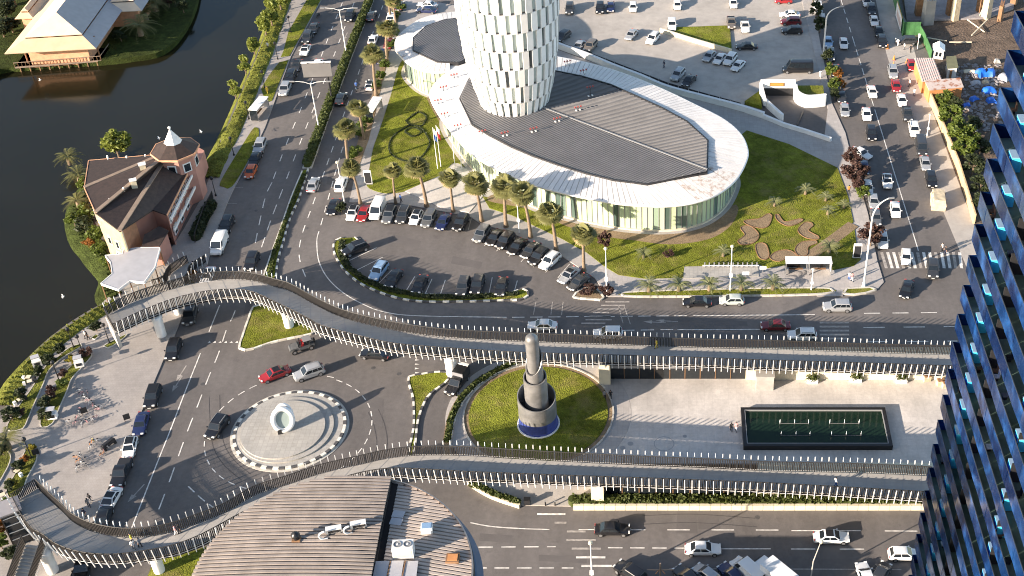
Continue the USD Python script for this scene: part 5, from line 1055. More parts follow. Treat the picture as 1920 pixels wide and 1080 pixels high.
t = tarp(1820, 135, 3.2, 1.1, .5, 'cream wrapped slab lying left of the blue tarpaulin tent', -8, 'cream', 'wrapped_slab', 'slab', 9); tarp(1883, 147, 2.2, 2.6, .9, 'grey plastic heap against the blue glass tower', 40, 'canopy', 'plastic_heap', 'plastic heap', 10); tarp(1870, 117, 1.3, 1.1, .8, 'pale boulder on the bare earth of the site', 0, 'concrete', 'boulder', 'boulder', 11)
g = np.random.default_rng(21); b = MB()
for k in range(420):
    u, v = g.uniform(1792, 1880), g.uniform(120, 245); c = G(u, v, .1); s = g.uniform(.15, .55); b.mesh(trimesh.creation.icosphere(0, s).apply_scale([1, g.uniform(.6, 1.2), g.uniform(.3, .7)]).apply_translation(c))
solo('rubble', b, M['rough_slab'], 'grey and brown rubble strewn between the tarpaulins and the green trees', 'rubble', kind='stuff')
for i, (u, v, w, h, m) in enumerate([(1723, 30, 2.0, 5.5, 'timber'), (1738, 44, 2.3, 6.0, 'concrete'), (1779, 30, 1.3, 6.0, 'timber'), (1789, 38, 1.4, 6.5, 'tan_tarp'), (1836, 24, 1.3, 6.0, 'timber'), (1848, 34, 1.6, 6.5, 'tan_tarp'), (1874, 40, .9, 3.8, 'timber'), (1900, 8, 1.3, 5, 'timber')]):
    lab = ['dark square concrete column nearest the green gate on the site', 'broad dark concrete column behind the green gate', 'dark column left of the sunlit timber column', 'sunlit tan column in the middle of the building site', 'rough brown column left of the crossed poles', 'sunlit splintered column above the crossed poles', 'short dark stump column right of the crossed poles', 'brown column beside the top of the blue glass tower'][i]
    c = G(u, v); t = thing('concrete_column', lab, 'column', c, 8 * i); part('shaft', MB().box((0, 0, h / 2), (w, w, h), taper=.94), M[m], t); r_ = MB()
    for k in range(9): a = k * 2 * math.pi / 9; r_.tube([(w * .4 * math.cos(a), w * .4 * math.sin(a), h), (w * .45 * math.cos(a), w * .45 * math.sin(a), h + 1.0 + .2 * (k % 3))], .05, 4)
    part('rebar', r_, M['timber'], t)
for i, (a_, b_, z0, z1, l) in enumerate([((1822, 66), (1852, 36), .4, 1.6, 'long pale pole leaning up to the splintered column'), ((1814, 37), (1846, 60), 1.2, .5, 'thin pale pole crossing under the long leaning pole'), ((1780, 79), (1822, 79), .5, .5, 'straight pale beam lying across the site behind the white hut'), ((1735, 70), (1775, 77), 1.2, .6, 'bent pale pole beside the straight beam'), ((1837, 29), (1848, 5), .5, 2.5, 'light pole leaning on the rough brown column')]):
    solo('pole', MB().tube([G(*a_, z0), G(*b_, z1)], .14, 6), M['cream'], l, 'pole')
t = thing('wrapped_load', 'bulky tan wrapped load parked behind the black car by the tan fence', 'load', (*G(1758, 385)[:2], 0), 84)
bb = trimesh.creation.box((3.6, 2.5, 2.3)).subdivide().subdivide().subdivide(); v = bb.vertices.copy(); v[:, 1] *= 1 - .18 * np.clip(v[:, 2], 0, 2); v += (meshkit.fbm(v * 1.3, 3, 3)[:, None] - .5) * .35; part('wrapping', MB().add(v + [0, 0, 1.15], bb.faces), M['tan_tarp'], t, 30)
for k in (-.9, .9): part('strap', MB().box((k, 0, 1.12), (.05, 2.4, 2.26)), M['ridge'], t)

# low building just below the picture, whose shade falls on the southern road
rsb = thing('roadside_building', kind='structure', loc=(-11.5, 91, 0))
part('wall', MB().box((0, 0, 4.6), (11, 8.5, 9.2)), M['concrete'], rsb); part('roof', MB().box((0, 0, 9.35), (11.6, 9, .25)), M['grey_roof'], rsb); part('roof_box', MB().box((2.5, 1.0, 10.2), (2.5, 2, 1.5)), M['white_metal'], rsb)
# ================================================================== palms, trees, shrubs
def palm_parts(t, seed, h=8.6, r=1.55):
    g = np.random.default_rng(seed); bend = g.normal(0, .42, 2)
    zz = np.linspace(0, h, 9); pts = np.c_[bend[0] * (zz / h) ** 2, bend[1] * (zz / h) ** 2, zz]
    part('trunk', MB().tube(pts, np.interp(zz, [0, .5, h * .5, h], [.34, .24, .19, .17]), 8), M['palm_bark'], t, True)
    top = pts[-1]; gr, de = MB(), MB()
    def frond(b, az, el, L, fan, droop):
        d = np.array([math.cos(az) * math.cos(el), math.sin(az) * math.cos(el), math.sin(el)]); s = np.array([-math.sin(az), math.cos(az), 0]); u = np.cross(s, d) * -1
        p0 = top + np.array([0, 0, g.uniform(-.3, .2)]); p1 = p0 + d * L * .5 - [0, 0, droop * .15]
        b.add([p0 - s * .03, p0 + s * .03, p1 + s * .03, p1 - s * .03], [[0, 1, 2, 3]])
        n = 10; V = [p1]; F = []
        for k in range(n):
            a = (k / (n - 1) - .5) * 2.6; dd = d * math.cos(a) + s * math.sin(a); m = p1 + dd * fan * .62 - [0, 0, droop * .25]; e = p1 + dd * fan * g.uniform(.85, 1.1) - [0, 0, droop * .9]; w = (s * math.cos(a) - d * math.sin(a)) * fan * .13
            i = len(V); V += [m - w, m + w, e]; F += [[0, i, i + 1], [i, i + 2, i + 1]]
        b.add(V, F)
    for k in range(46): frond(gr, g.uniform(0, 6.28), g.uniform(-.5, 1.5), r * g.uniform(.75, 1.25), r * g.uniform(.6, .8), g.uniform(.1, .55))
    for k in range(26): frond(de, g.uniform(0, 6.28), g.uniform(-1.25, -.4), r * .85, r * .62, g.uniform(.25, .6))
    part('crown', gr, M['palm_leaf'], t); part('dead_fronds', de, M['palm_dead'], t)
def date_parts(t, seed, h=1.2, L=2.3, m='date_leaf', n=26):
    g = np.random.default_rng(seed)
    part('trunk', MB().tube([(0, 0, 0), (0, 0, h * .5), (.03, 0, h)], [.35, .32, .22], 8), M['palm_bark'], t, True)
    b = MB()
    for k in range(n):
        az, el = g.uniform(0, 6.28), g.uniform(.15, 1.25); ll = L * g.uniform(.8, 1.1); P = []
        for s in np.linspace(0, 1, 7): P.append([math.cos(az) * ll * s * math.cos(el * (1 - .3 * s)), math.sin(az) * ll * s * math.cos(el * (1 - .3 * s)), h + ll * (s * math.sin(el) - .62 * s * s)])
        P = np.array(P); side = np.array([-math.sin(az), math.cos(az), 0]); b.tube(P, np.linspace(.04, .01, 7), 3, cap=False)
        for s in np.linspace(.12, .98, 15):
            p = np.array([np.interp(s, np.linspace(0, 1, 7), P[:, i]) for i in range(3)]); d = np.array([math.cos(az), math.sin(az), .1]); w = .42 * ll / 2.3 * (1 - .55 * abs(s - .4))
            for sg in (-1, 1): e = p + side * sg * w + d * w * .6 + [0, 0, .05 - .12]; b.add([p - d * .04, p + d * .05, e], [[0, 1, 2]])
    part('crown', b, M[m], t)
PALM = {}
def palm(u, v, label, h=8.6, r=1.55, group='fan palms along the hall pavement', var=0, z=.13):
    k = ('palm', var); c = G(u, v); loc = (c[0], c[1], z); g = np.random.default_rng(int(u * 7 + v)); rz, s = g.uniform(0, 360), h / 8.6
    sc_ = (s * r / 1.55, s * r / 1.55, s)
    if k not in PALM:
        t = thing('palm_tree', label, 'palm tree', loc, rz, group, scale=sc_); palm_parts(t, 40 + var); PALM[k] = t
    else: dup(PALM[k], 'palm_tree', label, 'palm tree', loc, rz, group, scale=sc_)
row = [(742, 382, 7.2), (800, 388, 8), (850, 398, 7.6), (903, 416, 8.6), (949, 426, 8.4), (995, 446, 9.0), (1043, 472, 8.6), (1095, 509, 8.8)]
for i, (u, v, h) in enumerate(row): palm(u, v, f'fan palm with dry skirt, {ORD[i]} from the left in the row before the hall', h * (.93 + .16 * ((i * 5) % 7) / 6), 2.0 + .35 * ((i * 3) % 5) / 4, var=i % 5)
for i, (u, v, h) in enumerate([(676, 382, 8.6), (655, 318, 8.2), (683, 262, 7.6), (706, 180, 8.4), (727, 122, 8.6), (745, 62, 8.4), (733, 40, 7.5)]):
    palm(u, v, f'boulevard fan palm in the planting strip, {ORD[i]} counting up from the car park', h * (.9 + .2 * ((i * 3) % 5) / 4), 1.95 + .4 * ((i * 2) % 5) / 4, 'fan palms in the boulevard planting strip', var=(i + 1) % 5)
DATE = {}
def date_palm(u, v, label, s=1.0, group=None, m='date_leaf', z=.2, name='date_palm', cat='palm tree'):
    c = G(u, v); loc = (c[0], c[1], z); g = np.random.default_rng(int(u * 3 + v))
    if m not in DATE: t = thing(name, label, cat, loc, 0, group, scale=s); date_parts(t, 3, m=m); DATE[m] = t
    else: dup(DATE[m], name, label, cat, loc, g.uniform(0, 360), group, scale=s)
for i, u in enumerate((1217, 1273, 1330, 1390, 1449)): date_palm(u, 548 - i * .9, f'young feathery date palm, {ORD[i]} from the left on the narrow verge by the main road', 1.05, 'young date palms on the verge')
for u, v, l, s in [(1207, 485, 'squat palm shrub nearest the corner of the car park on the east lawn', .8), (1452, 388, 'squat palm shrub at the top of the soil bed swirl', .8), (1510, 366, 'pale spiky shrub highest on the east lawn', .9), (1548, 378, 'pale spiky shrub right of the highest one on the east lawn', .75), (1552, 404, 'pale spiky shrub near the street on the east lawn', .8), (1554, 475, 'broad pale palm shrub beside the dirt path', 1.0), (1356, 482, 'palm shrub beside the slim pole left of the soil bed swirl', .85), (1582, 392, 'dark spiky shrub at the street edge of the east lawn', .7)]:
    date_palm(u, v, l, s, 'palm shrubs on the east lawn')
for u, v, l, s in [(265, 68, 'large feathery palm on the restaurant lawn', 2.0), (292, 22, 'feathery palm behind the large one near the restaurant', 2.0), (275, 40, 'feathery palm between the restaurant wing and the lawn edge', 1.7), (305, 8, 'feathery palm topmost on the restaurant lawn', 1.8), (132, 310, 'drooping palm at the lake edge left of the pink house', 1.3), (152, 345, 'drooping palm halfway along the lake side of the pink house', 1.4), (150, 392, 'drooping palm under the brown roof corner of the pink house', 1.3), (18, 842, 'feathery palm at the left edge of the west plaza', 1.3)]:
    date_palm(u, v, l, s, 'feathery palms by the lake', 'palm_leaf')
TREE = {}
def crown_pts(n, rx, ry, rz, seed, lumps=14, hollow=.45):
    g = np.random.default_rng(seed); c = g.normal(size=(lumps, 3)); c /= np.linalg.norm(c, axis=1, keepdims=True); c *= g.uniform(hollow, .95, (lumps, 1)); k = g.integers(0, lumps, n)
    d = g.normal(size=(n, 3)); d /= np.linalg.norm(d, axis=1, keepdims=True); return (c[k] + d * (g.uniform(.1, .36, (n, 1)))) * [rx, ry, rz]
def tree(name, key, u, v, label, h, r, m, group=None, z=.1, n=1500, size=.33, flat=.6, cat='tree', trunk=.35, rz_=None):
    c = G(u, v); loc = (c[0], c[1], z); g = np.random.default_rng(int(u * 5 + v)); rot = g.uniform(0, 360); s = (r / 2, r / 2, h / 5)
    if key in TREE: return dup(TREE[key], name, label, cat, loc, rot, group, scale=s)
    t = thing(name, label, cat, loc, rot, group, scale=s); b = MB().tube([(0, 0, 0), (.05, .02, 1.2), (.1, 0, 3.2)], [.16, .13, .06], 7); g = np.random.default_rng(len(key))
    for k in range(6): a = k * 1.05 + g.uniform(0, .5); b.tube([(.05, .02, 1.2 + .2 * k), (.9 * math.cos(a), .9 * math.sin(a), 2.6 + .25 * k)], [.06, .02], 5)
    part('trunk', b, M['bark'], t); ck = 2.0 if trunk < .5 else 1.7
    pts = crown_pts(n, 2.0, 2.0, 1.75, len(key) + 3, 16) + [0, 0, 5 - 1.9]; pts = pts[pts[:, 2] > .4]; part('crown', MB().leaves(pts, len(pts), size, 7, flat), M[m], t); TREE[key] = t; return t
# willows and trees on the lake bank
for i, (u, v, h, r) in enumerate([(512, 52, 6.5, 2.8), (500, 68, 5.0, 2.2), (478, 104, 4.2, 1.8), (462, 140, 4.2, 1.9), (443, 186, 4.0, 1.8), (528, 22, 6, 2.6), (536, 4, 6, 2.6)]):
    tree('willow_tree', 'willow', u, v, f'bright green willow on the lake bank, {ORD[i]} ' + ['and largest beside the wide lake view', 'just below the largest', 'by the upper lamp posts', 'by the middle of the bank', 'nearest the pink house', 'near the top edge of the picture', 'touching the top edge of the picture'][i], h, r, 'willow', 'willows on the lake bank', n=1700, size=.36)
tree('tree', 'green', 225, 300, 'round bright green tree behind the roof of the pink house', 6, 2.9, 'willow', size=.36)
for i, (u, v, h, r, m) in enumerate([(172, 412, 3.5, 2.2, 'leaf'), (163, 440, 3.2, 2.0, 'leaf_dark'), (185, 455, 3.0, 2.0, 'leaf'), (190, 478, 2.4, 1.7, 'leaf'), (172, 465, 2.0, 1.3, 'leaf_orange'), (205, 500, 2.2, 1.6, 'leaf'), (142, 425, 3, 1.7, 'leaf'), (178, 385, 3.5, 1.8, 'leaf_dark'), (165, 360, 3.5, 1.7, 'leaf')]):
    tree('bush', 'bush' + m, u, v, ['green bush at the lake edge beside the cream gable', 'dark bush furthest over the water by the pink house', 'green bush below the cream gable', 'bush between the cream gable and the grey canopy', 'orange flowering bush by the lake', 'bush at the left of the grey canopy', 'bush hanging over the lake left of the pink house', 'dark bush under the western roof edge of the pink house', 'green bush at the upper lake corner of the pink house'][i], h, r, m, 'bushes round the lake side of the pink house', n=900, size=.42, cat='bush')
for i, (u, v, h, r) in enumerate([(1598, 316, 4.2, 2.0), (1603, 345, 4.6, 2.4), (1607, 358, 4.0, 1.9), (1632, 462, 4.6, 2.1), (1138, 556, 2.2, 1.2)]):
    tree('red_leaf_tree', 'redtree', u, v, ['dark red leaved street tree beside the white car pulling out', 'dark red leaved street tree, middle of the clump of three', 'dark red leaved street tree, lowest of the clump of three', 'dark red leaved street tree above the white car by the crossing', 'small red leaved tree beside the tall lamp at the car park corner'][i], h, r, 'leaf_red', 'red leaved street trees', n=1300)
tree('red_leaf_tree', 'redtree', 1135, 470, 'dark red leaved sapling on the east lawn near the eighth palm', 4.0, 1.1, 'leaf_red'); tree('bush', 'bushleaf_red', 1253, 484, 'small dark red shrub on the east lawn', 1.4, .9, 'leaf_red', cat='bush', n=800, size=.42)
tree('bush', 'bushleaf_red', 1103, 553, 'rusty red shrub on the kerbed planter at the car park exit', 1.6, 1.5, 'leaf_red', cat='bush')
tree('bush', 'bushleaf_dark', 641, 400, 'dark shrub between the first two cars of the palm row', 2.2, 1.1, 'leaf_dark', cat='bush', n=800, size=.42)
for i, (u, v, h, r, m) in enumerate([(1524, 8, 3.5, 1.7, 'leaf_dark'), (1529, 35, 3.8, 1.7, 'leaf_dark'), (1537, 62, 3.6, 1.6, 'leaf_dark'), (1549, 118, 3.2, 1.5, 'leaf_dark'), (1557, 145, 3.4, 1.6, 'leaf'), (1563, 172, 3.2, 1.5, 'leaf'), (1571, 152, 2.6, 1.2, 'leaf_orange'), (1576, 168, 2.4, 1.1, 'leaf_orange'), (1565, 188, 2.6, 1.2, 'leaf_dark'), (1618, 375, 3.0, 1.3, 'leaf')]):
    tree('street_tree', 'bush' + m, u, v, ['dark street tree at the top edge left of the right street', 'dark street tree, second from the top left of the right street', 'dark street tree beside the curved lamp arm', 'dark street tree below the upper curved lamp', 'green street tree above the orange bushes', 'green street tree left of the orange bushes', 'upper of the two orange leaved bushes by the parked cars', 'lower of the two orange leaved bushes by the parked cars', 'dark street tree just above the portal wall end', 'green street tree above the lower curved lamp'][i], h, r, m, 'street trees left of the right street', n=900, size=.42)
for i, (u, v, h, r, m) in enumerate([(1770, 205, 4, 2.2, 'leaf'), (1782, 238, 5, 2.6, 'leaf'), (1795, 268, 5.5, 2.8, 'leaf'), (1808, 300, 5, 2.7, 'leaf'), (1790, 212, 3.6, 2.0, 'leaf_dark'), (1822, 330, 4, 2.4, 'leaf_dark'), (1835, 365, 3.5, 2.2, 'leaf_dark'), (1818, 250, 3.2, 2.2, 'leaf_dark'), (1836, 290, 3, 2.2, 'leaf_dark'), (1842, 395, 3.2, 2.2, 'leaf_dark'), (1815, 280, 5, 2.4, 'leaf')]):
    tree('tree', 'wild' + m, u, v, f'{"bright green" if m == "leaf" else "dark green"} wild tree behind the tan fence, {ORD[i]} ' + ['right under the orange shed', 'from the orange shed downwards', 'and tallest in the clump middle', 'lowest of the bright ones', 'in the gap below the rubble', 'in the shade beside the fence', 'low down near the fence end', 'between the clump and the rubble', 'nearest the blue glass tower', 'at the lower end of the fence', 'on the right side of the clump'][i], h, r, m, 'wild trees behind the tan fence', n=1500, size=.34)
for i, (u, v, h, r) in enumerate([(15, 40, 5, 3), (30, 10, 6, 3), (8, 70, 4, 2.6), (25, 62, 3.4, 2.2), (245, 40, 4, 2), (228, 78, 2.6, 1.8), (2, 15, 6, 3), (330, 10, 4, 1.8), (345, 25, 3, 1.5)]):
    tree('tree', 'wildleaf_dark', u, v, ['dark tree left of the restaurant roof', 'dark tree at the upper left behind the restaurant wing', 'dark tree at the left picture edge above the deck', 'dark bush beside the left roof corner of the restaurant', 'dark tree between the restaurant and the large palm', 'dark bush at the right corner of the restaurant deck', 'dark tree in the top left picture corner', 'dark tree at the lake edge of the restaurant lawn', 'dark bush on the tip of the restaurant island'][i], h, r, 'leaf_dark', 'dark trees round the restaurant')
tree('red_leaf_tree', 'redtree', 318, 14, 'small tree with red flowers on the restaurant lawn', 3, 1.3, 'leaf_red')
for i, (u, v) in enumerate([(752, 20), (742, 36), (738, 70), (735, 92), (722, 128), (716, 150), (706, 168), (678, 245), (672, 258), (690, 232), (662, 300), (668, 290)]):
    tree('shrub', 'bushleaf', u, v, f'green shrub in the boulevard planting strip, {ORD[i]} from the top', 1.9, 1.35, 'leaf', 'shrubs in the boulevard planting strip', cat='shrub', n=900, size=.42)
# west plaza planting beds with shrubs
BEDW = [[(151, 647), (130, 655), (109, 672), (87, 689), (61, 730), (37, 763), (15, 800), (22, 810), (44, 805), (48, 798), (65, 757), (81, 722), (92, 696), (118, 672), (152, 652)], [(157, 665), (130, 693), (111, 718), (96, 748), (81, 774), (78, 802), (98, 796), (111, 767), (126, 733), (135, 711), (155, 689), (172, 668), (166, 660)], [(61, 839), (49, 847), (41, 868), (28, 894), (14, 918), (22, 937), (41, 923), (51, 898), (69, 861)], [(0, 841), (20, 857), (8, 890), (-20, 925), (-25, 850)], [(172, 635), (182, 629), (187, 630), (182, 636), (176, 638)], [(196, 651), (205, 645), (238, 629), (226, 640), (206, 653)]]
for i, bpx in enumerate(BEDW):
    p = Polygon(spline(GP(bpx)[:, :2], True, .8)).buffer(0); t = thing('planting_bed', ['long curved planting bed nearest the lake on the west plaza', 'long curved planting bed in the middle of the west plaza', 'planting bed with a lamp and yellow bush on the west plaza', 'planting bed at the left edge of the west plaza', 'tiny planting bed by the couple on the west plaza', 'narrow planting bed at the end wall of the northern footbridge'][i], 'planting bed', (*p.centroid.coords[0], 0))
    part('grass', MB().prism(p, .1, .24), M['bank'], t, local=False); part('edging', MB().prism(p.buffer(.12).difference(p), .1, .28), M['kerb'], t, local=False)
for i, (u, v, h, r, m, l) in enumerate([(117, 668, 3.2, 1.3, 'leaf_dark', 'round dark topiary nearest the lamp posts on the lakeside bed'), (97, 688, 3.2, 1.7, 'leaf_dark', 'broad round dark topiary on the lakeside bed'), (137, 684, 2.2, 1.2, 'leaf_yellow', 'yellow bush on the middle bed'), (164, 671, 2.2, 1.4, 'leaf_red', 'dark red bush at the upper end of the middle bed'), (74, 708, 2.6, 1.3, 'leaf_dark', 'dark shrub by the white tables of the lakeside bed'), (45, 750, 2.6, 1.5, 'leaf_dark', 'dark shrub halfway down the lakeside bed'), (25, 790, 2.8, 2.0, 'leaf_dark', 'dark shrub at the lower end of the lakeside bed'), (40, 782, 2.4, 1.2, 'leaf_red', 'dark red shrub at the lower end of the lakeside bed'), (121, 710, 2.2, 1.0, 'leaf_red', 'dark red shrub in the middle of the middle bed'), (118, 727, 2.0, 1.3, 'leaf', 'green shrub below the small lamp on the middle bed'), (100, 747, 2.6, 1.3, 'leaf_red', 'purple dark shrub on the middle bed'), (92, 766, 2.6, 1.8, 'leaf_dark', 'dark green shrub low on the middle bed'), (88, 790, 2.6, 1.6, 'leaf_dark', 'dark shrub at the lowest end of the middle bed'),
                                  (62, 848, 1.8, .9, 'leaf_yellow', 'yellow bush under the lamp at the lower beds'), (49, 868, 1.6, .9, 'leaf_orange', 'orange bush on the lower bed'), (40, 882, 2.4, 1.4, 'leaf_dark', 'dark shrub below the orange bush'), (27, 912, 1.6, 1.0, 'leaf_yellow', 'yellow bush beside the end railing of the southern footbridge'), (20, 922, 2.2, 1.2, 'leaf_dark', 'dark shrub beside the end railing of the southern footbridge'), (8, 855, 2.8, 1.5, 'leaf_dark', 'dark shrub at the left picture edge of the west plaza'), (182, 622, 2.4, 1.5, 'leaf_dark', 'dark green bush by the end wall of the northern footbridge'), (12, 965, 3, 1.8, 'leaf', 'green bush left of the glazed lift tower'), (8, 1000, 3, 1.8, 'leaf_orange', 'orange green bush left of the lift tower at the picture edge'), (25, 1050, 3, 1.7, 'leaf_dark', 'dark bush at the foot of the grey stair'), (5, 1030, 2.8, 1.6, 'leaf', 'green bush in the lower left picture corner'), (363, 520, 1.8, 1.0, 'leaf_orange', 'orange bush between the ramp railing and the white parked car'), (288, 575, 1.4, .9, 'leaf', 'small yellow green bush below the grey canopy'), (362, 535, 1.2, .8, 'leaf_dark', 'small dark bush at the foot of the ramp railing')]):
    tree('bush', 'bush' + m, u, v, l, h * .8, r * .72, m, cat='bush', n=900, size=.42)
# bushes on the house street side
for i, (u, v) in enumerate([(330, 425), (322, 440), (340, 405), (352, 380), (312, 460), (300, 482)]):
    tree('bush', 'bushleaf_dark' if i % 2 else 'bushleaf_red', u, v, f'bush along the street side of the pink house, {ORD[i]} of six', 1.8, 1.1, 'leaf_dark' if i % 2 else 'leaf_red', 'bushes along the street side of the pink house', cat='bush')

# ================================================================== lamps, poles, signs
LAMP = {}
def put(key, name, label, cat, u, v, build, rz=0, group=None, z=.12, scale=None):
    c = G(u, v); loc = (c[0], c[1], z)
    if key in LAMP: return dup(LAMP[key], name, label, cat, loc, rz, group, scale)
    t = thing(name, label, cat, loc, rz, group, scale=scale); build(t); LAMP[key] = t; return t
def double_arm(t):
    part('pole', MB().tube([(0, 0, 0), (0, 0, 5), (0, 0, 10.6)], [.16, .12, .08], 8), M['white_metal'], t)
    for s in (-1, 1):
        part('arm', MB().tube([(0, 0, 10.3), (s * 1.2, 0, 10.75), (s * 3.2, 0, 10.9)], [.07, .06, .05], 6), M['white_metal'], t); part('lamp_head', MB().box((s * 3.5, 0, 10.88), (.9, .28, .14)), M['steel'], t)
    part('base', MB().lathe([(.3, 0), (.26, .4), (.16, .5)], n=10), M['white_metal'], t)
put('double', 'street_lamp', 'white double armed street lamp on the median near the black car', 'street lamp', 650, 103, double_arm); put('double', 'street_lamp', 'white double armed street lamp on the median below the billboard', 'street lamp', 599, 246, double_arm)
def curved(t):
    a = np.linspace(0, 1.35, 10); P = np.vstack([[(0, 0, 0), (0, 0, 4.5), (0, 0, 9)], np.c_[3.4 * (1 - np.cos(a)), 0 * a, 9 + 2.6 * np.sin(a)]])
    part('mast', MB().tube(P, np.linspace(.19, .07, len(P)), 8), M['white_metal'], t, True); part('lamp_head', MB().box((P[-1][0] + .4, 0, P[-1][2] + .02), (1.0, .32, .14)), M['steel'], t); part('base', MB().lathe([(.34, 0), (.3, .5), (.2, .6)], n=10), M['white_metal'], t)
put('curved', 'curved_lamp', 'tall curved white lamp mast at the street corner by the bus shelter', 'street lamp', 1619, 538, curved, 8, scale=(.9, .9, 1.5)); put('curved', 'curved_lamp', 'tall curved white lamp mast beside the dark trees by the north car park', 'street lamp', 1543, 108, curved, 8)
def straight(t):
    part('pole', MB().tube([(0, 0, 0), (0, 0, 9.4)], [.13, .07], 8), M['white_metal'], t); part('lamp_head', MB().mesh(trimesh.creation.icosphere(1, .3).apply_translation([0, 0, 9.6])), M['cream'], t); part('box', MB().box((0, -.16, 3.6), (.5, .3, .7)), M['white'], t)
for u, v, l, s in [(1138, 556, 'white lamp pole at the car park corner beside the small red leaved tree', 1.0), (1369, 547, 'slim white pole on the verge between the third and fourth date palms', .95), (974, 437, 'slim white pole among the palms behind the dark cars', .75), (647, 386, 'slim white pole behind the first cars of the palm row', .95), (1111, 1104, 'globe topped lamp pole at the bottom of the southern road', .9), (1521, 545, 'short white pole in front of the bus shelter', .45), (1738, 256, 'thin white pole at the tan fence', .5), (55, 1006, 'thin pale pole by the lift tower', .4)]:
    put('straight', 'lamp_pole', l, 'lamp pole', u, v, straight, 0, 'white lamp poles', scale=(1, 1, s))
t = put('bent', 'lamp_pole', 'bent grey lamp pole with lamp over the white car on the southern road', 'lamp pole', 1519, 1092, lambda t: (part('pole', MB().tube([(0, 0, 0), (.1, 0, 4), (.75, 0, 7.6)], [.1, .08, .06], 8), M['concrete'], t), part('lamp_head', MB().mesh(trimesh.creation.icosphere(1, .26).apply_translation([.8, 0, 7.7])), M['cream'], t)))
t = put('cross', 'utility_pole', 'rusty T shaped mast with crossbar at the bottom picture edge', 'utility pole', 1238, 1102, lambda t: (part('post', MB().tube([(0, 0, 0), (0, 0, 4.6)], .11, 6), M['ridge'], t), part('crossbar', MB().tube([(-1.7, 0, 3.4), (1.7, 0, 3.4)], .08, 6), M['ridge'], t), part('brace', MB().tube([(-.6, 0, 2.6), (0, 0, 3.6), (.6, 0, 2.6)], .05, 5), M['orange_board'], t)))
def black_lamp(t):
    part('post', MB().tube([(0, 0, 0), (0, 0, 3.4)], [.09, .05], 8), M['black_paint'], t); part('lantern', MB().lathe([(.05, 3.4), (.3, 3.6), (.3, 3.9), (.12, 4.1), (0, 4.12)], n=10), M['black_paint'], t); part('base', MB().lathe([(.2, 0), (.16, .35), (.08, .45)], n=10), M['black_paint'], t)
for i, (u, v) in enumerate([(546, 62), (521, 112), (497, 166), (467, 224), (439, 292), (405, 368), (139, 653), (157, 667), (206, 645), (112, 716), (60, 860)]):
    put('black', 'promenade_lamp', 'small black promenade lantern ' + ['highest on the lake walk', 'second from the top of the lake walk', 'third from the top of the lake walk beside the grass', 'on the lake walk beside the bus shelter', 'on the lake walk beside the turret of the pink house', 'at the head of the dark railing by the pink house', 'at the round dark topiary on the west plaza', 'at the dark red bush on the west plaza', 'by the end wall of the northern footbridge', 'above the purple shrub on the west plaza', 'above the yellow bush on the lower west plaza'][i], 'street lamp', u, v, black_lamp, 0, 'black promenade lanterns')
# flagpoles
fc = {0: ('cloth_blue', 'cloth_white'), 1: ('cloth_red', 'cloth_white')}
for i, (u, v) in enumerate([(821, 318), (827, 314), (855, 328), (866, 318), (876, 312), (886, 305)]):
    c = G(u, v); t = thing('flagpole', ['white flagpole with a blue and white flag on the west lawn', 'white flagpole with a red and white flag on the west lawn', 'bare white flagpole at the corner of the paved triangle', 'bare white flagpole second along the paved triangle', 'bare white flagpole third along the paved triangle', 'bare white flagpole nearest the hall wall'][i], 'flagpole', (*c[:2], .2))
    part('pole', MB().tube([(0, 0, 0), (0, 0, 9)], [.09, .05], 8), M['white_metal'], t)
    if i < 2:
        X = np.linspace(0, 1.5, 8); f_ = MB(); f2 = MB()
        for b_, z0, z1 in ((f_, 6.4, 7.6), (f2, 7.6, 8.8)):
            V = np.array([[x * .35 + .05, .12 * math.sin(x * 5), z - x * .5] for x in X for z in (z0, z1)]); b_.add(V, [[2 * k, 2 * k + 2, 2 * k + 3, 2 * k + 1] for k in range(7)])
        part('flag', f_, M[fc[i][0]], t); part('flag', f2, M[fc[i][1]], t)
solo('paved_triangle', MB().prism(poly([(823, 332), (850, 312), (872, 318), (900, 316), (918, 322), (905, 370), (880, 400), (830, 392), (760, 360)]), .1, .228), M['plaza'], kind='structure')
# billboard
t = thing('billboard', 'large billboard seen from its grey back on a single dark post in the median', 'billboard', (*G(623, 190)[:2], .1), 4)
part('post', MB().tube([(0, 0, 0), (0, 0, 5.6)], .2, 10), M['dark'], t); part('panel', MB().box((-1.9, 0, 7.2), (5.7, .3, 3.1)), M['roof_dark'], t); part('frame', MB().box((-1.9, .05, 8.82), (5.9, .5, .14)), M['white'], t); part('frame', MB().box((-1.9, .05, 5.58), (5.9, .5, .14)), M['dark'], t)
for s in (-1, 1): part('lamp', MB().tube([(-1.9 + s * 1.6, -.1, 8.8), (-1.9 + s * 1.6, -.7, 8.9)], .07, 5), M['dark'], t)
# bus shelters
def shelter(label, u, v, L, rz, sections=1):
    t = thing('bus_shelter', label, 'bus shelter', (*G(u, v)[:2], .13), rz)
    for k in range(sections):
        w = L / sections; x = -L / 2 + w * (k + .5)
        part('roof', MB().box((x, 0, 2.6), (w - .08, 1.9, .16)), M['white'], t); part('back_panel', MB().box((x, .85, 1.4), (w - .2, .06, 2.0)), M['glass_dark'], t); part('bench', MB().box((x, .45, .45), (w * .6, .4, .08)), M['timber'], t)
        for s in (-1, 1): part('post', MB().box((x + s * (w / 2 - .12), .8, 1.28), (.1, .1, 2.5)), M['steel'], t); part('post', MB().box((x + s * (w / 2 - .12), -.75, 1.28), (.1, .1, 2.5)), M['steel'], t)
    part('side_panel', MB().box((-L / 2 + .06, 0, 1.35), (.06, 1.5, 2.2)), M['glass_dark'], t); part('side_panel', MB().box((L / 2 - .06, 0, 1.35), (.06, 1.5, 2.2)), M['white'], t)
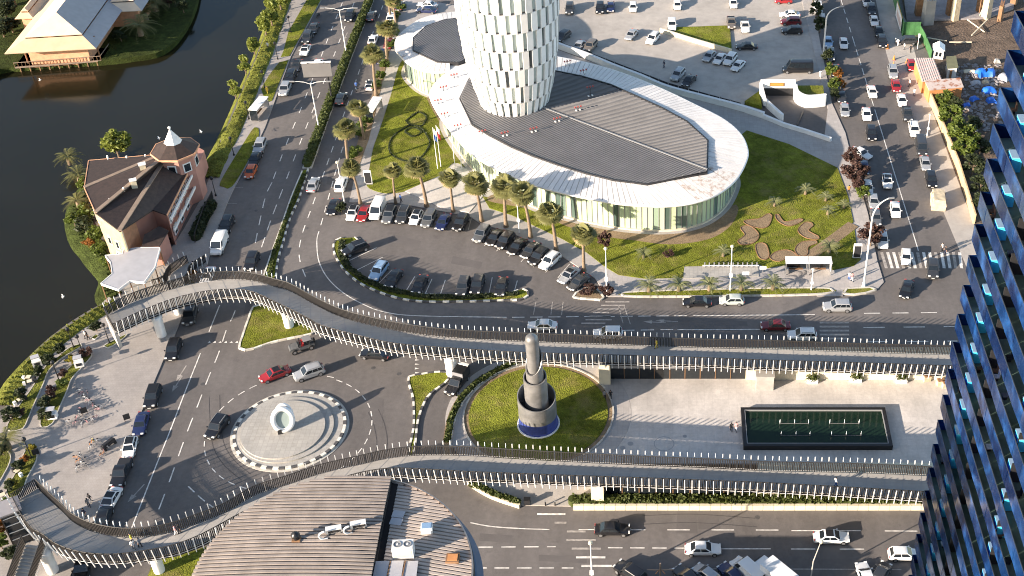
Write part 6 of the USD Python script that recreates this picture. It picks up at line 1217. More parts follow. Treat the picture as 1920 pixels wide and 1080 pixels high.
shelter('long two part bus shelter with white roof beside the main road', 1514, 512, 7.8, 0, 2); shelter('bus shelter with pale roof on the pavement east of the boulevard', 703, 218, 6.0, 82, 1); shelter('bus shelter with pale roof on the lake side of the boulevard', 489, 216, 5.6, 80, 1)
for u, v, l in [(692, 346, 'white information totem at the lower corner of the west lawn'), (1606, 484, 'white information totem beside the crossing at the east lawn')]:
    t = thing('info_totem', l, 'information totem', (*G(u, v)[:2], .13)); part('panel', MB().box((0, 0, 1.5), (1.35, .4, 2.7)), M['white'], t); part('face', MB().box((0, -.215, 1.4), (1.15, .03, 2.3)), M['dark'], t); part('base', MB().box((0, 0, .08), (1.5, .6, .16)), M['steel'], t)
# bicycle stand on the paved rectangle
solo('bicycle_pad', MB().prism(poly([(1281, 524), (1283, 502), (1421, 498), (1423, 520)]), .1, .226), M['stone'], kind='structure')
bs = thing('bicycle_stand', 'row of docked rental bicycles on the paved rectangle by the east lawn', 'bicycle stand', (*G(1370, 503)[:2], .23)); part('rail', MB().box((0, 0, .35), (9.5, .2, .1)), M['white'], bs)
for k in range(12): x = -4.4 + k * .8; part('dock', MB().box((x, .1, .45), (.18, .3, .9)), M['steel'], bs)
for u, v, l in [(1398, 522, 'white sign board lying low at the right of the bicycle pad'), (1430, 512, 'small white sign board beside the right end of the bicycle stand')]:
    t = thing('sign_board', l, 'sign', (*G(u, v)[:2], .2)); part('board', MB().box((0, 0, .9), (1.1, .1, .6)), M['white'], t); part('leg', MB().box((0, 0, .3), (.1, .08, .6)), M['steel'], t)
t = thing('railing', 'dark railing along the hedge block beside the pink house', 'railing', G(375, 420)); railing(t, resample(GP([(400, 372), (383, 405), (366, 455)], .12)[:, :2], .5), 1, .12, white=False)
t = thing('traffic_signal', 'pedestrian signal post with white head by the crossing corner', 'traffic signal', G(1720, 92)); part('post', MB().tube([(0, 0, 0), (0, 0, 3)], .07, 6), M['white_metal'], t); part('head', MB().box((0, 0, 3.2), (.4, .4, .8)), M['white'], t)
CONE = None
for i, (u, v) in enumerate([(1664, 91), (1676, 112), (1675, 124), (1700, 118)]):
    lab = ['orange traffic cone behind the black parked car at the top right', 'orange barrier cone in the gap of the parked row', 'orange cone just above the red saloon in the right row', 'pale orange cone beside the red car at the kiosk'][i]
    if CONE is None: CONE = t = thing('traffic_cone', lab, 'traffic cone', G(u, v), group='orange cones at the site entrance'); part('cone', MB().lathe([(.3, .04), (.05, 1.1), (0, 1.1)], n=12), M['cloth_orange'], t); part('foot', MB().box((0, 0, .02), (.7, .7, .04)), M['lamp_red'], t)
    else: dup(CONE, 'traffic_cone', lab, 'traffic cone', G(u, v), 0, 'orange cones at the site entrance')

for i, (u, v) in enumerate([(-14, 94), (-9.5, 95), (-4, 95.3), (0, 94.5), (4, 93)]):
    loc = (u, v, 0); dup(TREE['wildleaf'], 'tree', f'leafy tree just below the bottom picture edge, {ORD[i]} from the left', 'tree', loc, 40 * i, 'trees just below the picture edge', (1.3, 1.3, 1.9))
# ================================================================== vehicles
DIM = dict(sedan=(4.75, 1.84, 1.44), hatch=(4.1, 1.76, 1.5), suv=(4.7, 1.92, 1.72), van=(5.3, 2.02, 2.25), minibus=(6.4, 2.1, 2.6), pickup=(5.25, 1.92, 1.8))
def build_vehicle(t, kind, col, roof=None, seed=0):
    L, Wd, H = DIM[kind]; h = L / 2; w = Wd / 2; P = M['paint_' + col]
    wr = .33 if kind in ('sedan', 'hatch') else .38
    belt = {'sedan': .92, 'hatch': .95, 'suv': 1.08, 'van': 1.2, 'minibus': 1.25, 'pickup': 1.08}[kind]
    hood = belt - {'van': .08, 'minibus': .1}.get(kind, .07)
    if kind == 'sedan': prof = [(-h, .62, .80), (-h + .12, .82, .9), (-h + .75, .90, .97), (-1.2, belt, 1), (.9, belt, 1), (1.15, hood, .99), (h - .45, hood - .13, .95), (h - .12, .68, .86), (h, .52, .76)]; cab = (-1.62, -1.0, .38, 1.12)
    elif kind == 'hatch': prof = [(-h, .7, .82), (-h + .1, .9, .92), (-h + .3, belt, .98), (0, belt, 1), (.85, belt, 1), (1.05, hood, .99), (h - .4, hood - .15, .94), (h - .1, .66, .85), (h, .5, .76)]; cab = (-h + .22, -h + .62, .35, 1.05)
    elif kind == 'suv': prof = [(-h, .75, .84), (-h + .08, .98, .93), (-h + .3, belt, .98), (0, belt, 1), (.9, belt, 1), (1.15, hood, .99), (h - .35, hood - .1, .95), (h - .08, .8, .88), (h, .6, .8)]; cab = (-h + .18, -h + .5, .35, 1.08)
    elif kind == 'pickup': prof = [(-h, .75, .93), (-h + .05, 1.0, .97), (-h + .3, 1.02, .99), (-.7, 1.02, 1), (.9, belt, 1), (1.25, hood, .99), (h - .35, hood - .1, .95), (h - .08, .8, .88), (h, .6, .8)]; cab = (-.75, -.55, .5, 1.18)
    elif kind == 'van': prof = [(-h, .8, .92), (-h + .05, 1.1, .97), (-h + .2, belt, .99), (0, belt, 1), (1.3, belt, 1), (1.75, hood, .98), (h - .25, hood - .2, .94), (h - .06, .8, .88), (h, .6, .82)]; cab = (-h + .06, -h + .15, 1.1, 1.85)
    else: prof = [(-h, .8, .92), (-h + .05, 1.1, .97), (-h + .2, belt, .99), (0, belt, 1), (1.9, belt, 1), (2.3, hood, .98), (h - .25, hood - .2, .94), (h - .06, .8, .88), (h, .6, .82)]; cab = (-h + .06, -h + .15, 1.7, 2.4)
    rings = []
    for x, zt, k in prof:
        ww = w * k; zl = .26 if abs(x) < h - .2 else .36
        rings.append([[x, -ww * .9, zl], [x, -ww, zl + .2], [x, -ww, zt - .2], [x, -ww * .94, zt - .05], [x, -ww * .6, zt], [x, ww * .6, zt], [x, ww * .94, zt - .05], [x, ww, zt - .2], [x, ww, zl + .2], [x, ww * .9, zl]])
    bd = part('body', MB().loft(rings), P, t, 35)
    x0, x1, x2, x3 = cab; wb, wt = w * .93, w * (.76 if kind in ('sedan', 'hatch') else .82 if kind in ('suv', 'pickup') else .88); zb = belt - .04
    rg = [[[x0, -wb, zb], [x3, -wb, zb], [x3, wb, zb], [x0, wb, zb]], [[x1, -wt, H - .09], [x2, -wt, H - .09], [x2, wt, H - .09], [x1, wt, H - .09]], [[x1 + .12, -wt * .9, H - .01], [x2 - .12, -wt * .9, H - .01], [x2 - .12, wt * .9, H - .01], [x1 + .12, wt * .9, H - .01]], [[x1 + .5, -wt * .5, H + .02], [x2 - .5, -wt * .5, H + .02], [x2 - .5, wt * .5, H + .02], [x1 + .5, wt * .5, H + .02]]]
    part('cabin', MB().loft(rg), P, t, 40)
    lo = np.array(rg[0]); hi = np.array(rg[1]); GL = M['glass_dark']
    def pane(name, a, b, s0, s1, t0=.1, t1=.96, off=.012):
        """A pane on the cabin face between base corners a -> b, spanning s0..s1 along it."""
        A, B, C, D = lo[a], lo[b], hi[b], hi[a]; f = lambda s, q: (A + (B - A) * s) * (1 - q) + (D + (C - D) * s) * q
        p = np.array([f(s0, t0), f(s1, t0), f(s1, t1), f(s0, t1)]); n = np.cross(p[1] - p[0], p[3] - p[0]); n /= np.linalg.norm(n)
        if n @ (p.mean(0) - [0, 0, 1.0]) < 0: n = -n
        v = np.r_[p + n * off, p - n * .02]; part(name, MB().add(v, [[0, 1, 2, 3], [0, 4, 5, 1], [1, 5, 6, 2], [2, 6, 7, 3], [3, 7, 4, 0]]), GL, t)
    pane('windscreen', 1, 2, .06, .94); pane('rear_window', 3, 0, .08, .92)
    if kind in ('van', 'minibus'):
        seg = ((.80, .97),) if kind == 'van' and col == 'white' else ((.03, .30), (.32, .56), (.58, .78), (.80, .97))
    else: seg = ((.08, .47), (.51, .93)) if kind != 'suv' else ((.04, .26), (.29, .58), (.61, .94))
    for s0, s1 in seg: pane('side_window', 0, 1, s0, s1, .14, .93); pane('side_window', 2, 3, 1 - s1, 1 - s0, .14, .93)
    if roof == 'dark': part('roof_panel', MB().slab([[x1 + .2, -wt * .82, H + .0], [x2 - .18, -wt * .82, H + .0], [x2 - .18, wt * .82, H + .0], [x1 + .2, wt * .82, H + .0]], .04).moved(np.array([[1, 0, 0, 0], [0, 1, 0, 0], [0, 0, 1, .035], [0, 0, 0, 1]])), M['black_paint'], t)
    if kind == 'suv' and roof == 'rails':
        for s in (-1, 1): part('roof_rail', MB().bar((x1 + .3, s * wt * .9, H + .05), (x2 - .2, s * wt * .9, H + .05), .06, .06), M['steel'], t)
    if kind == 'pickup': part('load_bed', MB().box((-h + .95, 0, 1.035), (1.6, w * 1.62, .05)), M['dark'], t)
    for sx, xw in ((1, h - .88), (-1, -h + .85)):
        for s in (-1, 1):
            wl_ = part('wheel', MB().lathe([(0, -.1), (wr * .98, -.1), (wr, -.07), (wr, .07), (wr * .98, .1), (0, .1)], n=16).moved(np.array([[1, 0, 0, xw], [0, 0, 1, s * (w - .07)], [0, 1, 0, wr], [0, 0, 0, 1]])), M['tyre'], t)
            part('rim', MB().lathe([(0, 0), (wr * .66, 0), (wr * .66, -.01)], n=12).moved(np.array([[1, 0, 0, xw], [0, 0, s, s * (w + .036)], [0, 1, 0, wr], [0, 0, 0, 1]])), M['rim'], wl_)
    fx = h - .16
    for s in (-1, 1):
        part('headlight', MB().box((fx + .02, s * w * .66, .66 if kind in ('sedan', 'hatch') else .84), (.2, .38, .14)), M['lamp_clear'], t); part('tail_light', MB().box((-h + .07, s * w * .7, .78 if kind in ('sedan', 'hatch') else .95), (.1, .34, .16)), M['lamp_red'], t)
        part('mirror', MB().box((x3 - .32, s * (w + .09), belt + .06), (.16, .2, .13)), P, t)
    part('number_plate', MB().box((h + .0, 0, .48), (.03, .5, .11)), M['white'], t); part('number_plate', MB().box((-h - .0, 0, .66), (.03, .5, .11)), M['white'], t); part('bumper', MB().box((h - .02, 0, .40), (.12, w * 1.35, .12)), M['dark'], t)
CAR, NM = {}, dict(sedan='saloon car', hatch='hatchback', suv='SUV', van='van', minibus='minibus', pickup='pickup truck')
NAME = dict(sedan='saloon_car', hatch='hatchback_car', suv='suv_car', van='van', minibus='minibus', pickup='pickup_truck')
def car(kind, col, u, v, d, label, group=None, roof=None, z=0.0):
    c = G(u, v, .7); loc = (c[0], c[1], z); rz = head(u, v, d); k = (kind, col, roof); lab = f"{col.replace('_', ' ')} {NM[kind]} {label}"; cat = 'van' if kind in ('van', 'minibus') else 'pickup' if kind == 'pickup' else 'car'
    if k in CAR: return dup(CAR[k], NAME[kind], lab, cat, loc, rz, group)
    t = thing(NAME[kind], lab, cat, loc, rz, group); build_vehicle(t, kind, col, roof); CAR[k] = t; return t
# the boulevard
for a in [('suv', 'black', 656, 30, 'S', 'driving down the boulevard past the lamp arm'), ('sedan', 'white', 595, 121, 'S', 'half hidden behind the billboard'), ('sedan', 'dark_grey', 696, 29, 'N', 'driving up beside the median hedge near the top'), ('suv', 'white', 735, 31, 'N', 'driving up in the outer lane near the top'), ('sedan', 'dark_grey', 749, 10, 'N', 'at the top behind the palm by the planting strip'), ('sedan', 'white', 699, 74, 'N', 'driving up left of the tall palm'), ('van', 'navy', 714, 107, 'N', 'behind the palm above the billboard level'), ('sedan', 'dark_red', 729, 80, 'N', 'mostly hidden behind the upper palm trunk'), ('hatch', 'white', 694, 158, 'N', 'beside the bus shelter end of the planting strip', None, 'dark'), ('suv', 'black', 640, 185, 'N', 'driving up just under the billboard post'), ('sedan', 'black', 736, 55, 'N', 'parked in the shade by the uppermost palm'),
          ('sedan', 'silver', 587, 345, 'N', 'driving up from the end of the kerbed median'), ('suv', 'white', 640, 344, 'N', 'stopped beside the palms above the first parked car'), ('suv', 'black', 425, 421, 'S', 'parked by the kerb above the white van'), ('van', 'white', 411, 459, 'S', 'parked by the kerb in front of the ramp railing'), ('suv', 'black', 472, 490, 'S', 'driving down towards the northern footbridge'), ('sedan', 'white', 389, 516, 'S', 'parked at the kerb against the northern footbridge', None, 'dark')]: car(*a)
g_ = 'cars parked along the lake side of the boulevard'
for i, (k, c, u, v, r) in enumerate([('sedan', 'dark_grey', 588, 52, None), ('suv', 'dark_grey', 576, 70, None), ('sedan', 'white', 572, 93, 'dark'), ('sedan', 'dark_grey', 556, 122, 'dark'), ('suv', 'black', 545, 144, None), ('suv', 'silver', 534, 167, None)]): car(k, c, u, v, 'S', f'{ORD[i]} from the top in the upper group along the lake kerb', g_, r)
for i, (k, c, u, v) in enumerate([('suv', 'silver', 487, 274), ('sedan', 'black', 478, 297), ('hatch', 'orange', 470, 321)]): car(k, c, u, v, 'S', ['parked at the head of the three by the lake kerb', 'parked in the middle of the three by the lake kerb', 'parked last of the three by the lake kerb'][i], g_)
car('sedan', 'white', 801, 8, 172, 'parked behind the dark blue one left of the tower'); car('sedan', 'navy', 800, 18, 172, 'parked left of the tower at the top')
# rows in front of the hall
R1 = [('sedan', 'black', 625, 387, None), ('hatch', 'white', 661, 399, 'dark'), ('sedan', 'red', 682, 399, None), ('van', 'white', 708, 394, None), ('suv', 'grey', 730, 403, 'dark'), ('suv', 'dark_grey', 756, 403, 'rails'), ('hatch', 'white', 780, 407, 'dark'), ('suv', 'grey', 804, 410, None), ('sedan', 'navy', 831, 415, None), ('suv', 'black', 864, 417, None)]
for i, (k, c, u, v, r) in enumerate(R1): car(k, c, u, v, (-.42 - .02 * i, 1), f'{ORD[i]} from the left in the row parked under the palms', 'cars parked under the palms', r)
R2 = [('suv', 'grey', 903, 438, None), ('sedan', 'black', 928, 444, None), ('suv', 'black', 947, 451, None), ('sedan', 'black', 970, 461, None), ('sedan', 'dark_grey', 995, 468, None), ('suv', 'black', 1010, 481, None), ('suv', 'white', 1031, 489, 'rails'), ('sedan', 'silver', 1067, 515, 'dark'), ('sedan', 'dark_grey', 1085, 528, None)]
for i, (k, c, u, v, r) in enumerate(R2): car(k, c, u, v, (-.75 - .06 * i, 1), f'{ORD[i]} from the left in the slanting row by the hall', 'cars in the slanting row', r)
for a in [('suv', 'black', 666, 466, (-1, .38), 'parked at the tip of the crescent island', None, 'rails'), ('suv', 'light_blue', 710, 508, (-.75, 1), 'parked on the crescent island side of the car park', None, 'rails'), ('sedan', 'black', 738, 521, (-.65, 1), 'parked next to the light blue car'), ('sedan', 'black', 787, 532, (-.5, 1), 'parked alone in the middle of the crescent stalls', None, 'dark'), ('suv', 'dark_grey', 868, 537, (-.35, 1), 'parked left in the pair at the bottom of the crescent'), ('suv', 'black', 895, 534, (-.33, 1), 'parked right in the pair at the bottom of the crescent'), ('sedan', 'black', 940, 536, (-.25, 1), 'parked last at the right end of the crescent', None, 'dark')]: car(*a)
# main road and junction
for a in [('sedan', 'white', 1017, 609, 'W', 'driving left behind the column sculpture', None), ('suv', 'white', 1140, 625, 'W', 'driving left close behind the northern footbridge rail'), ('sedan', 'black', 1307, 565, 'W', 'parked left of the pale green car beside the verge'), ('hatch', 'pale_green', 1372, 562, 'W', 'parked at the kerb below the date palms'), ('suv', 'silver', 1570, 574, 'W', 'driving left past the street corner'), ('sedan', 'dark_red', 1454, 609, 'W', 'driving left in the middle lane'), ('suv', 'white', 1504, 628, 'W', 'driving left beside the zebra stripes', None, 'rails'), ('sedan', 'black', 1700, 541, (-.35, 1), 'turning out of the right street'), ('suv', 'dark_grey', 1749, 504, (.05, 1), 'standing on the right end of the crossing'), ('hatch', 'white', 1699, 481, (.0, 1), 'driving over the crossing')]: car(*a)
# right street
for a in [('sedan', 'white', 1679, 392, (.1, 1), 'driving down the right street opposite the tan load'), ('sedan', 'white', 1664, 338, (.06, 1), 'driving down beside the curved lamp head', None, 'dark'), ('sedan', 'white', 1614, 286, (1, .5), 'pulling out of the pavement side across the right street'), ('sedan', 'white', 1582, 80, (.1, 1), 'driving down beside the upper curved lamp'), ('sedan', 'white', 1635, 171, (.25, 1), 'driving down next to the red saloon'), ('sedan', 'white', 1625, 213, (.12, 1), 'driving down ahead of the black SUV'), ('suv', 'black', 1634, 250, (.12, 1), 'driving down behind the white saloon in the right street')]: car(*a)
gl, gr_ = 'cars parked on the left side of the right street', 'cars parked on the right side of the right street'
for i, (k, c, u, v) in enumerate([('suv', 'white', 1534, 15), ('hatch', 'silver', 1541, 36), ('sedan', 'light_blue', 1553, 77), ('suv', 'grey', 1557, 103), ('sedan', 'black', 1567, 131), ('sedan', 'dark_grey', 1578, 180), ('sedan', 'silver', 1584, 205)]): car(k, c, u, v, (.1, 1), f'parked {ORD[i]} from the top on the left of the right street', gl)
for i, (k, c, u, v) in enumerate([('sedan', 'navy', 1620, 313), ('sedan', 'white', 1627, 350), ('hatch', 'silver', 1638, 377), ('sedan', 'grey', 1642, 406), ('suv', 'white', 1654, 449)]): car(k, c, u, v, (.14, 1), f'parked {ORD[i]} in the lower group on the left of the right street', gl)
for i, (k, c, u, v, r) in enumerate([('sedan', 'white', 1625, 2, None), ('suv', 'black', 1634, 18, None), ('sedan', 'white', 1639, 38, None), ('sedan', 'black', 1648, 58, None), ('suv', 'black', 1654, 78, None), ('suv', 'silver', 1674, 135, 'rails'), ('sedan', 'red', 1680, 160, None), ('sedan', 'white', 1691, 187, None), ('pickup', 'dark_grey', 1701, 213, None), ('suv', 'white', 1714, 243, 'rails'), ('van', 'dark_grey', 1727, 276, None), ('sedan', 'silver', 1735, 305, None), ('suv', 'black', 1746, 337, None)]): car(k, c, u, v, (.2, 1), f'{ORD[i]} from the top along the right side of the right street', gr_, r)
car('hatch', 'red', 1709, 122, (.25, 1), 'parked against the pink roofed kiosk'); car('suv', 'dark_grey', 1699, 76, 'W', 'parked across the green gate of the site')
# north car park
gp = 'cars in the north car park'
for i, (k, c, u, v, d) in enumerate([('suv', 'dark_grey', 1068, 16, 'S'), ('suv', 'black', 1125, 15, 'S'), ('sedan', 'navy', 1145, 12, 'S'), ('hatch', 'white', 1187, 13, 'S'), ('hatch', 'white', 1270, 9, 'S'), ('sedan', 'white', 1375, 5, 'S'), ('suv', 'white', 1260, 46, 'S'), ('pickup', 'bronze', 1371, 42, 'S'), ('pickup', 'white', 1397, 49, 'S')]): car(k, c, u, v, d, ['first from the left in the top line of the north car park', 'second from the left in the top line of the north car park', 'third from the left in the top line of the north car park', 'fourth from the left in the top line of the north car park', 'fifth from the left in the top line of the north car park', 'last in the top line of the north car park', 'standing alone above the grass triangle', 'at the right corner of the grass triangle', 'right of the grass triangle in the north car park'][i], gp)
for a in [('suv', 'dark_grey', 1055, 68, (-1, .75), 'right behind the tower at its widest'), ('sedan', 'silver', 1086, 85, (-.9, 1), 'left of the pair behind the white rim'), ('suv', 'bronze', 1107, 86, (-.9, 1), 'right of the pair behind the white rim'), ('sedan', 'silver', 1184, 64, (-.85, 1), 'left of the pair by the tan wall'), ('suv', 'white', 1224, 72, (-.9, 1), 'right of the pair by the tan wall', None, 'rails'), ('sedan', 'black', 1400, 86, 'W', 'standing broadside right of the grass triangle'), ('sedan', 'silver', 1330, 104, (-.9, 1), 'first of the four below the grass triangle'), ('sedan', 'white', 1350, 109, (-.9, 1), 'second of the four below the grass triangle'), ('suv', 'white', 1369, 111, (-.8, 1), 'third of the four below the grass triangle'), ('sedan', 'white', 1384, 122, (-.9, .9), 'last of the four below the grass triangle'), ('suv', 'silver', 1271, 140, (-.9, 1), 'lighter of the pair by the long parapet wall', None, 'rails'), ('sedan', 'black', 1292, 150, (-.95, 1), 'darker of the pair by the long parapet wall'),
          ('sedan', 'white', 1481, 26, 'W', 'topmost of three by the street side of the north car park'), ('suv', 'dark_red', 1483, 40, 'W', 'middle of three by the street side of the north car park'), ('suv', 'black', 1485, 57, 'W', 'lowest of three by the street side of the north car park'), ('minibus', 'black', 1496, 129, 'W', 'parked above the ramp portal'), ('hatch', 'red', 1469, 0, 'W', 'at the top edge near the street wall')]: car(*a)
# roundabout and west plaza
for a in [('sedan', 'red', 515, 700, (-1, .38), 'entering the roundabout beside the silver one', None, 'dark'), ('suv', 'silver', 579, 698, (-1, .33), 'following the red car at the roundabout', None, 'rails'), ('sedan', 'black', 703, 663, (-1, -.1), 'emerging from under the northern footbridge'), ('suv', 'black', 407, 800, (-.75, 1), 'driving round the left of the roundabout', None, 'rails'),
          ('suv', 'black', 325, 655, (-.35, 1), 'parked first below the footbridge at the west plaza kerb'), ('suv', 'black', 286, 743, (-.35, 1), 'parked second at the west plaza kerb', None, 'dark'), ('sedan', 'navy', 264, 793, (-.3, 1), 'parked third at the west plaza kerb'), ('hatch', 'white', 243, 838, (-.25, 1), 'parked fourth at the west plaza kerb', None, 'dark'), ('pickup', 'black', 227, 886, (-.4, 1), 'parked fifth at the west plaza kerb'), ('sedan', 'white', 206, 937, (-.6, 1), 'parked sixth at the west plaza kerb', None, 'dark'), ('sedan', 'black', 193, 972, (-.3, 1), 'parked last at the kerb by the southern footbridge rail'), ('suv', 'black', 155, 1064, (-.2, 1), 'under the southern footbridge at the lower left'), ('suv', 'dark_grey', 356, 590, (-.3, 1), 'in the shade under the northern footbridge beside its pillars')]: car(*a)
# southern road
for a in [('sedan', 'black', 1148, 991, 'E', 'driving right along the southern road'), ('sedan', 'white', 1318, 1028, 'E', 'driving right in the middle of the southern road'), ('sedan', 'white', 1559, 1006, 'E', 'under the bent lamp on the southern road', None, 'dark'), ('hatch', 'white', 1695, 1038, 'E', 'nearest the blue tower on the southern road'), ('suv', 'black', 1182, 1073, 140, 'at the bottom edge left of the T shaped mast'), ('van', 'white', 1402, 1072, 130, 'second from the right of the vehicles parked at the bottom edge'), ('sedan', 'navy', 1374, 1078, 128, 'between the white van and the silver car at the bottom edge'), ('hatch', 'silver', 1325, 1076, 135, 'parked at the bottom edge right of the T shaped mast'), ('sedan', 'dark_grey', 1290, 1082, 130, 'barely in view at the bottom edge'), ('sedan', 'white', 1624, 1080, 100, 'at the bottom edge between the bent lamp and the blue tower'), ('hatch', 'dark_grey', 1652, 1074, 60, 'dark small one at the bottom edge by the blue tower')]: car(*a)
t = thing('box_truck', 'large white box truck cut off by the bottom edge', 'truck', (*G(1450, 1072, 2)[:2], 0), 132)
part('box_body', MB().box((-1.0, 0, 2.0), (4.6, 2.3, 2.5), taper=.985), M['paint_white'], t); part('cab', MB().loft([[[1.35, -1.05, .5], [1.35, 1.05, .5], [1.35, 1.05, 2.2], [1.35, -1.05, 2.2]], [[2.6, -1.05, .5], [2.6, 1.05, .5], [2.6, 1.05, 2.1], [2.6, -1.05, 2.1]], [[3.3, -1.0, .5], [3.3, 1.0, .5], [3.3, 1.0, 1.2], [3.3, -1.0, 1.2]]]), M['paint_white'], t); part('windscreen', MB().slab([[2.65, -.9, 2.06], [3.26, -.9, 1.27], [3.26, .9, 1.27], [2.65, .9, 2.06]], .03).moved(np.array([[1, 0, 0, .02], [0, 1, 0, 0], [0, 0, 1, .03], [0, 0, 0, 1]])), M['glass_dark'], t)
for x in (-2.4, 2.2):
    for s in (-1, 1): part('wheel', MB().lathe([(0, -.14), (.42, -.14), (.42, .14), (0, .14)], n=16).moved(np.array([[1, 0, 0, x], [0, 0, 1, s * .95], [0, 1, 0, .42], [0, 0, 0, 1]])), M['tyre'], t)
# open jeep and truck with trailer
t = thing('open_jeep', 'grey open off road car with red seats leaving the triangle island', 'car', (*G(565, 648, .7)[:2], 0), head(565, 648, (-1, .3)))
part('body', MB().loft([[[x, -w_, .5], [x, w_, .5], [x, w_, z_], [x, -w_, z_]] for x, w_, z_ in ((-1.9, .8, 1.0), (-.6, .82, 1.0), (.5, .82, 1.02), (.55, .75, 1.08), (1.8, .68, 1.0), (1.95, .66, .7))]), M['paint_grey'], t, 30)
for x in (-.1, -1.0):
    for s in (-.4, .4): part('seat', MB().box((x, s, 1.15), (.5, .5, .5)), M['cloth_red' if x > -.5 else 'cloth_black'], t)
part('roll_bar', MB().tube([(-1.2, -.75, 1), (-1.2, -.7, 1.75), (-1.2, .7, 1.75), (-1.2, .75, 1)], .06, 6), M['dark'], t); part('roll_bar', MB().tube([(.3, -.75, 1), (.1, -.7, 1.75), (.1, .7, 1.75), (.3, .75, 1)], .06, 6), M['dark'], t); part('canopy', MB().box((-.95, 0, 1.8), (1.3, 1.4, .06)), M['cloth_grey'], t); part('windscreen', MB().box((.55, 0, 1.35), (.05, 1.4, .5)), M['glass_dark'], t)
part('spare_wheel', MB().lathe([(0, -.12), (.4, -.12), (.4, .12), (0, .12)], n=16).moved(np.array([[0, 0, 1, -2.05], [1, 0, 0, 0], [0, 1, 0, 1.1], [0, 0, 0, 1]])), M['tyre'], t)
for x in (-1.3, 1.3):
    for s in (-1, 1): w_ = part('wheel', MB().lathe([(0, -.15), (.44, -.15), (.44, .15), (0, .15)], n=18).moved(np.array([[1, 0, 0, x], [0, 0, 1, s * .85], [0, 1, 0, .44], [0, 0, 0, 1]])), M['tyre'], t); part('rim', MB().lathe([(0, 0), (.24, 0), (.24, -.01)], n=12).moved(np.array([[1, 0, 0, x], [0, 0, s, s * 1.01], [0, 1, 0, .44], [0, 0, 0, 1]])), M['rim'], w_)
rzt = head(857, 718, (-.75, 1)); c = G(857, 718, .7)
t = thing('black_truck', 'black utility truck with white framed load coming down the slip road', 'truck', (*c[:2], 0), rzt); build_vehicle(t, 'pickup', 'black'); part('cargo_box', MB().box((-1.5, 0, 1.75), (2.3, 1.75, 1.5)), M['black_paint'], t); part('front_board', MB().box((-.32, 0, 1.85), (.08, 1.8, 1.1)), M['cloth_grey'], t); part('top_frame', MB().box((-2.4, 0, 2.53), (.5, 1.7, .1)), M['white'], t)

# ================================================================== two-wheelers and ride carts
def bike_parts(t, col, motor=False):
    r = .3 if motor else .33
    for x in (-.55, .55): w_ = part('wheel', MB().tube([(x + r * math.cos(a), 0, r + r * math.sin(a)) for a in np.linspace(0, 2 * math.pi, 15)], .07 if motor else .03, 5, cap=False), M['tyre' if motor else 'cloth_grey'], t); part('hub', MB().lathe([(0, -.05), (.1, -.05), (.1, .05), (0, .05)], n=8).moved(np.array([[1, 0, 0, x], [0, 0, 1, 0], [0, 1, 0, r], [0, 0, 0, 1]])), M['rim'], w_)
    k = .09 if motor else .04
    part('frame', MB().tube([(-.55, 0, r), (-.15, 0, .75), (.4, 0, .8), (.55, 0, r)], k, 6).tube([(-.15, 0, .75), (.05, 0, .3), (.4, 0, .8)], k, 6), M[col], t); part('saddle', MB().box((-.2, 0, .85), (.5 if motor else .3, .22, .1)), M['dark'], t); part('handlebar', MB().tube([(.38, -.3, 1.02), (.42, 0, 1.0), (.38, .3, 1.02)], .03, 5), M['dark'], t)
    if motor: part('fairing', MB().box((.1, 0, .55), (.7, .3, .4), taper=.6), M[col], t)
BK = {}
def bike(u, v, col, label, rz, motor=False, z=.13, group=None, name=None, cat=None):
    k = (col, motor); c = G(u, v); name = name or ('motorbike' if motor else 'bicycle'); cat = cat or name.replace('_', ' ')
    if k in BK: return dup(BK[k], name, label, cat, (c[0], c[1], z), rz, group, .8 if name == 'rental_bicycle' else None)
    t = thing(name, label, cat, (c[0], c[1], z), rz, group, scale=.8 if name == 'rental_bicycle' else None); bike_parts(t, col, motor); BK[k] = t
bike(597, 32, 'paint_black', 'motorbike standing at the lake kerb above the parked cars', 260, True, 0.0); bike(669, 169, 'paint_light_blue', 'blue scooter ridden up beside the billboard post', 90, True, 0.0)
for i, (u, v) in enumerate([(149, 737), (153, 743), (158, 748), (166, 741), (163, 751), (168, 755), (172, 760), (176, 764), (181, 767), (184, 772), (189, 769), (145, 788), (150, 779), (154, 772), (130, 795), (143, 797), (155, 798), (164, 795), (172, 792), (180, 787)]):
    col = ['paint_white', 'cloth_pink', 'paint_white', 'cloth_pink'][i % 4]; bike(u, v, col, f'rental bicycle in the pink and white chain on the plaza, {ORD[i]} from the top', 40 * i, group='rental bicycles on the west plaza', name='rental_bicycle', cat='bicycle')
for i, (u, v, c) in enumerate([(143, 862, 'cloth_orange'), (148, 868, 'cloth_orange'), (152, 858, 'paint_white'), (157, 873, 'paint_white'), (160, 866, 'cloth_grey'), (146, 882, 'paint_white'), (165, 878, 'cloth_grey'), (153, 878, 'paint_white'), (172, 835, 'cloth_orange'), (177, 831, 'cloth_yellow'), (183, 830, 'paint_white'), (172, 843, 'paint_white'), (196, 849, 'cloth_pink'), (200, 843, 'paint_white'), (193, 856, 'cloth_orange')]):
    bike(u, v, c, f'rental bicycle in the lower groups by the parked cars, {ORD[i]} from the left', 55 * i, group='rental bicycles in the lower groups', name='rental_bicycle', cat='bicycle')
def small(name, label, cat, u, v, parts_, rz=0, z=.13):
    t = thing(name, label, cat, (*G(u, v)[:2], z), rz)
    for n_, c_, s_, m_ in parts_: part(n_, MB().box(c_, s_), M[m_], t)
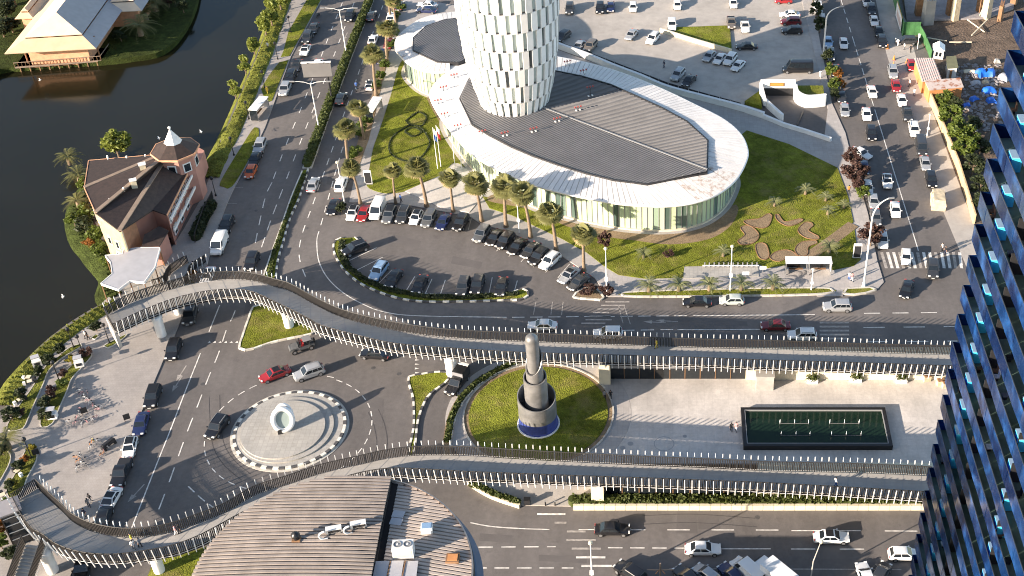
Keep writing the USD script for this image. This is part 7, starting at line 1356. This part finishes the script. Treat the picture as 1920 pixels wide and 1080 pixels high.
for u, v, l, rz in [(151, 689, 'white kiosk cart with dark opening at the middle bed', 20), (101, 786, 'white arched cart at the lower end of the middle bed', 10), (72, 688, 'white table stand by the lake topiary', 30)]:
    small('vendor_cart', l, 'vendor cart', u, v, [('body', (0, 0, .7), (1.3, .9, 1.0), 'white'), ('roof', (0, 0, 1.95), (1.2, .9, .08), 'canopy'), ('opening', (0, -.46, .8), (.8, .04, .5), 'dark'), ('post', (-.6, 0, 1.55), (.06, .06, .75), 'white_metal'), ('post', (.6, 0, 1.55), (.06, .06, .75), 'white_metal')], rz)
for i, (u, v) in enumerate([(56, 714), (58, 722), (40, 756), (96, 752), (90, 757), (8, 935), (35, 890), (29, 782)]):
    small('garden_table', f'white garden table with dark chairs among the west plaza beds, {ORD[i]} of eight', 'table', u, v, [('top', (0, 0, .72), (.7, .7, .05), 'cream'), ('leg', (0, 0, .36), (.1, .1, .7), 'dark'), ('chair', (.8, 0, .35), (.4, .4, .7), 'dark'), ('chair', (-.8, .1, .35), (.4, .4, .7), 'cloth_white')], 25 * i)
for u, v, l in [(240, 790, 'dark easel board beside the blue parked car'), (70, 856, 'black round sign beside the yellow bush'), (160, 778, 'dark round stool stand at the end of the bicycle chain')]:
    small('easel_board', l, 'sign', u, v, [('board', (0, 0, .8), (.9, .08, 1.0), 'dark'), ('leg', (-.35, 0, .2), (.07, .07, .4), 'timber'), ('leg', (.35, 0, .2), (.07, .07, .4), 'timber')], 30)
small('ride_cart', 'dark ride cart train parked with bicycles near the white car', 'ride cart', 205, 838, [('body', (0, 0, .5), (2.2, .55, .5), 'cloth_black'), ('rack', (0, 0, .85), (1.9, .4, .25), 'dark'), ('wheel', (-.9, 0, .15), (.3, .9, .3), 'tyre'), ('wheel', (.9, 0, .15), (.3, .9, .3), 'tyre')], 60)
small('litter_bin', 'black square bin on the south pavement by the angled kerb', 'bin', 989, 946, [('body', (0, 0, .5), (.8, .6, .9), 'dark'), ('lid', (0, 0, .98), (.9, .7, .08), 'black_paint')])
for u, v in [(1023, 949), (1041, 949)]: small('bollard', 'black bollard, left of two on the south pavement' if u < 1030 else 'black bollard, right of two on the south pavement', 'bollard', u, v, [('post', (0, 0, .4), (.16, .16, .8), 'black_paint'), ('cap', (0, 0, .83), (.2, .2, .08), 'steel')])

# ================================================================== people
def hull(pts, rad):
    import manifold3d as mf
    parts_ = [mf.Manifold.sphere(r, 10).translate([float(c) for c in p]) for p, r in zip(pts, rad)]
    return mf.Manifold.batch_hull(parts_)
def person_parts(t, shirt, trousers, hair='cloth_black', stride=.25, seed=0, dress=False):
    import manifold3d as mf
    J = dict(hipL=(-.02, .09, .92), hipR=(-.02, -.09, .92), kneeL=(stride * .45 + .03, .1, .5), kneeR=(-stride * .25 + .03, -.1, .5), ankL=(stride * .7, .1, .08), ankR=(-stride * .8, -.1, .1), shL=(0, .19, 1.42), shR=(0, -.19, 1.42), elL=(-stride * .5, .25, 1.14), elR=(stride * .5, -.25, 1.14), haL=(-stride * .4 + .08, .26, .88), haR=(stride * .8, -.26, .9))
    bones = [([J['hipL'], J['kneeL']], [.085, .06]), ([J['kneeL'], J['ankL']], [.058, .04]), ([J['hipR'], J['kneeR']], [.085, .06]), ([J['kneeR'], J['ankR']], [.058, .04]),
             ([J['ankL'], tuple(np.add(J['ankL'], (.16, 0, -.04)))], [.045, .03]), ([J['ankR'], tuple(np.add(J['ankR'], (.16, 0, -.04)))], [.045, .03]),
             ([J['hipL'], J['hipR'], (0, 0, 1.1)], [.1, .1, .12]), ([(0, 0, 1.1), (0, .1, 1.36), (0, -.1, 1.36)], [.12, .11, .11]), ([J['shL'], J['shR'], (0, 0, 1.44)], [.06, .06, .07]), ([(0, 0, 1.44), (.01, 0, 1.55)], [.055, .055]),
             ([J['shL'], J['elL']], [.055, .042]), ([J['elL'], J['haL']], [.04, .03]), ([J['shR'], J['elR']], [.055, .042]), ([J['elR'], J['haR']], [.04, .03]), ([(0, 0, 1.66), (.03, 0, 1.6)], [.1, .08]), ([(.1, 0, 1.63), (.125, 0, 1.61)], [.02, .015])]
    for s, k in ((1, 'haL'), (-1, 'haR')):
        h_ = np.array(J[k])
        bones.append(([tuple(h_), tuple(h_ - [0, 0, .07])], [.03, .028]))
        for f in range(4): bones.append(([tuple(h_ + [(f - 1.5) * .018, 0, -.08]), tuple(h_ + [(f - 1.5) * .02 + .02, 0, -.15 - .01 * (f in (1, 2))])], [.01, .008]))
        bones.append(([tuple(h_ + [.025, 0, -.03]), tuple(h_ + [.06, 0, -.08])], [.011, .009]))
    body = hull(*bones[0])
    for b in bones[1:]: body = body + hull(*b)
    part('body', MB().mesh(trimesh.Trimesh(*(lambda m: (m.vert_properties[:, :3], m.tri_verts))(body.to_mesh()))), M['skin'], t, 50)
    def cloth(name, lst, m):
        c = None
        for p, r in lst: h_ = hull(p, [x + .014 for x in r]); c = h_ if c is None else c + h_
        part(name, MB().mesh(trimesh.Trimesh(*(lambda m_: (m_.vert_properties[:, :3], m_.tri_verts))(c.to_mesh()))), M[m], t, 50)
    cloth('shirt', [bones[7], bones[8], bones[6], bones[10], bones[12]] + ([([(0, 0, 1.0), (0, .2, .45), (0, -.2, .45), (.1, 0, .45), (-.1, 0, .45)], [.14, .06, .06, .08, .08])] if dress else []), shirt)
    cloth('trousers', [bones[0], bones[1], bones[2], bones[3]], trousers)
    cloth('shoes', [bones[4], bones[5]], 'cloth_black'); cloth('hair', [([(-.025, 0, 1.69), (-.03, 0, 1.64)], [.1, .09])], hair)
PP = {}
def person(u, v, key, label, rz, z=.13, dress=False):
    c = G(u, v, z); shirt, tr = key
    if key in PP: return dup(PP[key], 'person', label, 'person', c, rz)
    t = thing('person', label, 'person', c, rz); person_parts(t, 'cloth_' + shirt, 'cloth_' + tr, dress=dress); PP[key] = t
for u, v, k, l, rz, z in [(1245, 127, ('navy', 'navy'), 'person in dark blue walking across the north car park', 200, .02), (1695, 93, ('white', 'grey'), 'person in white shirt standing by the green gate', 0, .02), (1707, 98, ('black', 'black'), 'person in black walking below the green gate', 250, .02), (1705, 162, ('white', 'black'), 'person in white and black right of the red saloon', 180, .02), (1714, 180, ('white', 'navy'), 'person in white with dark trousers below the rusty shed corner', 90, .02), (1683, 86, ('white', 'white'), 'person in white beside the grey car at the gate', 60, .02),
                          (752, 379, ('blue', 'black'), 'person in blue jacket on the pavement behind the parked cars', 30, .13), (1766, 471, ('white', 'black'), 'person in white shirt walking over the crossing', 180, .02), (1772, 477, ('black', 'navy'), 'person in dark clothes walking over the crossing', 190, .02), (1592, 525, ('white', 'blue'), 'person in white near the right end of the bus shelter', 100, .13), (1597, 527, ('pink', 'white'), 'person in pink beside the bus shelter', 280, .13), (1591, 362, ('orange', 'black'), 'person in orange on the pavement by the red leaved trees', 90, .13), (1602, 358, ('pink', 'grey'), 'person in pink on the pavement by the red leaved trees', 270, .13),
                          (162, 634, ('white', 'black'), 'person in white top and black dress bottom near the footbridge end', 200, .13), (166, 637, ('black', 'black'), 'person in black beside the footbridge end wall', 20, .13), (1134, 748, ('grey', 'black'), 'person in grey walking by the circular lawn, left of a pair', 280, .13), (1145, 748, ('black', 'black'), 'person in black walking by the circular lawn, right of a pair', 270, .13), (1371, 809, ('black', 'black'), 'person in black at the left corner of the pool', 90, .13), (1380, 808, ('pink', 'white'), 'person in pink at the left corner of the pool', 260, .13),
                          (1231, 653, ('yellow', 'yellow'), 'person in yellow walking on the northern footbridge', 180, ZD), (1566, 912, ('white', 'blue'), 'person in white walking on the southern footbridge', 0, ZD), (331, 1002, ('pink', 'white'), 'person in pale pink walking on the curved footbridge', 20, ZD), (337, 1000, ('black', 'black'), 'person in black walking on the curved footbridge', 20, ZD), (252, 1030, ('white', 'grey'), 'person in white standing on the curved footbridge', 120, ZD), (264, 1026, ('grey', 'black'), 'person in grey leaning over a cart on the curved footbridge', 160, ZD), (249, 1018, ('yellow', 'grey'), 'person in yellow cap walking on the curved footbridge', 200, ZD),
                          (171, 942, ('black', 'grey'), 'person standing by the white parked car, upper of three', 60, .13), (168, 951, ('grey', 'navy'), 'person standing by the white parked car, middle of three', 120, .13), (161, 970, ('navy', 'grey'), 'person standing by the last black parked car', 240, .13), (503, 92, ('white', 'black'), 'person in white on the lake walk by the willow', 250, .13), (502, 176, ('yellow', 'yellow'), 'person in yellow beside the bus shelter on the lake side', 270, .13), (669, 167, ('blue', 'navy'), 'person in blue riding the scooter below the billboard', 90, .3), (365, 505, ('white', 'cloth'[0:0] or 'grey'), 'person in white near the ramp railing', 90, .13), (1538, 145, ('white', 'white'), 'person in white on the pavement beside the minibus', 90, .13), (1432, 1086, ('white', 'navy'), 'person at the bottom edge beside the box truck', 90, .02)]:
    person(u, v, k, l, rz, z)
# gulls over the lake
for u, v, z, l in [(377, 247, 4, 'white gull flying over the lake near the white spire'), (298, 259, 3, 'white gull flying just left of the white spire'), (75, 150, 1, 'white gull low over the dark water below the restaurant'), (118, 556, 1, 'white gull on the lake above the green bank')]:
    t = thing('gull', l, 'gull', G(u, v, z), 30); part('body', MB().lathe([(0, -.3), (.06, -.22), (.1, 0), (.07, .2), (0, .32)], n=10).moved(np.array([[0, 0, 1, 0], [1, 0, 0, 0], [0, 1, 0, 0], [0, 0, 0, 1]])), M['white'], t, True)
    for s in (-1, 1): part('wing', MB().slab([[.1, s * .05, .03], [.02, s * .4, .16], [-.12, s * .75, .1], [-.14, s * .4, .12], [-.08, s * .05, .03]], .02), M['white'], t)
